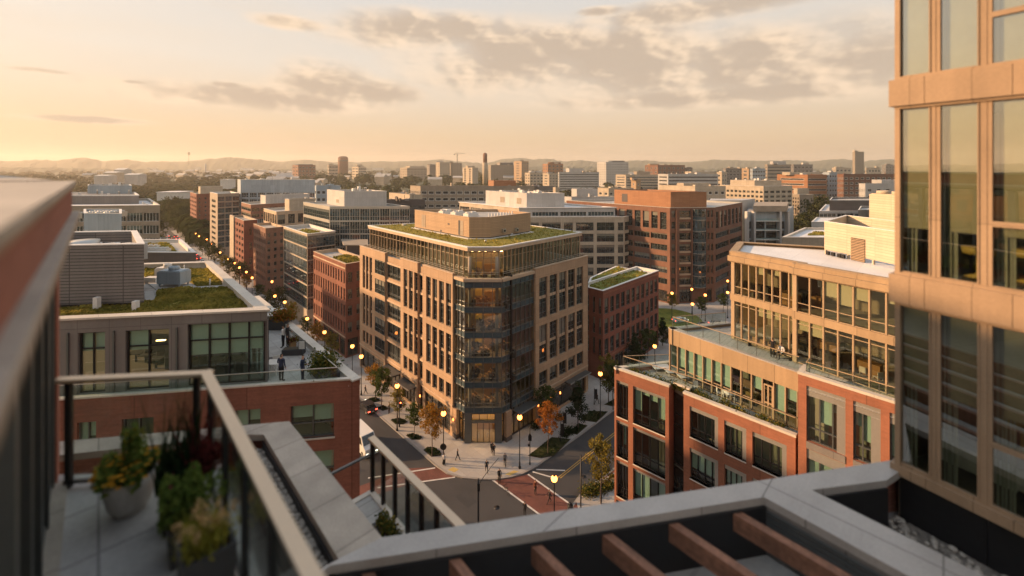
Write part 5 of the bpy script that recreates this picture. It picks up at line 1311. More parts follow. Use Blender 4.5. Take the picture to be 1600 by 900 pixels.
for k in range(6):
    for a_, b_ in opsT: f.box(B.mb('lintel', 'alu'), a_, b_, 29.2 - 4.6*k, 29.95 - 4.6*k, -.34, -.12); f.box(B.mb('spandrel', 'grey_panel'), a_, b_, 25.4 - 4.6*k, 25.9 - 4.6*k, .002, .06); f.box(B.mb('pier', 'alu'), b_ - .5, b_ + .02, 25.9 - 4.6*k, 29.2 - 4.6*k, -.3, -.08)
f.quad(B.mb('inner_wall', 'inner_wall'), .5, f.L, 0, 30, -2.5)
tb = add(T0, mul(f.n, -1.5)); plain(B, tb, T0, 0, 30.62, 'brick_orange')
f.box(cp, -.04, f.L, 30.62, 30.8, -.4, .06); f.quad(B.mb('parapet', 'brick_orange'), .1, f.L, 29.6, 30.62, -.38); ft_ = Fc(tb, T0); ft_.box(cp, -.2, ft_.L - .4, 30.62, 30.798, -.4, .06)
B.finish()
def guard(label, pts, z0, z1, pitch, railmat='bronze_frame', inset=.0, thick=.05):
    t = thing('glass_balustrade', label, 'balustrade', (*pts[0], z0))
    g = MB(); ps = MB()
    for a, b in zip(pts, pts[1:]):
        f = Fc(a, b); f.box(g, 0, f.L, z1 - .05, z1, -thick/2, thick/2); n = max(1, int(f.L/pitch))
        for i in range(n):
            q = MB(); f.box(q, f.L*i/n + .02, f.L*(i+1)/n - .02, z0 + .05, z1 - .05, -.008, .008); q.build('glass_panel', 'glass_rail', t)
            p_ = MB(); f.box(p_, f.L*i/n - .018, f.L*i/n + .018, z0, z1 - .05, -.02, .02); p_.build('post', 'mullion_grey', t)
    g.build('top_rail', railmat, t); return t
fi = Fc(M0, M1)
guard('glass guard with bronze rail round the upper terrace of the stepped block', [add(M0, (6.2, 1.3)), fi.P(.15, 0, -.2)[:2], fi.P(fi.L, 0, -.2)[:2]], 29.9, 31.05, 1.45)
f = Fc(N0, N1); f3 = Fc(N2, N3)
guard('glass guard with thin rail behind the planted brick parapet', [add(N0, (6., .7)), f.P(.5, 0, -.9)[:2], f3.P(.3, 0, -1.3)[:2], f3.P(f3.L - .2, 0, -.75)[:2]], 25.3, 26.75, 1.4)
f = Fc(T0, T1)
guard('short glass guard with bronze rail above the tallest brick bays', [f.P(.4, 0, -1.4)[:2], f.P(.4, 0, -.5)[:2], f.P(10, 0, -.5)[:2]], 30.2, 31.5, 1.3)
# strip planting behind the brick parapets
def shrubs(name, label, line, z, n, size, mats=('leaf_green', 'leaf_olive'), spread=.3, h=.5):
    t = thing(name, label, 'shrubs', (*line[0], z)); gs = {m: MB() for m in mats}
    for i in range(n):
        k = random.random()*(len(line) - 1); j = int(k); q = add(mul(line[j], 1 - (k - j)), mul(line[min(j+1, len(line)-1)], k - j)); cl = .5 + .5*math.sin(k*23)*math.sin(k*7.1)
        p = (q[0] + random.gauss(0, spread), q[1] + random.gauss(0, spread), z + random.random()**1.4*h*(.3 + cl)); g = gs[random.choice(mats)]; leaf(g, p, size)
    for m, g in gs.items(): g.build('foliage', m, t)
    return t
def leaf(g, p, s, r=None, up=0.):
    a = Vector((random.gauss(0, 1), random.gauss(0, 1), random.gauss(0, 1) + up)).normalized(); b = a.cross(Vector((random.gauss(0, 1), random.gauss(0, 1), random.gauss(0, 1)))).normalized()
    s *= random.uniform(.6, 1.3); a = a*s; b = b*s*.55; p = Vector(p)
    g.face([tuple(p - a), tuple(p + b), tuple(p + a), tuple(p - b)], r=r)
shrubs('planting_strip', 'low green planting strip along the middle brick parapet', [f3.P(1., 0, -.75)[:2], f3.P(f3.L - .6, 0, -.6)[:2]], 25.3, 2600, .10, h=.75, spread=.17)
f = Fc(N0, N1)
shrubs('planting_strip', 'sparse green planting behind the first brick parapet corner', [f.P(1.2, 0, -.9)[:2], f.P(f.L - .2, 0, -.9)[:2], f3.P(.8, 0, -1.3)[:2]], 25.3, 1300, .1, h=.6, spread=.25)

# ---------------------------------------------------------------- glass tower close on the east
Tc = WD(1405, 8.34); Td = nrm(.49, -.87); Te = along(Tc, Td, 5.5); fT = Fc(Tc, Te)
B = Bldg('office_tower', 'bronze framed glass tower rising beside the ledge with blinds half drawn', loc=(*Tc, 0), near=True)
bands = [(39.93, 40.12), (43.33, 43.88), (47.18, 47.7), (51.0, 51.55), (54.9, 55.4)]
cols = [(1408, 1455), (1463, 1531), (1543, 1640), (1660, 1900)]
cs = [(fT.at(a), min(fT.at(b), fT.L)) for a, b in cols[:3]]; cs.append((cs[2][1] + .1, fT.L))
for i in range(4):
    z0, z1 = bands[i][1], bands[i+1][0]
    for j, (a, b) in enumerate(cs):
        w = MB(); r = random.random(); fT.quad(w, a, b, z0, z1, -.02, 0, r, [(0, 0), (1, 0), (1, 1), (0, 1)])
        o = w.build('window', 'glass_tower', B.root)
        fr_ = MB()
        fT.box(fr_, a, b, z0, z0 + .07, -.02, .02); fT.box(fr_, a, b, z1 - .07, z1, -.02, .02); fT.box(fr_, b - .02, b + .0, z0 + .07, z1 - .07, -.02, .05)
        if j: fT.box(fr_, a, a + .06, z0 + .07, z1 - .07, -.02, .02)
        if j >= 2: z = z0 + (z1 - z0)*(.33 if i != 2 else .26); fT.box(fr_, a + .05, b - .02, z, z + .09, -.018, .03)
        fr_.build('frame', 'bronze_near', o)
        bl = MB(); lo = z0 + (z1 - z0)*(.28 if i == 1 else (.5 if i == 0 else .02)); fT.quad(bl, a + .03 + (.15 if j else 0), b - .02, lo, z1, -.06)
        bl.build('blind', 'blind_tower', o)
        cu = MB()
        for q in range(5): x = a + .02 + (b - a)*(.09 + .07*q); fT.quad(cu, x, x + (b - a)*.05, z0, z1, -.12 - .03*(q % 2))
        cu.build('curtain', 'blind_grey', o)
    for j in range(4):
        x = cs[j][1]; x1 = cs[j+1][0] if j < 3 else x + .1
        fT.box(B.mb('mullion', 'bronze_near'), x, x1, z0, z1, -.06, .03)
    fT.box(B.mb('mullion', 'bronze_near'), -.05, fT.at(1408), z0, z1, -.1, .06)
for k, (z0, z1) in enumerate(bands):
    for a, b in ((-.12, fT.at(1448)), (fT.at(1448) + .008, fT.at(1585)), (fT.at(1585) + .008, fT.L)):
        fT.box(B.mb('fascia', 'bronze_near'), a, b, z0, z1, -.3, .13 if k else .07)
    if k: fT.box(B.mb('fascia', 'bronze_near'), -.05, fT.L, z1, z1 + .05, -.3, .07); fT.box(B.mb('fascia', 'bronze_near'), -.05, fT.L, z0 - .05, z0, -.3, .07)
    B.mb('floor_slab', 'inner_ceiling').face([fT.P(.05, z0, -.2), fT.P(fT.L, z0, -.2), fT.P(fT.L, z0, -4), fT.P(.8, z0, -4)])
    B.mb('floor_slab', 'inner_floor').face([fT.P(.05, z1 + .02, -.2), fT.P(fT.L, z1 + .02, -.2), fT.P(fT.L, z1 + .02, -4), fT.P(.8, z1 + .02, -4)])
fT.quad(B.mb('inner_wall', 'inner_wall'), .5, fT.L, 39, 58, -3.6)
tl = Fc(along(Tc, nrm(.87, .49), 7), Tc); tl.quad(B.mb('wall', 'bronze_near'), 0, tl.L, 30, 58); tb2 = along(Te, nrm(.87, .49), 7)
plain(B, Te, tb2, 30, 58, 'bronze_near'); plain(B, tb2, tl.p0, 30, 58, 'bronze_near'); B.mb('roof', 'roof_dark').face([(*q, 57.9) for q in (Tc, Te, tb2, tl.p0)])
for j in range(4): fT.box(B.mb('base_panel', 'dark_metal'), cs[j][0] - (.0 if j else .05), cs[j][1] + .08, 38.9, 39.93, -.3, -.02)
for px, z, m in ((1503, 43.9, 'furniture_yellow'), (1590, 43.95, 'furniture_yellow'), (1575, 40.9, 'furniture_yellow'), (1500, 40.2, 'concrete_white'), (1580, 40.25, 'concrete_white')):
    q = fT.P(fT.at(px), 0, -.9); g = B.mb('stool' if m == 'furniture_yellow' else 'bench', m)
    if m == 'furniture_yellow': g.lathe([(.2, 0), (.03, .06), (.03, .42), (.22, .44), (.24, .56), (.2, .58)], (q[0], q[1], z), 14)
    else: g.cbox(q[:2], Td, 1.1, .5, z + .05, z + .45)
B.finish()
# ---------------------------------------------------------------- the building we look from
ZL = 40.0                                # top of the outer parapet ring
ZF0 = 41.65                              # our terrace floor
mU = (-U[0], -U[1])
Sa = W2(452, 658, ZL); Sb = W2(597, 840, ZL); Sc = W2(1180, 752, ZL); Sd = W2(1420, 716.5, ZL); Sl = W2(-250, 720, ZL)
Ia = W2(412, 679, ZL); Ib = W2(529, 873, ZL); Ic = W2(1194, 777, ZL); Il = W2(-250, 748, ZL)
Sx = (Sd[0] + .4, Sd[1] + .1)
B = Bldg('own_building', 'near roof with pale metal parapet ledge, stone kerb strip and sunken slots', cat='building', loc=(0, 0, 0), near=True)
base = ccw([Sl, Sa, Sb, Sc, Sx, (14, 4), (12, -9), (-12, -9)])
bw = B.mb('wall', 'brick_near'); bw.prism(off_poly(base, .06), 0, ZL - .14, top=False, bottom=False)
B.mb('roof', 'roof_membrane').face([(*q, ZL - 1.0) for q in base])
def slabq(part, mat, pts, z0, z1): B.mb(part, mat).prism(ccw(pts), z0, z1)
# stone kerb strip with its pebble slot
slabq('stone_coping', 'coping_near', [Sa, Sb, Ib, Ia], ZL - .14, ZL)
Ta = W2(384, 684, ZL); Tb = W2(494, 876, ZL); Th = W2(366, 665, ZL); Th2 = W2(370, 664, ZL)
slabq('stone_coping', 'coping_near', [Sl, Sa, Ia, W2(384, 679, ZL), W2(362, 682, ZL), Il], ZL - .141, ZL - .001)
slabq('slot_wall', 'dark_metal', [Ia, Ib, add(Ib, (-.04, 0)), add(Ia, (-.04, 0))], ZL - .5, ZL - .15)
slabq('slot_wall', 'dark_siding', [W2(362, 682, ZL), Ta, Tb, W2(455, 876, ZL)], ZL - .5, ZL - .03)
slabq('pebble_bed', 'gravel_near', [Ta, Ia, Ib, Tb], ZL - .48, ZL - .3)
pb = B.mb('pebble', 'stone_pebble')
for i in range(300):
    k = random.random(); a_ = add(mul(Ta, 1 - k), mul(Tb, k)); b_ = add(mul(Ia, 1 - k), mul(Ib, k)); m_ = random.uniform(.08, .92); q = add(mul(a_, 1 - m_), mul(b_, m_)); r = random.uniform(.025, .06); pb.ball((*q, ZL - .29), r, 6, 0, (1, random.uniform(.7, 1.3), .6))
# metal ledge towards the street and its return limb
Jb = W2(507, 885, ZL); Lx = [W2(1194, 777, ZL), W2(1268, 765.5, ZL)]
far = lambda p: along(p, nrm(.72, -.86), 4.5)
slabq('metal_ledge', 'ledge_metal', [Sb, Sc, add(Lx[0], (0, 0)), Jb], ZL - .14, ZL + .003)
slabq('metal_ledge', 'ledge_metal', [Sc, Sx, add(Lx[1], (1.6, .24)), Lx[1], Lx[0]], ZL - .139, ZL + .001)
slabq('metal_ledge', 'ledge_metal', [Lx[0], far(Lx[0]), far(Lx[1]), Lx[1]], ZL - .138, ZL + .002)
slabq('metal_ledge', 'ledge_metal', [Jb, Sb, Ib, W2(489, 905, ZL)], ZL - .137, ZL + .0005)
fI = Fc(Jb, Lx[0])
fI.box(B.mb('inner_fascia', 'dark_metal'), 0, fI.L, ZL - 1., ZL - .14, .02, .06) if False else Fc(Lx[0], Jb).box(B.mb('inner_fascia', 'dark_metal'), 0, fI.L, ZL - 1., ZL - .14, -.05, .0)
for z in (ZL - .3, ZL - .48): Fc(Jb, Lx[0]).box(B.mb('inner_fascia', 'dark_siding'), 0, fI.L, z, z + .025, 0., .03)
fr = Fc(Lx[0], far(Lx[0]))
for i in range(9): fr.box(B.mb('ribbed_panel', 'mullion_grey'), 0, fr.L, ZL - .98 + i*.09, ZL - .93 + i*.09, .0, .03)
fr.box(B.mb('ribbed_panel', 'grey_panel'), 0, fr.L, ZL - 1., ZL - .138, -.04, 0)
f2_ = Fc(far(Lx[1]), Lx[1]); f2_.box(B.mb('inner_fascia', 'dark_metal'), 0, f2_.L, ZL - 1., ZL - .138, -.04, 0)
fS = Fc(add(Lx[1], (1.6, .24)), Lx[1]); f2__ = Fc(Lx[1], add(Lx[1], (1.6, .24))); f2__.box(B.mb('inner_fascia', 'dark_metal'), 0, f2__.L, ZL - 1., ZL - .139, 0, .04)
gp = [W2(1330, 765, 39.2), W2(1560, 765, 39.2), (12, 2), (8.4, 3.2)]
B.mb('gravel_bed', 'gravel_near').face([(*q, 39.06) for q in ccw([Lx[1], add(Lx[1], (2.2, .4)), along(Tc, Td, 4.5), far(Lx[1])])])
for i in range(420):
    k, m_ = random.random(), random.random(); q = add(mul(add(Lx[1], (.1, 0)), (1 - k)*(1 - m_)), mul(Tc, k*(1 - m_)), mul(far(Lx[1]), (1 - k)*m_), mul(along(Tc, Td, 4.), k*m_)); r = random.uniform(.03, .08); B.mb('pebble', 'stone_pebble').ball((*q, 39.08), r, 6, 0, (1, random.uniform(.7, 1.3), .6))
slabq('slot_wall', 'dark_siding', [Sx, add(Sx, (0, -.5)), add(Sx, (-.3, -.5)), add(Sx, (-.3, 0))], ZL - 1, ZL - .15)
B.finish()
# timber beams over the sunken roof
bd = nrm(.70, -.80)
for i, px in enumerate((567, 701, 828, 938, 1042, 1143)):
    py = 881 - (px - 567)*.1475
    a = W2(px, py, ZL - .16); f = Fc(along(a, bd, -.12), along(a, bd, 4.6))
    t = thing('pergola_beam', ['first timber beam under the ledge, its tip beside the kerb strip', 'second timber beam from the kerb strip end', 'third timber beam from the kerb strip end', 'fourth timber beam from the kerb strip, below the street crossing', 'fifth timber beam, second from the ribbed panel', 'last timber beam, next to the ribbed grey panel'][i], 'beam', (*a, ZL - .16), 'timber beams over the sunken roof')
    g = MB(); f.box(g, 0, f.L, ZL - .46, ZL - .16, -.075, .075); g.build('beam_body', 'wood', t)
    g = MB(); f.box(g, 0, .04, ZL - .5, ZL - .14, -.09, .09); g.build('end_bracket', 'dark_metal', t)
# lower balcony seen past the kerb strip
zb = 37.0
ga = W2(581, 683, 38.5); ge = along(ga, mU, 4.6); fg = Fc(ga, ge)
B = Bldg('lower_balcony', 'lower paved balcony jutting out below the kerb strip', 'balcony', (*ga, zb))
bp = [ga, add(ga, mul(V, -2.6)), along(add(ga, mul(V, -2.6)), mU, 5.0), along(ga, mU, 5.0)]
B.mb('slab', 'deck_grey').prism(ccw(bp), zb - .3, zb); ring(B.mb('edge', 'coping'), ccw(bp), zb - .32, zb + .03, .05, .1)
for k in (.8, 3.8): q = along(add(ga, mul(V, -1.4)), mU, k); B.mb('bracket', 'dark_metal').cbox(q, V, 3.2, .2, zb - .6, zb - .33)
B.finish()
t = thing('glass_screen', 'tall glass screen with pale sloping top rail beside the street', 'glass screen', (*ga, zb))
g = MB(); fg.box(g, -.04, fg.L, 38.44, 38.5, -.09, .09); g.build('top_rail', 'rail_metal', t)
for i in range(8):
    g = MB(); x = i*.62; fg.box(g, x, x + .07, zb, 38.44, -.05, .05); g.build('post', 'dark_metal', t)
    g = MB(); fg.box(g, x + .07, x + .62, zb + .08, 38.4, -.008, .008); g.build('glass_panel', 'glass_rail', t)
g = MB(); f9 = Fc(add(ga, mul(V, -1.6)), ga); f9.box(g, 0, f9.L, 38.02, 38.07, -.03, .03); g.build('side_rail', 'mullion_grey', t)
q = W2(606, 829, zb + .35)
t = thing('planter', 'small dark trough planter behind the glass screen', 'planter', (*q, zb)); g = MB(); g.cbox(q, U, .9, .35, zb, zb + .34); g.build('trough', 'pot_dark', t)
shrubs('clipped_plant', 'clipped green plants in the trough behind the glass screen', [along(q, U, -.4), along(q, U, .4)], zb + .3, 700, .05, h=.3, spread=.08)

# our rooftop wing on the west edge, with cornice and glazing
K2 = WD(118, 6.2); wo = .08; fW = Fc(along(K2, U, -9.3), K2)        # outer line of the roof edge
B = Bldg('rooftop_wing', 'brick rooftop wing with pale roof coping, deep cornice and dark glazing', loc=(*K2, ZF0), near=True)
wall_o = -.16
fw_ = Fc(add(fW.p0, mul(fW.n, wall_o)), add(fW.p1, mul(fW.n, wall_o)))
fW.box(B.mb('roof_coping', 'coping_near'), 0, fW.L, 45.73, 45.79, -.75, .0); fW.box(B.mb('roof_coping', 'bronze_near'), 0, fW.L, 45.69, 45.73, -.3, -.01)
fW.box(B.mb('wall', 'brick_near'), 0, fW.L - .02, 45.3, 45.69, -.35, -.035)
fW.box(B.mb('cornice', 'coping_near'), 0, fW.L + .1, 45.27, 45.34, -.5, .045); fW.box(B.mb('cornice', 'bronze_near'), 0, fW.L + .1, 45.2, 45.27, -.5, .035)
fw_.box(B.mb('pillar', 'brick_near'), fw_.L - .5, fw_.L - .0, ZF0, 45.2, -.5, 0)
fe_ = Fc(fw_.p1, (-18., 14.)); fe_.box(B.mb('wall', 'brick_near'), .0, fe_.L, ZF0 - 1.6, 45.69, -.3, 0.); fe_.box(B.mb('roof_coping', 'coping_near'), .8, fe_.L, 45.7, 45.788, -.5, .05)
B.mb('roof', 'roof_dark').face([(-7.3, 6.4, 45.39), (-18, 13.7, 45.39), (-18, -4, 45.39), (-7.3, -4, 45.39)][::-1])
mechbox(B, ccw([(-14., 10.9), (-17., 11.2), (-17., 8.5), (-14., 8.5)]), 45.4, 50., 'brick_near', 'coping_near')  # unseen stair head, added on the wing to shade the tower's lower storeys
plain(B, (-18, 14), (-18, -4), 38.5, 45.5, 'brick_near')
B.mb('roof', 'roof_dark').face([fW.P(0, 45.4, -.3), fW.P(fW.L, 45.4, -.3), fW.P(fW.L, 45.4, -5), fW.P(0, 45.4, -5)])
for i, (a, b) in enumerate(((0.2, 1.4), (1.6, 2.6), (2.8, 4.0), (4.2, 5.0), (5.2, 6.0), (6.15, 6.95), (7.1, 7.8), (7.95, 8.7))):
    w_ = MB(); fw_.quad(w_, a, b, ZF0 + .12, 45.1, -.12, 0); o = w_.build('window', 'glass_tower', B.root); g = MB()
    for x0, x1 in ((a - .15, a), (b, b + .05)): fw_.box(g, x0, x1, ZF0, 45.1, -.2, -.02)
    fw_.box(g, a, b, ZF0, ZF0 + .12, -.18, -.04); g.build('frame', 'mullion_grey', o)
fw_.quad(B.mb('inner_wall', 'inner_wall'), -4, fw_.L + 2.8, ZF0, 45.38, -3.); fw_.box(B.mb('plinth', 'coping_near'), 0, fw_.L - .5, ZF0, ZF0 + .06, -.1, .1)
B.finish()
# terrace slab
Rc = WD(322, 5.9); Rl = WD(100, 5.72); Rn = along(Rc, mU, 6.2)
g = MB(); fl0 = ccw([along(fw_.p1, U, .0), add(Rl, (-.4, .22)), add(Rc, (.1, .16)), add(Rn, (.12, .1)), add(Rn, (-3., -1.)), fw_.p0, add(fw_.p0, mul(fw_.n, -3)), add(fw_.p1, mul(fw_.n, -3))])
fl0 = ccw([add(fw_.p1, mul(fw_.n, -.2)), add(Rc, (.1, .16)), add(Rn, (.12, .1)), add(fw_.p0, mul(fw_.n, .3)), add(fw_.p0, mul(fw_.n, -.2))])
g.prism(fl0, ZF0 - .25, ZF0); struct(g.build('terrace_floor', 'paver_near'))
# railing
t = thing('railing', 'near balcony railing with broad pale top rail, dark posts and glass', 'railing', (*Rc, ZF0))
fr1 = Fc(Rl, Rc); fr2 = Fc(Rc, Rn); zr = 43.13
g = MB(); fr1.box(g, -.3, fr1.L + .07, zr - .045, zr, -.06, .06); fr2.box(g, -.06, fr2.L, zr - .0455, zr + .001, -.06, .06); g.build('top_rail', 'rail_metal', t)
g = MB(); fr1.box(g, 0, fr1.L, ZF0 + .06, ZF0 + .1, -.025, .025); fr2.box(g, 0, fr2.L, ZF0 + .06, ZF0 + .1, -.025, .025); g.build('bottom_rail', 'dark_metal', t)
for f, xs in ((fr1, (.06, 1.68)), (fr2, (.3, 1.25, 2.2, 3.15, 4.1, 5.05, 6.0))):
    for i, x in enumerate(xs):
        g = MB(); f.box(g, x - .035, x + .035, ZF0, zr - .045, -.03, .03); g.build('post', 'dark_metal', t)
        if i + 1 < len(xs): g = MB(); f.box(g, x + .05, xs[i+1] - .05, ZF0 + .12, zr - .12, -.006, .006); g.build('glass_panel', 'glass_rail', t)
# planters and their plants
def pot_round(label, c, r, h, mat):
    t = thing('planter', label, 'planter', (*c, ZF0)); g = MB()
    g.lathe([(r*.55, 0), (r*.8, h*.25), (r*.98, h*.7), (r, h), (r*.9, h), (r*.88, h - .06)], (*c, ZF0), 28); g.build('pot', mat, t)
    g = MB(); g.lathe([(r*.88, 0), (r*.88, .01)], (*c, ZF0 + h - .07), 20); g.build('soil', 'soil', t)
def pot_square(label, c, s, h, mat):
    t = thing('planter', label, 'planter', (*c, ZF0)); g = MB(); a = s/2; b = a*.86
    pts = lambda k, z: [add(c, mul(U, i*k), mul(V, j*k)) + (z,) for i, j in ((-1, -1), (-1, 1), (1, 1), (1, -1))]
    lo, hi = pts(b, ZF0), pts(a, ZF0 + h); ih = pts(a*.86, ZF0 + h)
    for i in range(4):
        j = (i + 1) % 4; g.face([lo[i], lo[j], hi[j], hi[i]]); g.face([hi[i], hi[j], ih[j], ih[i]]); d_ = pts(a*.86, ZF0 + h - .08); g.face([ih[i], ih[j], d_[j], d_[i]])
    g.build('pot', mat, t); g = MB(); g.face(pts(a*.86, ZF0 + h - .06)); g.build('soil', 'soil', t)
c1_ = WD(203, 5.35); pot_round('round pale planter holding orange flowers', c1_, .27, .46, 'pot_pale')
c2_ = WD(282, 5.2); pot_square('tall dark planter holding spiky burgundy plants', c2_, .42, .5, 'pot_dark')
c3_ = WD(292, 4.75); pot_square('dark planter with the rounded evergreen shrub', c3_, .36, .4, 'pot_dark')
c4_ = WD(322, 4.2); pot_square('square charcoal planter with straw coloured grass', c4_, .44, .62, 'pot_dark')
def blades(g, c, z, n, hmin, hmax, lean, w_=.014, r=.08):
    for i in range(n):
        a = random.uniform(0, 6.283); h = random.uniform(hmin, hmax); l = random.uniform(.2, 1)*lean; p = (c[0] + random.gauss(0, r), c[1] + random.gauss(0, r)); s = (-math.sin(a)*w_, math.cos(a)*w_)
        pr = None
        for k in range(5):
            u = k/4; q = (p[0] + math.cos(a)*l*u**1.8, p[1] + math.sin(a)*l*u**1.8, z + h*(u - .25*l*u*u)); ww = (1 - u*.93)
            cur = [(q[0] - s[0]*ww, q[1] - s[1]*ww, q[2]), (q[0] + s[0]*ww, q[1] + s[1]*ww, q[2])]
            if pr: g.face([pr[0], pr[1], cur[1], cur[0]], r=random.random()*.2 + (i % 7)/9)
            pr = cur
def bush(g, c, z, rx, rz, n, s, up=.2):
    for i in range(n):
        a = Vector((random.gauss(0, 1), random.gauss(0, 1), random.gauss(0, 1))).normalized()*(random.random()**.4); lump = 1 + .25*math.sin(a.x*7 + a.y*5)
        leaf(g, (c[0] + a.x*rx*lump, c[1] + a.y*rx*lump, z + rz + a.z*rz*lump), s)
def flowers(g, c, z, rx, rz, n, r):
    for i in range(n):
        a = Vector((random.gauss(0, 1), random.gauss(0, 1), abs(random.gauss(.3, 1)))).normalized(); p = (c[0] + a.x*rx, c[1] + a.y*rx, z + rz*a.z + rz*.3)
        for k in range(6):
            an = k*1.047 + random.random()*.3; g.face([p, (p[0] + math.cos(an)*r, p[1] + math.sin(an)*r, p[2] + r*.35), (p[0] + math.cos(an + .5)*r*1.15, p[1] + math.sin(an + .5)*r*1.15, p[2] + r*.3), (p[0] + math.cos(an + 1)*r, p[1] + math.sin(an + 1)*r, p[2] + r*.35)])
t = thing('flowering_plant', 'bushy orange flowering plant in the round pale planter', 'plant', (*c1_, ZF0 + .4))
g = MB(); bush(g, c1_, ZF0 + .38, .36, .17, 1300, .035); bush(g, add(c1_, (.03, 0)), ZF0 + .6, .13, .24, 500, .03); g.build('foliage', 'leaf_fresh', t); g = MB(); flowers(g, c1_, ZF0 + .46, .36, .16, 80, .028); g.build('blossom', 'petal_orange', t); g = MB(); bush(g, add(c1_, (-.2, -.05)), ZF0 + .42, .2, .1, 300, .03); bush(g, add(c1_, (.03, 0)), ZF0 + .85, .1, .08, 160, .03); g.build('leaf_tips', 'leaf_lime', t)
t = thing('spiky_plant', 'tall spiky green grass plant with burgundy leaves and pink blooms', 'plant', (*c2_, ZF0 + .45))
g = MB(); blades(g, c2_, ZF0 + .44, 60, .75, 1.25, .42, .02, .1); g.build('blade', 'leaf_dark', t); g = MB(); blades(g, add(c2_, (.16, .05)), ZF0 + .5, 26, .6, 1., .35, .02, .07); bush(g, add(c2_, (.2, .1)), ZF0 + .55, .2, .16, 700, .04); g.build('burgundy_leaf', 'leaf_burgundy', t)
g = MB(); bush(g, c2_, ZF0 + .42, .26, .24, 900, .035); g.build('foliage', 'leaf_dark', t); g = MB(); flowers(g, add(c2_, (.1, -.05)), ZF0 + .5, .2, .18, 14, .03); g.build('blossom', 'petal_pink', t)
t = thing('evergreen_shrub', 'rounded mid green shrub between spiky plant and straw grass', 'plant', (*c3_, ZF0 + .35)); g = MB(); bush(g, c3_, ZF0 + .36, .3, .27, 2400, .03); g.build('foliage', 'leaf_fresh', t)
t = thing('ornamental_grass', 'straw coloured feathery grass in the square charcoal planter', 'plant', (*c4_, ZF0 + .58)); g = MB(); blades(g, c4_, ZF0 + .56, 160, .2, .42, .3, .006, .09); bush(g, c4_, ZF0 + .55, .24, .15, 600, .022); g.build('blade', 'leaf_lime', t)
g = MB()
for i in range(26):
    a = random.uniform(0, 6.28); r = random.uniform(.03, .24); bush(g, (c4_[0] + math.cos(a)*r, c4_[1] + math.sin(a)*r), ZF0 + .78 + random.uniform(-.05, .08), .04, .06, 34, .012)
g.build('plume', 'leaf_straw', t)
# ---------------------------------------------------------------- trees
def make_tree(name, label, leafm, h=8., tr=.09, clear=.3, rx=1.9, n=1700, ls=.16, shape='oval', cat='tree', gaps=.55):
    t = thing(name, label, cat, (0, 0, 0)); g = MB(); rnd = random.Random(len(bpy.data.objects))
    top = h*.93; pts = [(rnd.gauss(0, .05)*k, rnd.gauss(0, .05)*k, top*k/5) for k in range(6)]; pts[0] = (0, 0, -.05)
    for k in range(5): g.tube(pts[k], pts[k+1], tr*(1 - k*.17), tr*(1 - (k + 1)*.17), 7)
    tips = []
    zc = h*clear
    for i in range(16):
        u = i/15; z = zc + (top - zc)*(.0 + .85*u); a = i*2.4 + rnd.random()*.5
        rad = rx*((1 - (2*u - .75)**2*.42) if shape == 'oval' else (1.05 - u*.9))*rnd.uniform(.75, 1.15)
        p0 = (pts[min(4, int(z/top*5))][0], pts[min(4, int(z/top*5))][1], z*.93); p1 = (math.cos(a)*rad, math.sin(a)*rad, min(h*.97, z + rad*(.75 if shape == 'oval' else .25)))
        mid = tuple((p0[k]*.5 + p1[k]*.5) + (0, 0, -.1)[k] for k in range(3))
        g.tube(p0, mid, tr*.38, tr*.25, 5); g.tube(mid, p1, tr*.25, tr*.08, 5); tips += [(p1, 1.), (mid, .75)]
    tips.append(((0, 0, h*.95), .7)); tips.append(((0, 0, h*.8), .9))
    g.build('trunk', 'bark', t)
    g = MB(); per = n//len(tips)
    for (p, k) in tips:
        rr = rx*.40*k*rnd.uniform(.7, 1.2); tone = rnd.uniform(.15, .85)
        for i in range(int(per*rnd.uniform(gaps, 1.5))):
            v = Vector((rnd.gauss(0, 1), rnd.gauss(0, 1), rnd.gauss(0, .8))).normalized()*rr*rnd.random()**.45
            leaf(g, (p[0] + v.x, p[1] + v.y, p[2] + v.z), ls, r=min(1, max(0, tone + rnd.uniform(-.3, .3))))
    g.build('crown', leafm, t); return t
used = {}
def tree(kind, pos, label, sc=(1, 1, 1), group='street trees', swap=None):
    src = TPL[kind]; sc = sc if isinstance(sc, tuple) else (sc, sc, sc)
    if kind not in used and not swap:
        used[kind] = 1; src.location = pos; src.scale = sc; src['label'] = label; src['group'] = group; return src
    return dup(src, pos, random.uniform(0, 6.28), sc, label, group, swap)
random.seed(5)
TPL = {'gold': make_tree('street_tree', '', 'leaf_gold', 7.6, .085, .34, 1.75, 2300, .15), 'orange': make_tree('street_tree', '', 'leaf_orange', 8., .08, .36, 1.6, 1700, .14, gaps=.35),
       'green': make_tree('street_tree', '', 'leaf_green', 6., .07, .36, 1.35, 1900, .13), 'dark': make_tree('street_tree', '', 'leaf_dark', 8., .1, .22, 1.7, 3200, .16, 'cone'),
       'olive': make_tree('street_tree', '', 'leaf_olive', 8., .09, .3, 1.7, 2300, .15), 'mid': make_tree('street_tree', '', 'leaf_far', 9., .14, .24, 3., 1700, .26)}
def base(px, py): return W(px, py, .15)
tree('gold', base(675, 713), 'golden autumn tree at the corner by the street lamp', (1.02, 1.02, 1.12))
tree('green', base(647, 684), 'slim young green tree next to the golden one', (.95, .95, .98))
tree('olive', base(622, 661), 'small olive tree behind the traffic light', (.75, .75, .82))
tree('green', base(596, 640), 'green tree in front of the stone facade canopy', (1.25, 1.25, 1.35))
tree('gold', base(587, 626), 'brownish gold tree hung with tiny lights by the facade', (1.0, 1.0, .95), swap=None)
tree('orange', base(856, 709), 'bright orange tree in the long triangular bed', (1.05, 1.05, 1.08))
tree('dark', base(903, 670), 'dense dark green cone shaped tree by the side entrance', (1.15, 1.15, 1.05))
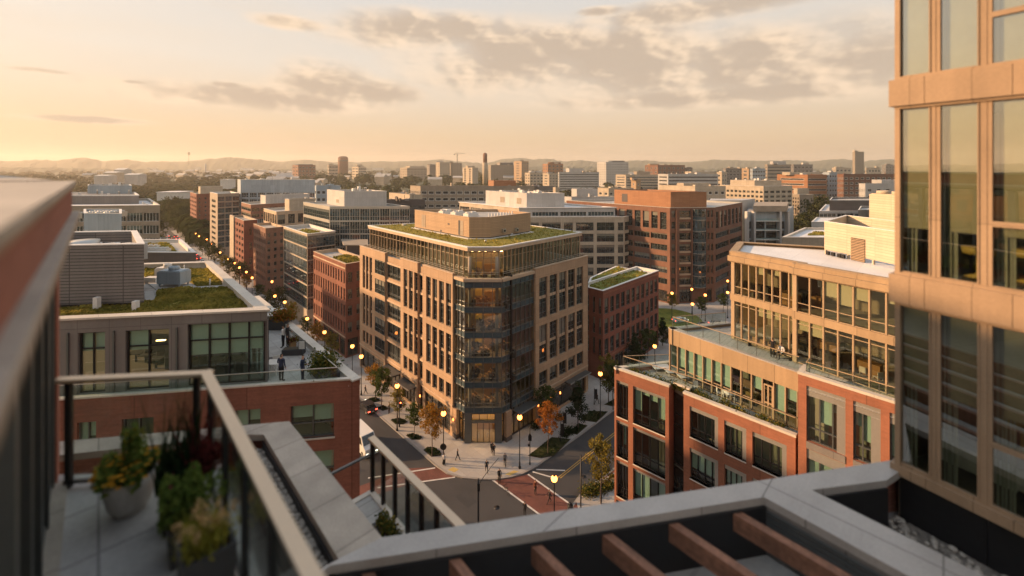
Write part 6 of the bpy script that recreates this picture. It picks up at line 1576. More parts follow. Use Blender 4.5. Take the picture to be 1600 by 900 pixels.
tree('green', base(852, 668), 'tree with pale green leaves behind the orange one', (1.3, 1.3, 1.25))
tree('olive', base(939, 787), 'yellowish tree on the brick paved island beside the road', (1.0, 1.0, 1.2))
tree('green', base(958, 640), 'green tree at the foot of the brick wing', (1.5, 1.5, 1.45)); tree('olive', base(951, 628), 'olive tree near the far lamp of the right street', (1.1, 1.1, 1.2))
tree('dark', base(992, 575), 'broad dark tree between brick wing and stepped block', (1.35, 1.35, 1.0)); tree('green', base(1012, 560), 'green tree beside the glowing lamp past the brick wing', (1.5, 1.5, 1.2))
tree('dark', base(1035, 540), 'dark tree in front of the square lawn', (1.2, 1.2, .9)); tree('green', base(1096, 497), 'small tree before the terracotta office entrance', (1.2, 1.2, 1.1)); tree('olive', base(1050, 488), 'low tree by the terracotta office wing', (1., 1., .8)); tree('green', base(1130, 488), 'small tree between two lamps of the square', (1.1, 1.1, 1.))
# rows down the west street
kinds = ['olive', 'gold', 'green', 'olive', 'mid', 'olive', 'green', 'gold', 'mid', 'mid', 'olive', 'mid', 'mid', 'mid', 'mid', 'mid', 'mid', 'mid', 'mid', 'mid']
desc = {'olive': 'olive green', 'gold': 'golden brown', 'green': 'fresh green', 'mid': 'broad dark green', 'dark': 'dark green', 'orange': 'orange'}
ordn = ['nearest', 'second', 'third', 'fourth', 'fifth', 'sixth', 'seventh', 'eighth', 'ninth', 'tenth', 'eleventh', 'twelfth', 'thirteenth', 'fourteenth', 'fifteenth', 'sixteenth', 'seventeenth', 'eighteenth', 'nineteenth', 'twentieth']
for i, kd in enumerate(kinds):
    u = 44 + i*8.5 + (i*i*.35); s = .95 if kd == 'mid' else 1.2
    tree(kd, (*P(u, VC + 2.0 + random.uniform(-.4, .4)), .15), '%s %s tree in the row before the brick offices' % (ordn[i], desc[kd]), (s*random.uniform(.8, 1.1), s*random.uniform(.8, 1.1), random.uniform(.8, 1.1)), 'trees along the building side of the west street')
for i in range(6):
    kd = ['olive', 'green', 'gold', 'mid'][i % 4]; u = 6 + i*13.
    tree(kd, (*P(u, VL - 2.2 + random.uniform(-.4, .4)), .15), '%s %s tree in the kerb row past the terrace block' % (ordn[i], desc[kd]), (random.uniform(.9, 1.1),)*2 + (random.uniform(.8, 1.),), 'trees along the terrace side of the west street')
# big park trees beyond the row
for i, (px, d, s, lab) in enumerate(((250, 205, 1.6, 'large rounded tree where the busy street bends'), (284, 300, 2.3, 'tall rounded tree beside the queue of cars'), (300, 246, 1.5, 'full dark tree in front of the far brick tower'), (272, 345, 2.5, 'dark tree behind the beige annex'), (292, 276, 1.9, 'big tree at the foot of the far brick tower'), (246, 250, 2., 'tree beyond the beige office roof'),
      (1230, 196, 1.9, 'dark tree between balconied block and glass building'), (1243, 215, 2.2, 'tall dark tree beside the pinkish block'), (1258, 240, 2.6, 'broad dark tree behind the plant screen'), (1275, 265, 2.8, 'far broad tree under the red brick hall'), (1296, 250, 2.3, 'dark tree in front of the pale white office'), (1250, 175, 1.6, 'tree behind the beige flat roof'), (1195, 132, 1.0, 'small round tree in front of the balconies'), (1320, 270, 2.5, 'dark tree next to the white office wall'), (1282, 300, 3.0, 'large tree below the orange brick terraces'))):
    tree('mid', (*WD(px, d), 0), lab, (s, s, s*random.uniform(.8, 1.)), 'large park trees')
# ---------------------------------------------------------------- lamps
def make_lamp(glow):
    t = thing('street_lamp', '', 'street lamp'); g = MB()
    g.lathe([(.2, 0), (.2, .25), (.13, .45), (.11, 1.), (.075, 1.1), (.06, 7.2), (.1, 7.25), (.1, 7.45)], (0, 0, 0), 12); g.build('post', 'dark_metal', t)
    g = MB(); g.ball((0, 0, 7.78), .38, 16); g.build('globe', glow, t); g = MB(); g.lathe([(.16, 8.12), (.18, 8.16), (.05, 8.3), (.02, 8.42)], (0, 0, 0), 10); g.build('cap', 'dark_metal', t); return t
LP = [(693, 646, 'lit globe lamp at the corner beside the golden tree'), (812, 652, 'lit globe lamp on the corner pavement by the shop front'), (866, 748, 'lit globe lamp at the near end of the brick crossing'), (620.5, 603, 'lit globe lamp by the traffic light'), (564.5, 557, 'lit globe lamp by the tree with tiny lights'), (550.5, 541, 'lit globe lamp just past the tan stone block'), (507, 519, 'lit globe lamp above the terrace parapet shrub'), (480, 498, 'lit globe lamp in front of the brick garden roof office'),
      (445, 472, 'lit globe lamp below the glass banded office'), (429.5, 462.5, 'lit globe lamp by the glass banded office corner'), (425, 440, 'large glowing lamp beyond the pavilion roof corner'), (394, 434, 'lamp before the brown brick block, nearest of the chain'), (385, 425, 'second lamp of the chain before the brown brick block'), (374, 418, 'third lamp of the chain down the street'), (367, 411, 'fourth lamp of the chain down the street'), (357, 405, 'fifth lamp of the chain down the street'), (344, 394.5, 'sixth lamp of the chain, brightest by the signal arm'), (330, 381, 'seventh lamp of the chain down the street'), (323, 374, 'eighth lamp of the chain down the street'), (311, 369, 'ninth lamp of the chain by the queue of cars'), (306, 365, 'last lamp of the chain by the queue of cars'),
      (938, 584, 'lit globe lamp beside the dark cone tree and brick wing'), (1023, 541, 'lit globe lamp between brick wing and stepped block'), (1081, 452, 'lamp before the terracotta office entrance'), (1137, 457, 'lamp beside the stepped block roof corner'), (1137, 439, 'small lamp under the terracotta wing'), (1050, 458, 'lamp at the far end of the terracotta wing'), (1082, 475, 'low lamp over the terracotta office forecourt'), (1102, 461, 'lamp between entrance and square lawn')]
lamp = make_lamp('lamp_glow')
for i, (gx, gy, lab) in enumerate(LP):
    q = W(gx, gy, 7.9); o = lamp if i == 0 else dup(lamp, (0, 0, 0)); o.location = (q[0], q[1], .12); o['label'] = lab; o['group'] = 'globe street lamps'
    d = q[1]; s = 1. if d < 130 else .9
    if s != 1.: o.scale = (s, s, 1)
    if d < 100:
        li = bpy.data.lights.new('lamp_light', 'POINT'); li.energy = 900; li.color = (1, .5, .16); li.shadow_soft_size = .3
        lo = bpy.data.objects.new('lamp_light', li); COL.objects.link(lo); lo.parent = o; lo.location = (0, 0, 7.78)
        for ch in o.children:
            if ch.type == 'MESH' and ch.name.startswith('globe'): ch.visible_shadow = True
# ---------------------------------------------------------------- street furniture
def pole(label, px, py, h, r=.07, name='signal_pole'):
    t = thing(name, label, 'pole', base(px, py)); g = MB(); q = base(px, py); g.lathe([(r*2, 0), (r*2, .3), (r*1.1, .45), (r, h)], q, 10); g.build('post', 'dark_metal', t); return t, q
t, q = pole('dark traffic signal pole with red light by the small olive tree', 624, 667, 5.2)
g = MB(); g.cbox((q[0] + .3, q[1] - .1), (1, 0), .36, .34, 3.6, 4.8); g.build('signal_head', 'sign_black', t); g = MB(); g.ball((q[0] + .3, q[1] - .3, 4.55), .13, 10); g.build('red_lens', 'signal_red', t)
t, q = pole('dark pole with small sign box beside the corner lamp', 828, 726, 5.6, .06, 'sign_pole')
g = MB(); g.cbox((q[0], q[1] - .1), (1, 0), .55, .12, 3.9, 4.5); g.build('sign', 'sign_black', t); g = MB(); g.cbox((q[0] - .15, q[1] - .1), (1, 0), .35, .25, 3.1, 3.35); g.build('button_box', 'sign_black', t)
g = MB(); g.face([(q[0] - .3, q[1] - .1, 4.5), (q[0] + .3, q[1] - .1, 4.5), (q[0] + .08, q[1] - .1, 5.0), (q[0] - .08, q[1] - .1, 5.0)]); g.build('hood', 'sign_black', t)
t, q = pole('plain tall dark pole beside the brick paved island', 907.5, 797, 7.4, .09)
t, q = pole('dark signal pole with thin curved arm over the near crossing', 747.5, 845, 7.6, .11)
arm = [(q[0], q[1], 6.9), (q[0] + .6, q[1] + .5, 7.6), (q[0] + 1.5, q[1] + 1.3, 8.3), (q[0] + 2.4, q[1] + 2.3, 8.7)]; g = MB(); g.path(arm, .035); g.build('arm', 'dark_metal', t)
g = MB(); g.cbox((q[0] + .05, q[1] - .15), (1, 0), .3, .25, 6.4, 7.3); g.build('signal_head', 'sign_black', t)
t, q = pole('slim grey pole in front of the yellowish tree', 940, 800, 6.2, .04, 'sign_pole')
for px, py, lab in ((880, 671, 'narrow dark banner sign among the shrubs'), (928.5, 632, 'dark banner on a post by the brick wing lamp'), (876, 690, 'dark upright sign post before the shrubs')):
    t, q = pole(lab, px, py, 3.2, .05, 'banner_post'); g = MB(); g.cbox((q[0] + .3, q[1]), (1, 0), .55, .06, 1.2, 3.1); g.build('banner', 'sign_black', t)
q = base(696, 703); t = thing('lamp_sign', 'round dark sign fixed low on the corner lamp post', 'sign', q); g = MB(); lq = W(693, 646, 7.9); g.tube((lq[0], lq[1] - .2, 2.9), (lq[0], lq[1] - .26, 2.9), .5, .5, 14); g.build('disc', 'sign_black', t); g = MB(); g.cbox((lq[0], lq[1] - .15), (1, 0), .2, .12, 2.4, 3.4); g.build('bracket', 'dark_metal', t)
q = base(891, 801); t = thing('litter_bin', 'dark litter bin at the near corner of the brick crossing', 'litter bin', q); g = MB(); g.lathe([(.3, 0), (.36, .1), (.38, 1.0), (.3, 1.1)], q, 14); g.build('bin_body', 'sign_black', t); g = MB(); g.lathe([(.24, 1.1), (.24, 1.25), (.1, 1.36)], q, 12); g.build('lid', 'dark_metal', t)
for px, py, lab in ((883, 681, 'round dark shrub beside the banner sign'), (889, 676, 'dark clipped shrub under the cone tree'), (836, 668, 'low dark shrub by the shop window'), (874, 655, 'dark shrub in front of the side entrance')):
    q = base(px, py); shrubs('shrub', lab, [(q[0] - .4, q[1]), (q[0] + .4, q[1])], .15, 600, .12, ('leaf_dark',), .35, 1.2)['group'] = 'shrubs beside the orange tree'
q = base(930, 768); shrubs('shrub_bed', 'low olive green shrubs on the brick paved island', [W2(912, 772, .2), W2(956, 758, .2)], .15, 3000, .13, ('leaf_green', 'leaf_olive'), .5, .9)
# bicycles
def bicycle(label, pos, ang, s=1.):
    t = thing('bicycle', label, 'bicycle', pos); g = MB(); x = math.cos(ang), math.sin(ang)
    def p(a, z, o=0): return (pos[0] + x[0]*a - x[1]*o, pos[1] + x[1]*a + x[0]*o, pos[2] + z)
    g.path([p(-.5, .34), p(-.05, .3), p(.36, .75), p(-.2, .78), p(-.05, .3)], .025); g.path([p(-.5, .34), p(-.2, .78), p(-.22, .9)], .022); g.path([p(.52, .34), p(.38, .72), p(.34, .98)], .025); g.build('bike_frame', 'dark_metal', t)
    for a in (-.5, .52):
        g = MB(); n = 18
        ring_ = [p(a + .33*math.cos(k*6.2832/n), .34 + .33*math.sin(k*6.2832/n)) for k in range(n + 1)]; g.path(ring_, .022, 5)
        for k in range(6): g.tube(p(a, .34), ring_[k*3], .006, .006, 3)
        g.build('wheel', 'rubber', t)
    g = MB(); g.path([p(.34, .98, -.26), p(.36, 1.0), p(.34, .98, .26)], .018); g.build('handlebar', 'dark_metal', t); g = MB(); g.obox(p(-.36, .9, -.07), (x[0]*.28, x[1]*.28, 0), (-x[1]*.14, x[0]*.14, 0), (0, 0, .06)); g.build('saddle', 'rubber', t); return t
bicycle('dark bicycle ridden off the kerb at the brick crossing', W(781, 752, .02), 1.3); bicycle('dark bicycle standing on the white crossing line', W(791, 771, .02), 2.2); bicycle('dark bicycle held by the person near the entrance', W(790, 727, .16), 1.5)
# ---------------------------------------------------------------- vehicles
def make_car(name, label, paint, L_=4.5, Wd=1.8, h=1.45, van=False):
    t = thing(name, label, 'van' if van else 'car'); g = MB(); w2 = Wd/2
    prof = [(-2.25, .3), (-2.25, .8), (-2.1, .92), (-1.75, .95), (-1.2, 1.38), (.35, 1.42), (1.0, .98), (2.0, .82), (2.22, .6), (2.22, .3)] if not van else [(-2.6, .3), (-2.6, 2.1), (-2.45, 2.25), (1.3, 2.25), (2.05, 1.35), (2.6, 1.15), (2.62, .3)]
    k = L_/4.5 if not van else 1
    prof = [(x*k, z*h/1.45 if not van else z) for x, z in prof]
    def tp(z): return w2*(1 - .16*max(0, (z - .9)/(.6 if not van else 3.)))
    n = len(prof)
    for i in range(n):
        a, b = prof[i], prof[(i + 1) % n]
        g.face([(a[0], -tp(a[1]), a[1]), (b[0], -tp(b[1]), b[1]), (b[0], tp(b[1]), b[1]), (a[0], tp(a[1]), a[1])])
    for s in (-1, 1): g.face([(p_[0], s*tp(p_[1]), p_[1]) for p_ in prof])
    g.build('body', paint, t)
    gl = MB()
    if van:
        gl.face([(1.36, -.76, 2.2), (2.02, -.8, 1.42), (2.02, .8, 1.42), (1.36, .76, 2.2)]) ; gl.v = [(x + .012, y, z + .012) for x, y, z in gl.v]
        for s in (-1, 1): gl.face([(.3, s*(tp(1.3) + .012), 1.35), (1.6, s*(tp(1.3) + .012), 1.35), (1.2, s*(tp(2.1) + .012), 2.05), (.3, s*(tp(2.1) + .012), 2.05)])
        gl.face([(-2.612, -.7, 1.3), (-2.612, .7, 1.3), (-2.612, .68, 2.0), (-2.612, -.68, 2.0)])
    else:
        gl.face([(.40*k, -.68, 1.37), (.96*k, -.76, 1.02), (.96*k, .76, 1.02), (.40*k, .68, 1.37)]); gl.face([(-1.7*k, -.76, .99), (-1.24*k, -.68, 1.34), (-1.24*k, .68, 1.34), (-1.7*k, .76, .99)]); gl.v = [(x, y, z + .015) for x, y, z in gl.v]
        for s in (-1, 1):
            for x0, x1, x2, x3 in ((-1.5, -.45, -.45, -1.15), (-.38, .8, .3, -.38)): gl.face([(x0*k, s*(tp(.98) + .012), .99), (x1*k, s*(tp(.98) + .012), .99), (x2*k, s*(tp(1.34) + .012), 1.34), (x3*k, s*(tp(1.34) + .012), 1.34)])
    gl.build('windscreen', 'car_glass', t)
    wx = (-1.35*k, 1.4*k) if not van else (-1.6, 1.7)
    for x in wx:
        for s in (-1, 1):
            q = MB(); q.tube((x, s*(w2 - .2), .33), (x, s*(w2 + .01), .33), .33, .33, 14); o = q.build('wheel', 'rubber', t); q = MB(); q.tube((x, s*(w2 + .011), .33), (x, s*(w2 + .02), .33), .2, .2, 10); q.build('rim', 'alu', o)
    xr = prof[0][0]; xf = prof[-1][0]
    for s in (-1, 1):
        q = MB(); q.box(xr - .02, xr + .03, s*.72 - .2, s*.72 + .2, .66, .82); q.build('tail_light', 'tail_glow', t); q = MB(); q.box(xf - .12, xf + .02, s*.66 - .16, s*.66 + .16, .58, .72); q.build('headlight', 'head_glow', t)
    q = MB(); q.box(xr - .012, xr + .01, -.26, .26, .5, .62); q.build('number_plate', 'white_trim', t); return t
CARS = {'dark': make_car('parked_car', '', 'car_dark'), 'red': make_car('parked_car', '', 'car_red'), 'white': make_car('parked_car', '', 'car_white'), 'silver': make_car('parked_car', '', 'car_silver')}
van = make_car('delivery_van', 'white delivery van on the road behind the brick corner', 'car_white', van=True); van.location = (*W2(567, 700, 0.), .01); van.scale = (1.25, 1.25, 1.35); van.rotation_euler = (0, 0, math.atan2(-U[1], -U[0]))
uang = math.atan2(U[1], U[0]); cu = set()
def car(kind, pos, ang, label, group='cars on the west street'):
    if kind not in cu: cu.add(kind); o = CARS[kind]; o.location = pos; o.rotation_euler = (0, 0, ang)
    else: o = dup(CARS[kind], pos, ang)
    o['label'] = label; o['group'] = group; return o
car('dark', (*W2(574, 640, 0), .01), uang, 'dark car with glowing red tail lights by the stone facade kerb')
kn = ['silver', 'red', 'white', 'dark', 'silver', 'white', 'dark', 'red']
colr = {'silver': 'silver', 'red': 'red', 'white': 'white', 'dark': 'black'}
i = 0; cnt = {}
for lane, (vv, flip) in enumerate(((VC - 1.3, 0), (VC - 4.6, 0), (VC - 8., 0), (VC - 12.2, 1), (VC - 16., 1))):
    u = 70 + lane*3
    while u < 300:
        kd = kn[(i*5 + lane*3) % 8]
        far_ = u > 120
        lab = '%s car in the %s of the far traffic queue' % (colr[kd], ['kerb row', 'inner lane', 'middle lane', 'oncoming lane', 'far kerb row'][lane]) if far_ else '%s car in the %s before the queue' % (colr[kd], ['kerb row', 'inner lane', 'middle lane', 'oncoming lane', 'far kerb row'][lane])
        cn = (kd, lane, far_); cnt[cn] = cnt.get(cn, -1) + 1; lab = ordn[cnt[cn]] + ' ' + lab
        car(kd, (*P(u, vv + random.uniform(-.2, .2)), .01), uang + (math.pi if flip else 0), lab, 'cars queueing down the west street' if far_ else 'cars on the west street'); i += 1
        u += random.uniform(6.5, 13) if far_ else random.uniform(9, 22)
for px, py, kd, lab in ((1063, 503, 'white', 'white car parked by the square lawn'), (1120, 508, 'silver', 'silver car behind the terrace corner rail'), (1100, 512, 'dark', 'black car on the square behind the terrace guard')):
    car(kd, (*W2(px, py, 0), .01), .3, lab, 'cars by the square')
# lawn of the square
g = MB(); c = W2(1048, 497, .1); g.lathe([(9, 0), (9, .12), (8.6, .14)], (*c, .02), 32); struct(g.build('lawn', 'sedum_green'))
# ---------------------------------------------------------------- people
def person(label, pos, h=1.74, face=0., pose='stand', top='cloth_black', legs='cloth_black', hair='hair_dark', bag=False):
    """one continuous skinned body; clothes follow the limbs as bands of the same body mesh"""
    J = {'pel': (0, 0, .94), 'wai': (0, .01, 1.1), 'che': (0, 0, 1.32), 'nek': (0, 0, 1.49), 'hea': (0, -.02, 1.6), 'cro': (0, .0, 1.74)}
    st = {'stand': 0., 'walk': .30, 'ride': .12, 'sit': 0}[pose]
    for s, n in ((-1, 'l'), (1, 'r')):
        f = st*s
        J['hip' + n] = (s*.10, 0, .9); J['kne' + n] = (s*.10, -f*.45 - (.05 if f > 0 else 0), .5); J['ank' + n] = (s*.10, -f if f > 0 else -f*1.1, .09 + (.06 if f < 0 else 0)); J['toe' + n] = (s*.12, J['ank' + n][1] - .17, .04)
        if pose == 'sit': J['kne' + n] = (s*.12, -.42, .5 + .4 - .4 + .42 - .42); J['ank' + n] = (s*.12, -.4, .09); J['toe' + n] = (s*.13, -.56, .04)
        J['sho' + n] = (s*.19, 0, 1.42); aw = -f*.9
        J['elb' + n] = (s*.25, -aw*.35 + .02, 1.15); J['wri' + n] = (s*.25, -aw*.8 - .06, .91)
        if pose == 'ride': J['elb' + n] = (s*.25, -.16, 1.18); J['wri' + n] = (s*.24, -.38, 1.05)
        if pose == 'stand' and s == 1: J['elb' + n] = (.25, .04, 1.16); J['wri' + n] = (.15, -.2, 1.08)
        if pose == 'sit': J['wri' + n] = (s*.17, -.3, .98)
        w_, e_ = Vector(J['wri' + n]), Vector(J['elb' + n]); dd = (w_ - e_).normalized(); J['pal' + n] = tuple(w_ + dd*.08)
    if pose == 'sit':
        for k in J:
            if k[:3] in ('pel', 'wai', 'che', 'nek', 'hea', 'cro', 'sho', 'elb', 'wri', 'pal', 'hip'): J[k] = (J[k][0], J[k][1], J[k][2] - .42)
        for n in 'lr': J['kne' + n] = (J['kne' + n][0], -.42, .5)
    RAD = {'pel': (.155, .12), 'wai': (.135, .105), 'che': (.165, .115), 'nek': (.055, .058), 'hea': (.078, .092), 'cro': (.062, .075), 'hip': (.105, .105), 'kne': (.062, .065), 'ank': (.042, .045), 'toe': (.04, .032), 'sho': (.065, .065), 'elb': (.044, .046), 'wri': (.03, .034), 'pal': (.036, .022)}
    bones = [('pel', 'wai'), ('wai', 'che'), ('che', 'nek'), ('nek', 'hea'), ('hea', 'cro')]
    for n in 'lr': bones += [('pel', 'hip' + n), ('hip' + n, 'kne' + n), ('kne' + n, 'ank' + n), ('ank' + n, 'toe' + n), ('che', 'sho' + n), ('sho' + n, 'elb' + n), ('elb' + n, 'wri' + n), ('wri' + n, 'pal' + n)]
    keys = list(J); me = bpy.data.meshes.new('person'); me.from_pydata([J[k] for k in keys], [(keys.index(a), keys.index(b)) for a, b in bones], [])
    ob = bpy.data.objects.new('person', me); COL.objects.link(ob); ob.modifiers.new('s', 'SKIN'); ob.modifiers.new('d', 'SUBSURF').levels = 1; ob.modifiers['d'].render_levels = 1
    sv = me.skin_vertices[0].data
    for i, k in enumerate(keys): sv[i].radius = RAD[k[:3]]; sv[i].use_root = (k == 'pel')
    dg = bpy.context.evaluated_depsgraph_get(); m2 = bpy.data.meshes.new_from_object(ob.evaluated_get(dg)); bpy.data.objects.remove(ob)
    g = MB(); P_ = [Vector(J[k]) for k in keys]; kk = h/(1.62 if pos[2] < 1 else 1.72)
    def cls(c):
        best = min(bones, key=lambda b: segd(c, Vector(J[b[0]]), Vector(J[b[1]])))
        a, b = best
        if b[:3] in ('hea', 'cro'): return 3 if (c.z > J['hea'][2] + .06 or (c.y > .02 and c.z > J['hea'][2] - .06)) else 0
        if b[:3] == 'nek': return 1 if c.z < J['nek'][2] - .03 else 0
        if b[:3] == 'pal' : return 0
        if b[:3] in ('kne', 'ank', 'hip'): return 2
        if b[:3] == 'toe': return 4
        if a == 'pel' : return 1
        return 1
    vs = [v.co.copy() for v in m2.vertices]
    for p_ in m2.polygons:
        c = sum((vs[i] for i in p_.vertices), Vector())/len(p_.vertices); g.face([tuple(vs[i]) for i in p_.vertices], m=cls(c), smooth=True)
    bpy.data.meshes.remove(m2)
    # nose, ears, fingers grown out of the head and palms
    hx = J['hea']; g.ball((hx[0], hx[1] - .095, hx[2] + .02), .016, 6, 0, (.8, 1, 1.5))
    for s in (-1, 1): g.ball((hx[0] + s*.08, hx[1] + .01, hx[2] + .02), .02, 6, 0, (.5, .8, 1.4)); g.ball((hx[0] + s*.03, hx[1] - .082, hx[2] + .05), .011, 6, 4)
    for n, s in (('l', -1), ('r', 1)):
        w_, q_ = Vector(J['wri' + n]), Vector(J['pal' + n]); dd = (q_ - w_).normalized(); sd = Vector((0, 1, 0)) if abs(dd.y) < .8 else Vector((1, 0, 0)); sd = (sd - dd*sd.dot(dd)).normalized()
        cu_ = dd.cross(sd)*(-s)
        for k in range(4):
            b0 = q_ + sd*(-.03 + .02*k); l = (.07, .08, .075, .058)[k]; b1 = b0 + dd*l*.55; b2 = b1 + (dd*.7 + cu_*.5)*l*.5; g.tube(tuple(b0), tuple(b1), .0095, .009, 6); g.tube(tuple(b1), tuple(b2), .009, .007, 6)
        b0 = w_ + dd*.04 + sd*(-.03); b1 = b0 + (dd*.6 - sd*.8)*.045; g.tube(tuple(b0), tuple(b1), .011, .009, 6); g.tube(tuple(b1), tuple(b1 + dd*.03), .009, .007, 6)
    ca, sa = math.cos(face), math.sin(face)
    g.v = [(pos[0] + (x*ca - y*sa)*kk, pos[1] + (x*sa + y*ca)*kk, pos[2] + z*kk) for x, y, z in g.v]
    o = g.build('person', ['skin', top, legs, hair, 'cloth_black'], None, loc=tuple(pos)); o['label'] = label; o['category'] = 'person'
    return o
def segd(p, a, b):
    d = b - a; k = max(0, min(1, (p - a).dot(d)/max(d.length_squared, 1e-9))); return (p - a - d*k).length
def gp(px, py, z=.16): return W(px, py, z)
# face: 0 looks to the camera (-y), pi looks away
person('person in white shirt and dark trousers standing at the lamp post', gp(694, 728), 1.82, 3.0, 'stand', 'cloth_white')
person('person in a long dark coat walking across the corner pavement', gp(715, 719.5), 1.74, 1.4, 'walk', 'cloth_black')
person('person in black at the lit entrance, in front of the pair', gp(771.5, 711.5), 1.75, .2, 'stand')
person('person in black at the lit entrance, half hidden behind another', gp(768.5, 707.5), 1.70, .6, 'stand')
person('person in dark jacket standing with feet apart mid pavement', gp(760.5, 738), 1.78, .2, 'walk', 'cloth_black', 'cloth_black')
person('person in dark clothes riding a bicycle near the entrance', gp(789, 727), 1.80, .1, 'ride', 'cloth_grey', 'cloth_black')
person('cyclist in black leaving the kerb onto the crossing', gp(780, 752.5, .02), 1.82, .3, 'ride')
person('tall person in dark coat on the red brick crossing', gp(836.5, 772, .02), 1.9, .7, 'stand', 'cloth_rust', 'cloth_black')
person('person in black stepping briskly over the red brick crossing', gp(858.5, 786, .02), 1.75, -1.2, 'walk')
person('person in black seen just over the ledge by the crossing', gp(820, 806, .02), 1.8, 2.8, 'stand')
person('person in dark clothes waiting behind the small planting bed', gp(608, 646), 1.75, 1., 'stand', 'cloth_grey')
person('person in dark coat walking past the brick wing lamp', gp(933, 630), 1.75, .5, 'walk')
person('person in dark clothes walking by the far tree bed', gp(571, 616), 1.75, 2., 'walk')
person('person in dark blue suit with back turned on the brick terrace', W(439.5, 596, 31.95), 1.80, 2.9, 'stand', 'cloth_navy', 'cloth_black')
person('person in blue jacket on the brick terrace near the shrub planter', W(473, 596, 31.95), 1.74, 1.6, 'stand', 'cloth_navy', 'cloth_navy')
person('person in white blouse embracing on the brick terrace', W(442.5, 543, 31.95), 1.72, -1.5, 'stand', 'cloth_white', 'cloth_black')
person('person in black suit close to the white blouse on the terrace', W(449.5, 542, 31.95), 1.82, 1.6, 'stand', 'cloth_black', 'cloth_black')
person('person in black standing at the upper terrace guard', W(1207, 559, Z0 - .25), 1.72, 2.6, 'stand', 'cloth_black', 'cloth_black')
person('person in white top and dark vest sitting on the upper terrace', W(1221, 560, Z0 - .25), 1.72, -1.2, 'sit', 'cloth_white', 'cloth_black')
# ---------------------------------------------------------------- terrace furniture
def bench(label, c, t_, L_, z, mat='teak'):
    t = thing('bench', label, 'bench', (*c, z)); n = (-t_[1], t_[0]); g = MB(); g.cbox(c, t_, L_, .45, z + .38, z + .45); g.build('seat', mat, t)
    for s in (-1, 1): g = MB(); g.cbox(along(c, t_, s*(L_/2 - .15)), t_, .1, .4, z, z + .38); g.build('leg', 'dark_metal', t)
    g = MB(); g.cbox(add(c, mul(n, .22)), t_, L_, .06, z + .5, z + .85); g.build('backrest', mat, t)
bench('timber bench on the upper terrace under the bronze glazing', W2(1222, 558.5, Z0 - .25), D1, 1.6, Z0 - .25)
bench('long pale bench on the upper terrace before the glazing', W2(1188, 546, Z0 - .25), D1, 2.2, Z0 - .25)
def table(label, c, t_, a, b, z, h=.72, mat='white_trim', rnd=False):
    t = thing('terrace_table', label, 'table', (*c, z)); g = MB()
    if rnd: g.lathe([(a/2, 0), (a/2, .04)], (*c, z + h), 20)
    else: g.cbox(c, t_, a, b, z + h, z + h + .05)
    g.build('table_top', mat, t)
    for i, j in ((-1, -1), (1, -1), (1, 1), (-1, 1)): g = MB(); g.cbox(add(c, mul(t_, i*a*.4), mul((-t_[1], t_[0]), j*b*.4)), t_, .06, .06, z, z + h); g.build('leg', mat, t)
def chair(label, c, ang, z, mat='white_trim', group=None):
    t_ = (math.cos(ang), math.sin(ang)); n = (-t_[1], t_[0]); t = thing('terrace_chair', label, 'chair', (*c, z), group); g = MB(); g.cbox(c, t_, .46, .44, z + .42, z + .46); g.build('seat', mat, t); g = MB(); g.cbox(add(c, mul(n, .21)), t_, .46, .04, z + .46, z + .88); g.build('backrest', mat, t)
    for i, j in ((-1, -1), (1, -1), (1, 1), (-1, 1)): g = MB(); g.cbox(add(c, mul(t_, i*.2), mul(n, j*.19)), t_, .04, .04, z, z + .42); g.build('leg', mat, t)
tz = 25.25
for px, py, lab in ((1033, 580, 'pale low table at the far corner of the brick terrace'), (1053, 586, 'pale low table, middle one of three on the brick terrace'), (1073, 594, 'pale low table nearest the terrace chairs')): table(lab, W2(px, py, tz), (1, .1), 1.7, 1.0, tz, .45)
for i, (px, py, lab) in enumerate(((1088, 612, 'white chair behind the green planting strip'), (1124, 620, 'white chair, first of the group at the glazing'), (1132, 622, 'white chair, second of the group at the glazing'), (1146, 627, 'white chair next to the round terrace table'), (1152, 622, 'white chair facing the green glazing'), (1216, 652, 'pale chair by the terrace door'), (1226, 656, 'pale chair beside the potted bush'))): chair(lab, W2(px, py, tz), i*1.3, tz, 'white_trim', 'white chairs on the brick terrace')
table('round pale table among the terrace chairs', W2(1139, 627, tz), (1, 0), .8, .8, tz, .72, 'white_trim', True)
for i, (px, py, lab) in enumerate(((1330, 586, 'dark chair on the highest brick terrace'), (1350, 590, 'white chair with rounded back on the highest terrace'), (1372, 598, 'small pale table stool near the tower edge'))): chair(lab, W2(px, py, 29.65), i*1.1 + 1, 29.65, 'pot_dark' if i == 0 else 'white_trim', 'chairs on the highest terrace')
q = W2(1232, 640, tz); t = thing('planter', 'dark pot in the corner of the brick terrace', 'planter', (*q, tz)); g = MB(); g.lathe([(.25, 0), (.33, .5), (.3, .5), (.28, .42)], (*q, tz), 16); g.build('pot', 'pot_dark', t); shrubs('potted_bush', 'leafy bush in the dark pot by the terrace corner', [q, add(q, (.05, .05))], tz + .45, 900, .09, ('leaf_green', 'leaf_dark'), .3, 1.3)
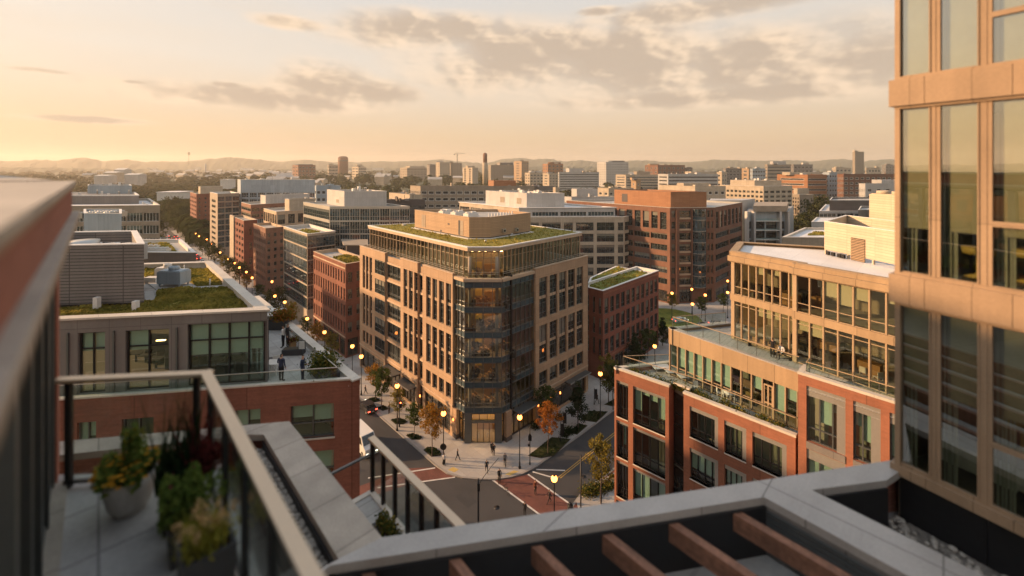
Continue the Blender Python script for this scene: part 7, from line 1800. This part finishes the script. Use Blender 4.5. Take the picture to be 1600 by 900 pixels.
# west terrace
tz = ZTF
def trough(label, c, t_, L_, w_, h, mat='pot_dark'):
    t = thing('planter', label, 'planter', (*c, tz)); g = MB(); g.cbox(c, t_, L_, w_, tz, tz + h); g.build('trough', mat, t); g = MB(); g.cbox(c, t_, L_*.92, w_*.8, tz + h, tz + h + .02); g.build('soil', 'soil', t)
q = W2(508, 588, tz); trough('wide dark planter box at the terrace corner', q, U, 2.2, 1.1, .5); shrubs('round_shrub', 'bright green shrub in the corner planter of the brick terrace', [along(q, U, -.3), along(q, U, .9)], tz + .4, 2600, .09, ('leaf_green', 'leaf_olive'), .42, 1.0)
q = W2(459, 553, tz); trough('long low black planter bench on the brick terrace', q, nrm(1, .05), 1.5, .6, .42); t = thing('menu_board', 'small white board standing on the black planter bench', 'board', (q[0] + .7, q[1] - .2, tz + .45)); g = MB(); g.cbox((q[0] + .7, q[1] - .2), (1, 0), .42, .04, tz + .46, tz + 1.05); g.build('panel', 'white_trim', t); g = MB(); g.cbox((q[0] + .7, q[1] - .17), (1, 0), .5, .02, tz + .45, tz + 1.1); g.build('backing', 'sign_black', t)
q = W2(425, 513, tz); trough('dark planter at the far end of the brick terrace', q, (1, 0), 3., .9, .9); q = W2(441, 513, tz); shrubs('rust_shrub', 'rust coloured shrub behind the embracing pair', [add(q, (-.5, 0)), add(q, (.6, 0))], tz + .8, 1800, .1, ('leaf_orange', 'leaf_olive'), .3, .9)
q = W2(457, 541, tz); trough('small brown pot against the terrace side wall', q, U, .5, .4, .4, 'furniture_warm'); shrubs('low_plant', 'low brownish plant in the pot by the terrace side wall', [q, add(q, (.1, .1))], tz + .38, 400, .07, ('leaf_olive', 'leaf_burgundy'), .18, .35)
table('white terrace table beside the pavilion glass', W2(427, 583, tz), (1, 0), .9, .8, tz); chair('white chair at the pavilion terrace table', W2(432, 577, tz), .5, tz, 'white_trim'); chair('dark chair close to the pavilion glass edge', W2(424, 570, tz), 1.9, tz, 'pot_dark')
table('far white table on the brick terrace', W2(427, 505, tz), (1, 0), 1.6, .9, tz); table('far pale table behind the rust shrub', W2(433, 497, tz), (1, 0), 1.6, .9, tz)
# ---------------------------------------------------------------- the city further out
FW = lambda fm='white_trim': wst('pane_far', fm, 1, (), .25, .1)
def far(label, x0, x1, yt, d, wall, nf, n=1, xc=None, frac=.94, hh=.5, name='office_building', mech=None, group=None, maxwin=16, base=3., fm='white_trim'):
    xc = x0 + (x1 - x0)*.12 if xc is None else xc
    sp = fspec(n, frac, nf, FW(fm), base, 1.8, .22, hh); nl = max(1, int(n*.5))
    B, p, z = obj_block(name, label, xc, yt, d, x0, x1, wall, fspec(nl, frac*.8, nf, FW(fm), base, 1.8, .22, hh), sp, vr=FR_, maxwin=maxwin, par=.6, cap=wall, roofm='roof_membrane')
    if len(p) and math.hypot(*sub(p[0], p[1])) > 90: pass
    if mech:
        m0, m1, my, mm = mech
        mp = blockpoly(m0 + (m1 - m0)*.2, d*1.02, m0, m1, U, FR_); B.mb('roof_plant', mm).prism(mp, z - .6, ZP(my, d*1.02), bottom=False)
    rq = random.Random(int(x0*7 + d)); ip = off_poly(p, 3.)
    for i in range(rq.randint(1, 3) if x1 - x0 > 12 else 0):
        a_, b_ = rq.random(), rq.random(); q = add(mul(ip[0], (1-a_)*(1-b_)), mul(ip[1], a_*(1-b_)), mul(ip[2], a_*b_), mul(ip[3], (1-a_)*b_)); k_ = d/660
        B.mb('roof_box', rq.choice([wall, 'grey_panel', 'white_panel', 'cream_stone'])).cbox(q, FR_, rq.uniform(2.5, 7)*k_, rq.uniform(3, 8), z - .6, z + rq.uniform(.6, 2.4)*k_)
        if rq.random() < .4: B.mb('antenna_mast', 'dark_metal').tube((q[0], q[1], z), (q[0], q[1], z + rq.uniform(4, 9)*k_), .12*k_, .06*k_, 4)
    if (x1 - x0) > 18: vents(B, off_poly(p, 3), z - .6, 5, wall, 1.2, 2.6)
    B.finish(); return B
far('long office with black top storey and pale window rows', 641, 835, 291, 262, 'beige_panel', 7, 16, 657, .8, .5, mech=(763, 806, 282, 'orange_siding'), maxwin=40)
far('dark blue glass block behind the white plant room office', 600, 664, 312, 205, 'dark_siding', 6, 6, 604, .9, .6, fm='mullion_grey')
far('low cream rooftop in front of the black topped office', 608, 660, 304, 236, 'cream_stone', 5, 5, 640)
far('grey glass office with rooftop pipes beside the blue plant storey', 488, 532, 290, 250, 'blue_panel', 7, 5, 494, .8)
far('flat white roofed building among the vents behind the cream office', 882, 965, 308, 235, 'white_panel', 6, 8, 893, mech=(893, 934, 295, 'white_panel'))
far('small cream block with lit end behind the cream office', 934, 990, 294, 300, 'cream_stone', 6, 5, 951, .7)
far('narrow ochre stair tower above the roofs', 986, 1001, 280, 330, 'tan_siding', 7, 1, 994, .3)
far('low grey brown roof behind the white plant room', 808, 866, 291, 310, 'grey_panel', 6, 6, 815)
far('thin cream stair tower near the white flat roof', 864, 874, 293, 280, 'cream_stone', 6, 1, 868, .3)
far('long cream office with lit side and grey plain end', 1030, 1134, 291, 255, 'cream_stone', 7, 5, 1086, .6, mech=(1058, 1110, 286, 'cream_stone'))
far('white office with square windows beside the tower edge', 1342, 1480, 287, 245, 'white_panel', 8, 9, 1352, .5, .5, mech=(1362, 1440, 281, 'white_panel'))
far('wide red brick hall with rows of dark windows', 1308, 1470, 272, 420, 'terracotta', 7, 18, 1318, .62, .5, maxwin=60)
far('stepped orange brick terraces with glowing bands', 1214, 1292, 273, 440, 'orange_siding', 6, 1, 1262, .96, .4, mech=(1222, 1284, 269, 'cream_stone'))
far('white and blue block beside the orange terraces', 1286, 1308, 269, 450, 'blue_panel', 7, 3, 1296, .7)
far('slim grey brown high rise on the skyline near the tower', 1332, 1350, 237, 900, 'beige_panel', 14, 4, 1336, .5, .5)
far('square brown block with lit end among far trees', 457, 493, 258, 1080, 'terracotta', 5, 5, 466, .6, mech=(462, 489, 256.5, 'grey_panel'))
far('small flat brown building next to the dark round tower', 512, 528, 257.5, 1500, 'beige_panel', 4, 3)
far('beige mound shaped hall past the dark round tower', 550, 572, 261, 1500, 'cream_stone', 4, 4, 560, mech=(556, 566, 257, 'cream_stone'))
far('pale pink block with sunlit end on the skyline', 625, 667, 262, 1300, 'beige_panel', 5, 6, 636, .6, mech=(634, 664, 259.5, 'cream_stone'))
far('narrow dark block beside the pale pink one', 667, 681, 257, 1250, 'grey_panel', 7, 2, 671, .5)
far('tall pale twin office under the crane', 681, 703, 253.5, 1200, 'cream_stone', 8, 4, 687, .5)
far('second pale office under the crane, slightly lower', 701, 722, 254.5, 1230, 'beige_panel', 8, 4, 704, .5)
far('striped pale apartment tower in front of the crane', 723, 747, 262, 900, 'cream_stone', 8, 5, 738, .5, .8, mech=(728, 742, 259, 'cream_stone'))
far('grid fronted office behind the slender tower', 763, 803, 258, 1050, 'beige_panel', 8, 9, 767, .6, .5, mech=(776, 802, 254, 'grey_panel'))
far('plain tan tower with bright sunlit side', 803, 826, 252, 1000, 'tan_siding', 9, 3, 815, .5, .5)
far('low stepped pale block before the plain tan tower', 820, 849, 270, 820, 'cream_stone', 5, 4, 828, .7, mech=(826, 846, 267, 'white_panel'))
far('orange brown block with flat top on the skyline', 848, 880, 256, 1100, 'orange_siding', 6, 4, 856, .6, mech=(856, 876, 253.5, 'terracotta'))
far('cream block half hidden by the banded white office', 848, 872, 271, 750, 'cream_stone', 6, 3, 858, .6)
far('white office with long dark window bands', 872, 936, 269, 700, 'white_panel', 8, 1, 873.5, .97, .5, mech=(884, 912, 263, 'white_panel'))
far('big pale slab office with sunlit end on the skyline', 933, 982, 253.5, 950, 'white_panel', 9, 8, 947, .5, .4, mech=(950, 976, 251, 'grey_panel'))
far('grey terraced office with cream end bay', 962, 1030, 273, 640, 'cream_stone', 7, 1, 978, .97, .5, mech=(990, 1016, 268, 'beige_panel'))
far('orange and brown hall with dark front', 1008, 1070, 258, 900, 'terracotta', 5, 6, 1028, .5, mech=(1012, 1030, 256, 'tan_siding'))
far('long white banded office across the middle of the skyline', 1028, 1122, 272, 600, 'white_panel', 6, 1, 1044, .98, .5, mech=(1070, 1120, 268, 'cream_stone'))
far('cream cube beside the long white banded office', 1119, 1136, 269, 620, 'cream_stone', 5, 2, 1128, .5)
far('flat grey office with pale roof edge', 1130, 1162, 263, 760, 'grey_panel', 6, 5, 1134, .8)
far('ochre ended office next to the blue grey block', 1159, 1178, 263, 720, 'tan_siding', 6, 3, 1170, .6)
far('blue grey curved block on the skyline', 1172, 1196, 263.5, 690, 'blue_panel', 6, 5, 1176, .8)
far('wide pale office with layered roof terraces', 1195, 1236, 257, 800, 'beige_panel', 7, 1, 1199, .97, .5, mech=(1203, 1228, 252, 'white_panel'))
far('dim long office beneath the wooded hill', 1234, 1270, 257, 1000, 'grey_panel', 5, 5, 1240, .7, mech=(1252, 1264, 254, 'cream_stone'))
far('small dark office beside the orange and brown hall', 1055, 1082, 262, 1100, 'dark_siding', 4, 4, 1058, .7)
far('pale block under the hill before the slim high rise', 1300, 1330, 262, 1000, 'cream_stone', 4, 4, 1306, .6)
far('low pale shed with lit gable near the slim high rise', 1352, 1376, 262, 900, 'cream_stone', 4, 4, 1357, .6)
far('distant grey slab beyond the slim high rise', 1378, 1404, 258, 1300, 'grey_panel', 5, 4, 1384, .6)
# dark round topped tower, slender tower, water tower, mast, crane
def lathe_thing(name, label, cat, px, d, prof, mat, part='shaft', n=20, extra=None):
    c = WD(px, d); t = thing(name, label, cat, (*c, 0)); g = MB(); g.lathe(prof, (*c, 0), n); g.build(part, mat, t)
    if extra: g = MB(); g.lathe(extra[0], (*c, 0), n); g.build(extra[2], extra[1], t)
    return t
zt = lambda y, d: ZP(y, d)
d = 1600; r = 7.5/660*d
lathe_thing('round_tower', 'dark round topped tower standing alone on the skyline', 'tower', 536, d, [(r, 0), (r, zt(248, d)), (r*.9, zt(245.5, d)), (r*.55, zt(244.2, d)), (.1, zt(243.8, d))], 'terracotta', 'tower_body', 20, ([(r*1.01, zt(252, d)), (r*1.03, zt(252, d) + 1), (r*1.03, zt(250.5, d)), (r*1.0, zt(250.5, d) + 1)], 'dark_siding', 'window_band'))
d = 950; r = 4/660*d
lathe_thing('slender_tower', 'slender pale tower with reddish round top', 'tower', 758, d, [(r, 0), (r, zt(255, d)), (r*.9, zt(254, d))], 'cream_stone', 'tower_body', 14, ([(r*.8, zt(254.5, d)), (r*.82, zt(241, d)), (r*.5, zt(239, d)), (.1, zt(238.6, d))], 'terracotta', 'tower_head'))
d = 3300
lathe_thing('water_tower', 'water tower silhouette on the wooded ridge', 'water tower', 295, d, [(2.2, 60), (1.6, zt(243, d))], 'grey_panel', 'stem', 10, ([(2, zt(242.6, d)), (8, zt(240.5, d)), (8.5, zt(239, d)), (5, zt(237.6, d)), (.2, zt(237.2, d))], 'beige_panel', 'tank'))
d = 1700
lathe_thing('chimney_stack', 'thin white chimney rising from the far trees', 'chimney', 321, d, [(3.4, 0), (2.6, zt(255.5, d))], 'white_panel', 'stack', 10)
c = WD(714.5, 1250); t = thing('tower_crane', 'tower crane over the pale twin offices', 'crane', (*c, 0)); g = MB(); zz = zt(240.5, 1250)
for i, j in ((-1, -1), (1, -1), (1, 1), (-1, 1)): g.tube((c[0] + i, c[1] + j, 30), (c[0] + i, c[1] + j, zz), .35, .35, 4)
for k in range(14): z = 30 + (zz - 30)*k/14; g.tube((c[0] - 1, c[1] - 1, z), (c[0] + 1, c[1] - 1, z + 3.), .25, .25, 4)
g.build('mast', 'dark_metal', t); g = MB(); g.tube((c[0] - 9, c[1], zz), (c[0] + 22, c[1] + 6, zz + 1.2), .5, .4, 4); g.tube((c[0], c[1], zz), (c[0], c[1], zz + 6), .4, .2, 4); g.tube((c[0], c[1], zz + 6), (c[0] + 18, c[1] + 5, zz + 1), .15, .15, 4); g.tube((c[0], c[1], zz + 6), (c[0] - 8, c[1], zz), .15, .15, 4); g.build('jib', 'dark_metal', t); g = MB(); g.box(c[0] - 10, c[0] - 7, c[1] - 1, c[1] + 1, zz - 3, zz); g.build('counterweight', 'grey_panel', t)
# greenhouse-like white sheds in the west woods and scattered pale houses
for i, (px, py, w_, h_, d, m, lab) in enumerate(((165, 276, 22, 3, 800, 'white_panel', 'long white shed with sloping roof among the western trees'), (178, 272, 20, 4, 860, 'cream_stone', 'tall cream shed behind the long white one'), (212, 275, 22, 4, 820, 'white_panel', 'pale blue white shed with gabled roof in the woods'), (192, 268, 16, 5, 950, 'white_panel', 'small white hall behind the sheds in the woods'))):
    c = WD(px, d); k = d/660; z0 = ZP(py, d); t = thing('shed', lab, 'shed', (*c, z0)); g = MB(); L2, w2, hh = w_*k/2, 9., h_*k
    g.box(c[0] - L2, c[0] + L2, c[1] - w2, c[1] + w2, 0, z0 + hh*.6); g.build('wall', m, t); g = MB()
    a = [(c[0] - L2, c[1] - w2, z0 + hh*.6), (c[0] + L2, c[1] - w2, z0 + hh*.6), (c[0] + L2, c[1], z0 + hh), (c[0] - L2, c[1], z0 + hh)]; b = [(c[0] + L2, c[1] + w2, z0 + hh*.6), (c[0] - L2, c[1] + w2, z0 + hh*.6), a[3], a[2]]
    g.face(a); g.face(b); g.face([a[0], a[3], b[1]]); g.face([a[1], b[0], a[2]]); g.build('roof', 'white_trim', t)
rh = random.Random(3); proto = None
def house(px, d, z0, s, m):
    global proto
    if proto is None:
        proto = thing('pale_house', '', 'house'); g = MB(); g.box(-6, 6, -5, 5, -6, 5); g.build('wall', 'cream_stone', proto); g = MB(); g.face([(-6.4, -5.4, 5), (6.4, -5.4, 5), (6.4, 0, 8), (-6.4, 0, 8)]); g.face([(6.4, 5.4, 5), (-6.4, 5.4, 5), (-6.4, 0, 8), (6.4, 0, 8)]); g.face([(-6, -5, 5), (-6, 0, 7.9), (-6, 5, 5)]); g.face([(6, -5, 5), (6, 5, 5), (6, 0, 7.9)]); g.build('roof', 'roof_membrane', proto); o = proto
    else: o = dup(proto, (0, 0, 0))
    o.location = (*WD(px, d), z0); o.rotation_euler = (0, 0, rh.uniform(-.5, .5)); o.scale = (s*rh.uniform(.9, 2.), s, s*rh.uniform(.8, 1.4)); o['label'] = 'small pale building half sunk among far off trees'; o['group'] = 'pale buildings among the far trees'
for i in range(150):
    px = rh.choice((rh.uniform(130, 470), rh.uniform(400, 1400))); d = rh.uniform(700, 2600) if px > 420 else rh.uniform(900, 2800); house(px, d, rh.uniform(6, 11) + (d - 700)*.002, rh.uniform(.9, 1.9), '')
for i, (px, py, d, w_, lab) in enumerate(((262, 301, 400, 34, 'flat whitish roof in the trees behind the beige office'), (236, 262.5, 3050, 14, 'tiny white house row under the ridge'), (308, 262, 3080, 9, 'white villa under the water tower ridge'), (350, 281, 640, 12, 'cream house roof before the white framed glass office'), (590, 263, 3040, 16, 'long white hall near the beige mound'), (385, 262.5, 3060, 20, 'pale houses row at the foot of the ridge'))):
    c = WD(px, d); k = d/660; t = thing('low_building', lab, 'building', (*c, 0)); g = MB(); zz = ZP(py, d); g.box(c[0] - w_*k/2, c[0] + w_*k/2, c[1], c[1] + 18, max(0, zz - 14), zz); g.build('wall', 'white_trim', t); g = MB(); g.box(c[0] - w_*k/2 - .5, c[0] + w_*k/2 + .5, c[1] - .5, c[1] + 18.5, zz, zz + .6); g.build('roof', 'roof_white', t)
# woods: crowns of leaf clumps rolling away between the buildings
def wood(name, n, pick, size, seed, ls):
    rr = random.Random(seed); g = MB()
    for i in range(n):
        x, y, z0 = pick(rr); s = rr.uniform(.7, 1.3)*size; tone = rr.uniform(0, .8)
        for k in range(26):
            th = rr.uniform(0, 6.283); ph = rr.uniform(-.25, 1.5); q = rr.uniform(.75, 1.05)
            p = Vector((x + math.cos(th)*math.cos(ph)*s*q, y + math.sin(th)*math.cos(ph)*s*q, z0 + s*.8 + math.sin(ph)*s*.95*q))
            nx = Vector((math.cos(th)*math.cos(ph), math.sin(th)*math.cos(ph), math.sin(ph) + .2)).normalized(); a = nx.orthogonal().normalized()*ls*s*rr.uniform(.6, 1.2); b = nx.cross(a)*rr.uniform(.6, 1.)
            g.face([tuple(p - a - b*.4), tuple(p + b*.9 - a*.3), tuple(p + a + b*.3), tuple(p - b*.9 + a*.2)], r=min(1, max(0, tone + rr.uniform(-.15, .2))))
    o = g.build(name, 'leaf_far'); o['kind'] = 'stuff'; return o
def pk(x0, x1, d0, d1, keep=None):
    def f(rr):
        while True:
            d = d0 + (d1 - d0)*rr.random()**1.5; px = rr.uniform(x0, x1); x, y = WD(px, d)
            u, v = toUV((x, y))
            if u < 420 and VL - 6 < v < VC + 6: continue
            return x, y, rr.uniform(-2, 2)
    return f
wood('woods', 1500, pk(90, 480, 330, 1000), 6.5, 21, .42)
wood('woods', 1500, pk(380, 1500, 520, 1500), 6.5, 22, .42)
wood('woods', 2600, pk(-700, 2400, 1000, 3200), 11., 23, .45)
wood('woods', 420, pk(222, 318, 215, 420), 6.5, 24, .34)
wood('woods', 900, pk(-700, 90, 240, 1000), 6.5, 26, .42)
wood('woods', 900, pk(1480, 2500, 240, 1300), 6.5, 27, .42)
wood('woods', 160, pk(1225, 1330, 300, 420), 6.5, 25, .34)
# hills all round, with a wooded skin
random.seed(2)
def ridge(name, rad, hfun, th):
    g = MB(); n = 1100; vs = []; fs = []
    for i in range(n):
        a = 6.2832*i/n
        for k in range(9):
            u = k/8; r_ = rad + u*th; vs.append((math.sin(a)*r_, math.cos(a)*r_, -2 + hfun(a, i)*math.sin(min(1, u*1.35)*math.pi/2)**1.3 + random.uniform(-1, 1)*(4 + 5*u)))
    for i in range(n):
        j = (i + 1) % n
        for k in range(8): fs.append((i*9 + k, j*9 + k, j*9 + k + 1, i*9 + k + 1))
    g.mesh(vs, fs, 0, False); o = g.build(name, 'haze_hill'); o['kind'] = 'structure'; return o
def ang(px): return math.atan((px - HX)/F)
BUMPS = [(60, 250, 60), (130, 246.5, 40), (190, 249, 50), (250, 251, 40), (370, 246, 70), (330, 250, 50), (470, 250.5, 70), (600, 251.5, 90), (690, 249.5, 60), (810, 247.5, 45), (850, 248, 40), (900, 250, 50), (1000, 250.5, 80), (1130, 250, 90), (1220, 249, 60), (1300, 249.5, 70), (1390, 249, 70), (-60, 249, 100), (1500, 249, 80), (1650, 248, 100)]
def hf(a, i):
    h = 62.
    for px, y, w_ in BUMPS:
        b = ang(px); s = w_/F*math.cos(b)**2; dd = (a if a < math.pi else a - 6.2832) - b
        d_ = 5200*max(.35, math.cos(b)); hh = 46 + (260 - y)/660*d_; h = max(h, 30 + (hh - 30)*math.exp(-dd*dd/(2*s*s)) if abs(dd) < 4*s else 0)
    return h + 4*math.sin(i*.5) + 5*math.sin(i*.173)
ridge('hills', 4300, hf, 1500)
ridge('hills', 2900, lambda a, i: 30 + 9*math.sin(a*5 + 1) + 6*math.sin(a*13), 900)
for o in list(bpy.data.objects):
    if '_o' in o: del o['_o']
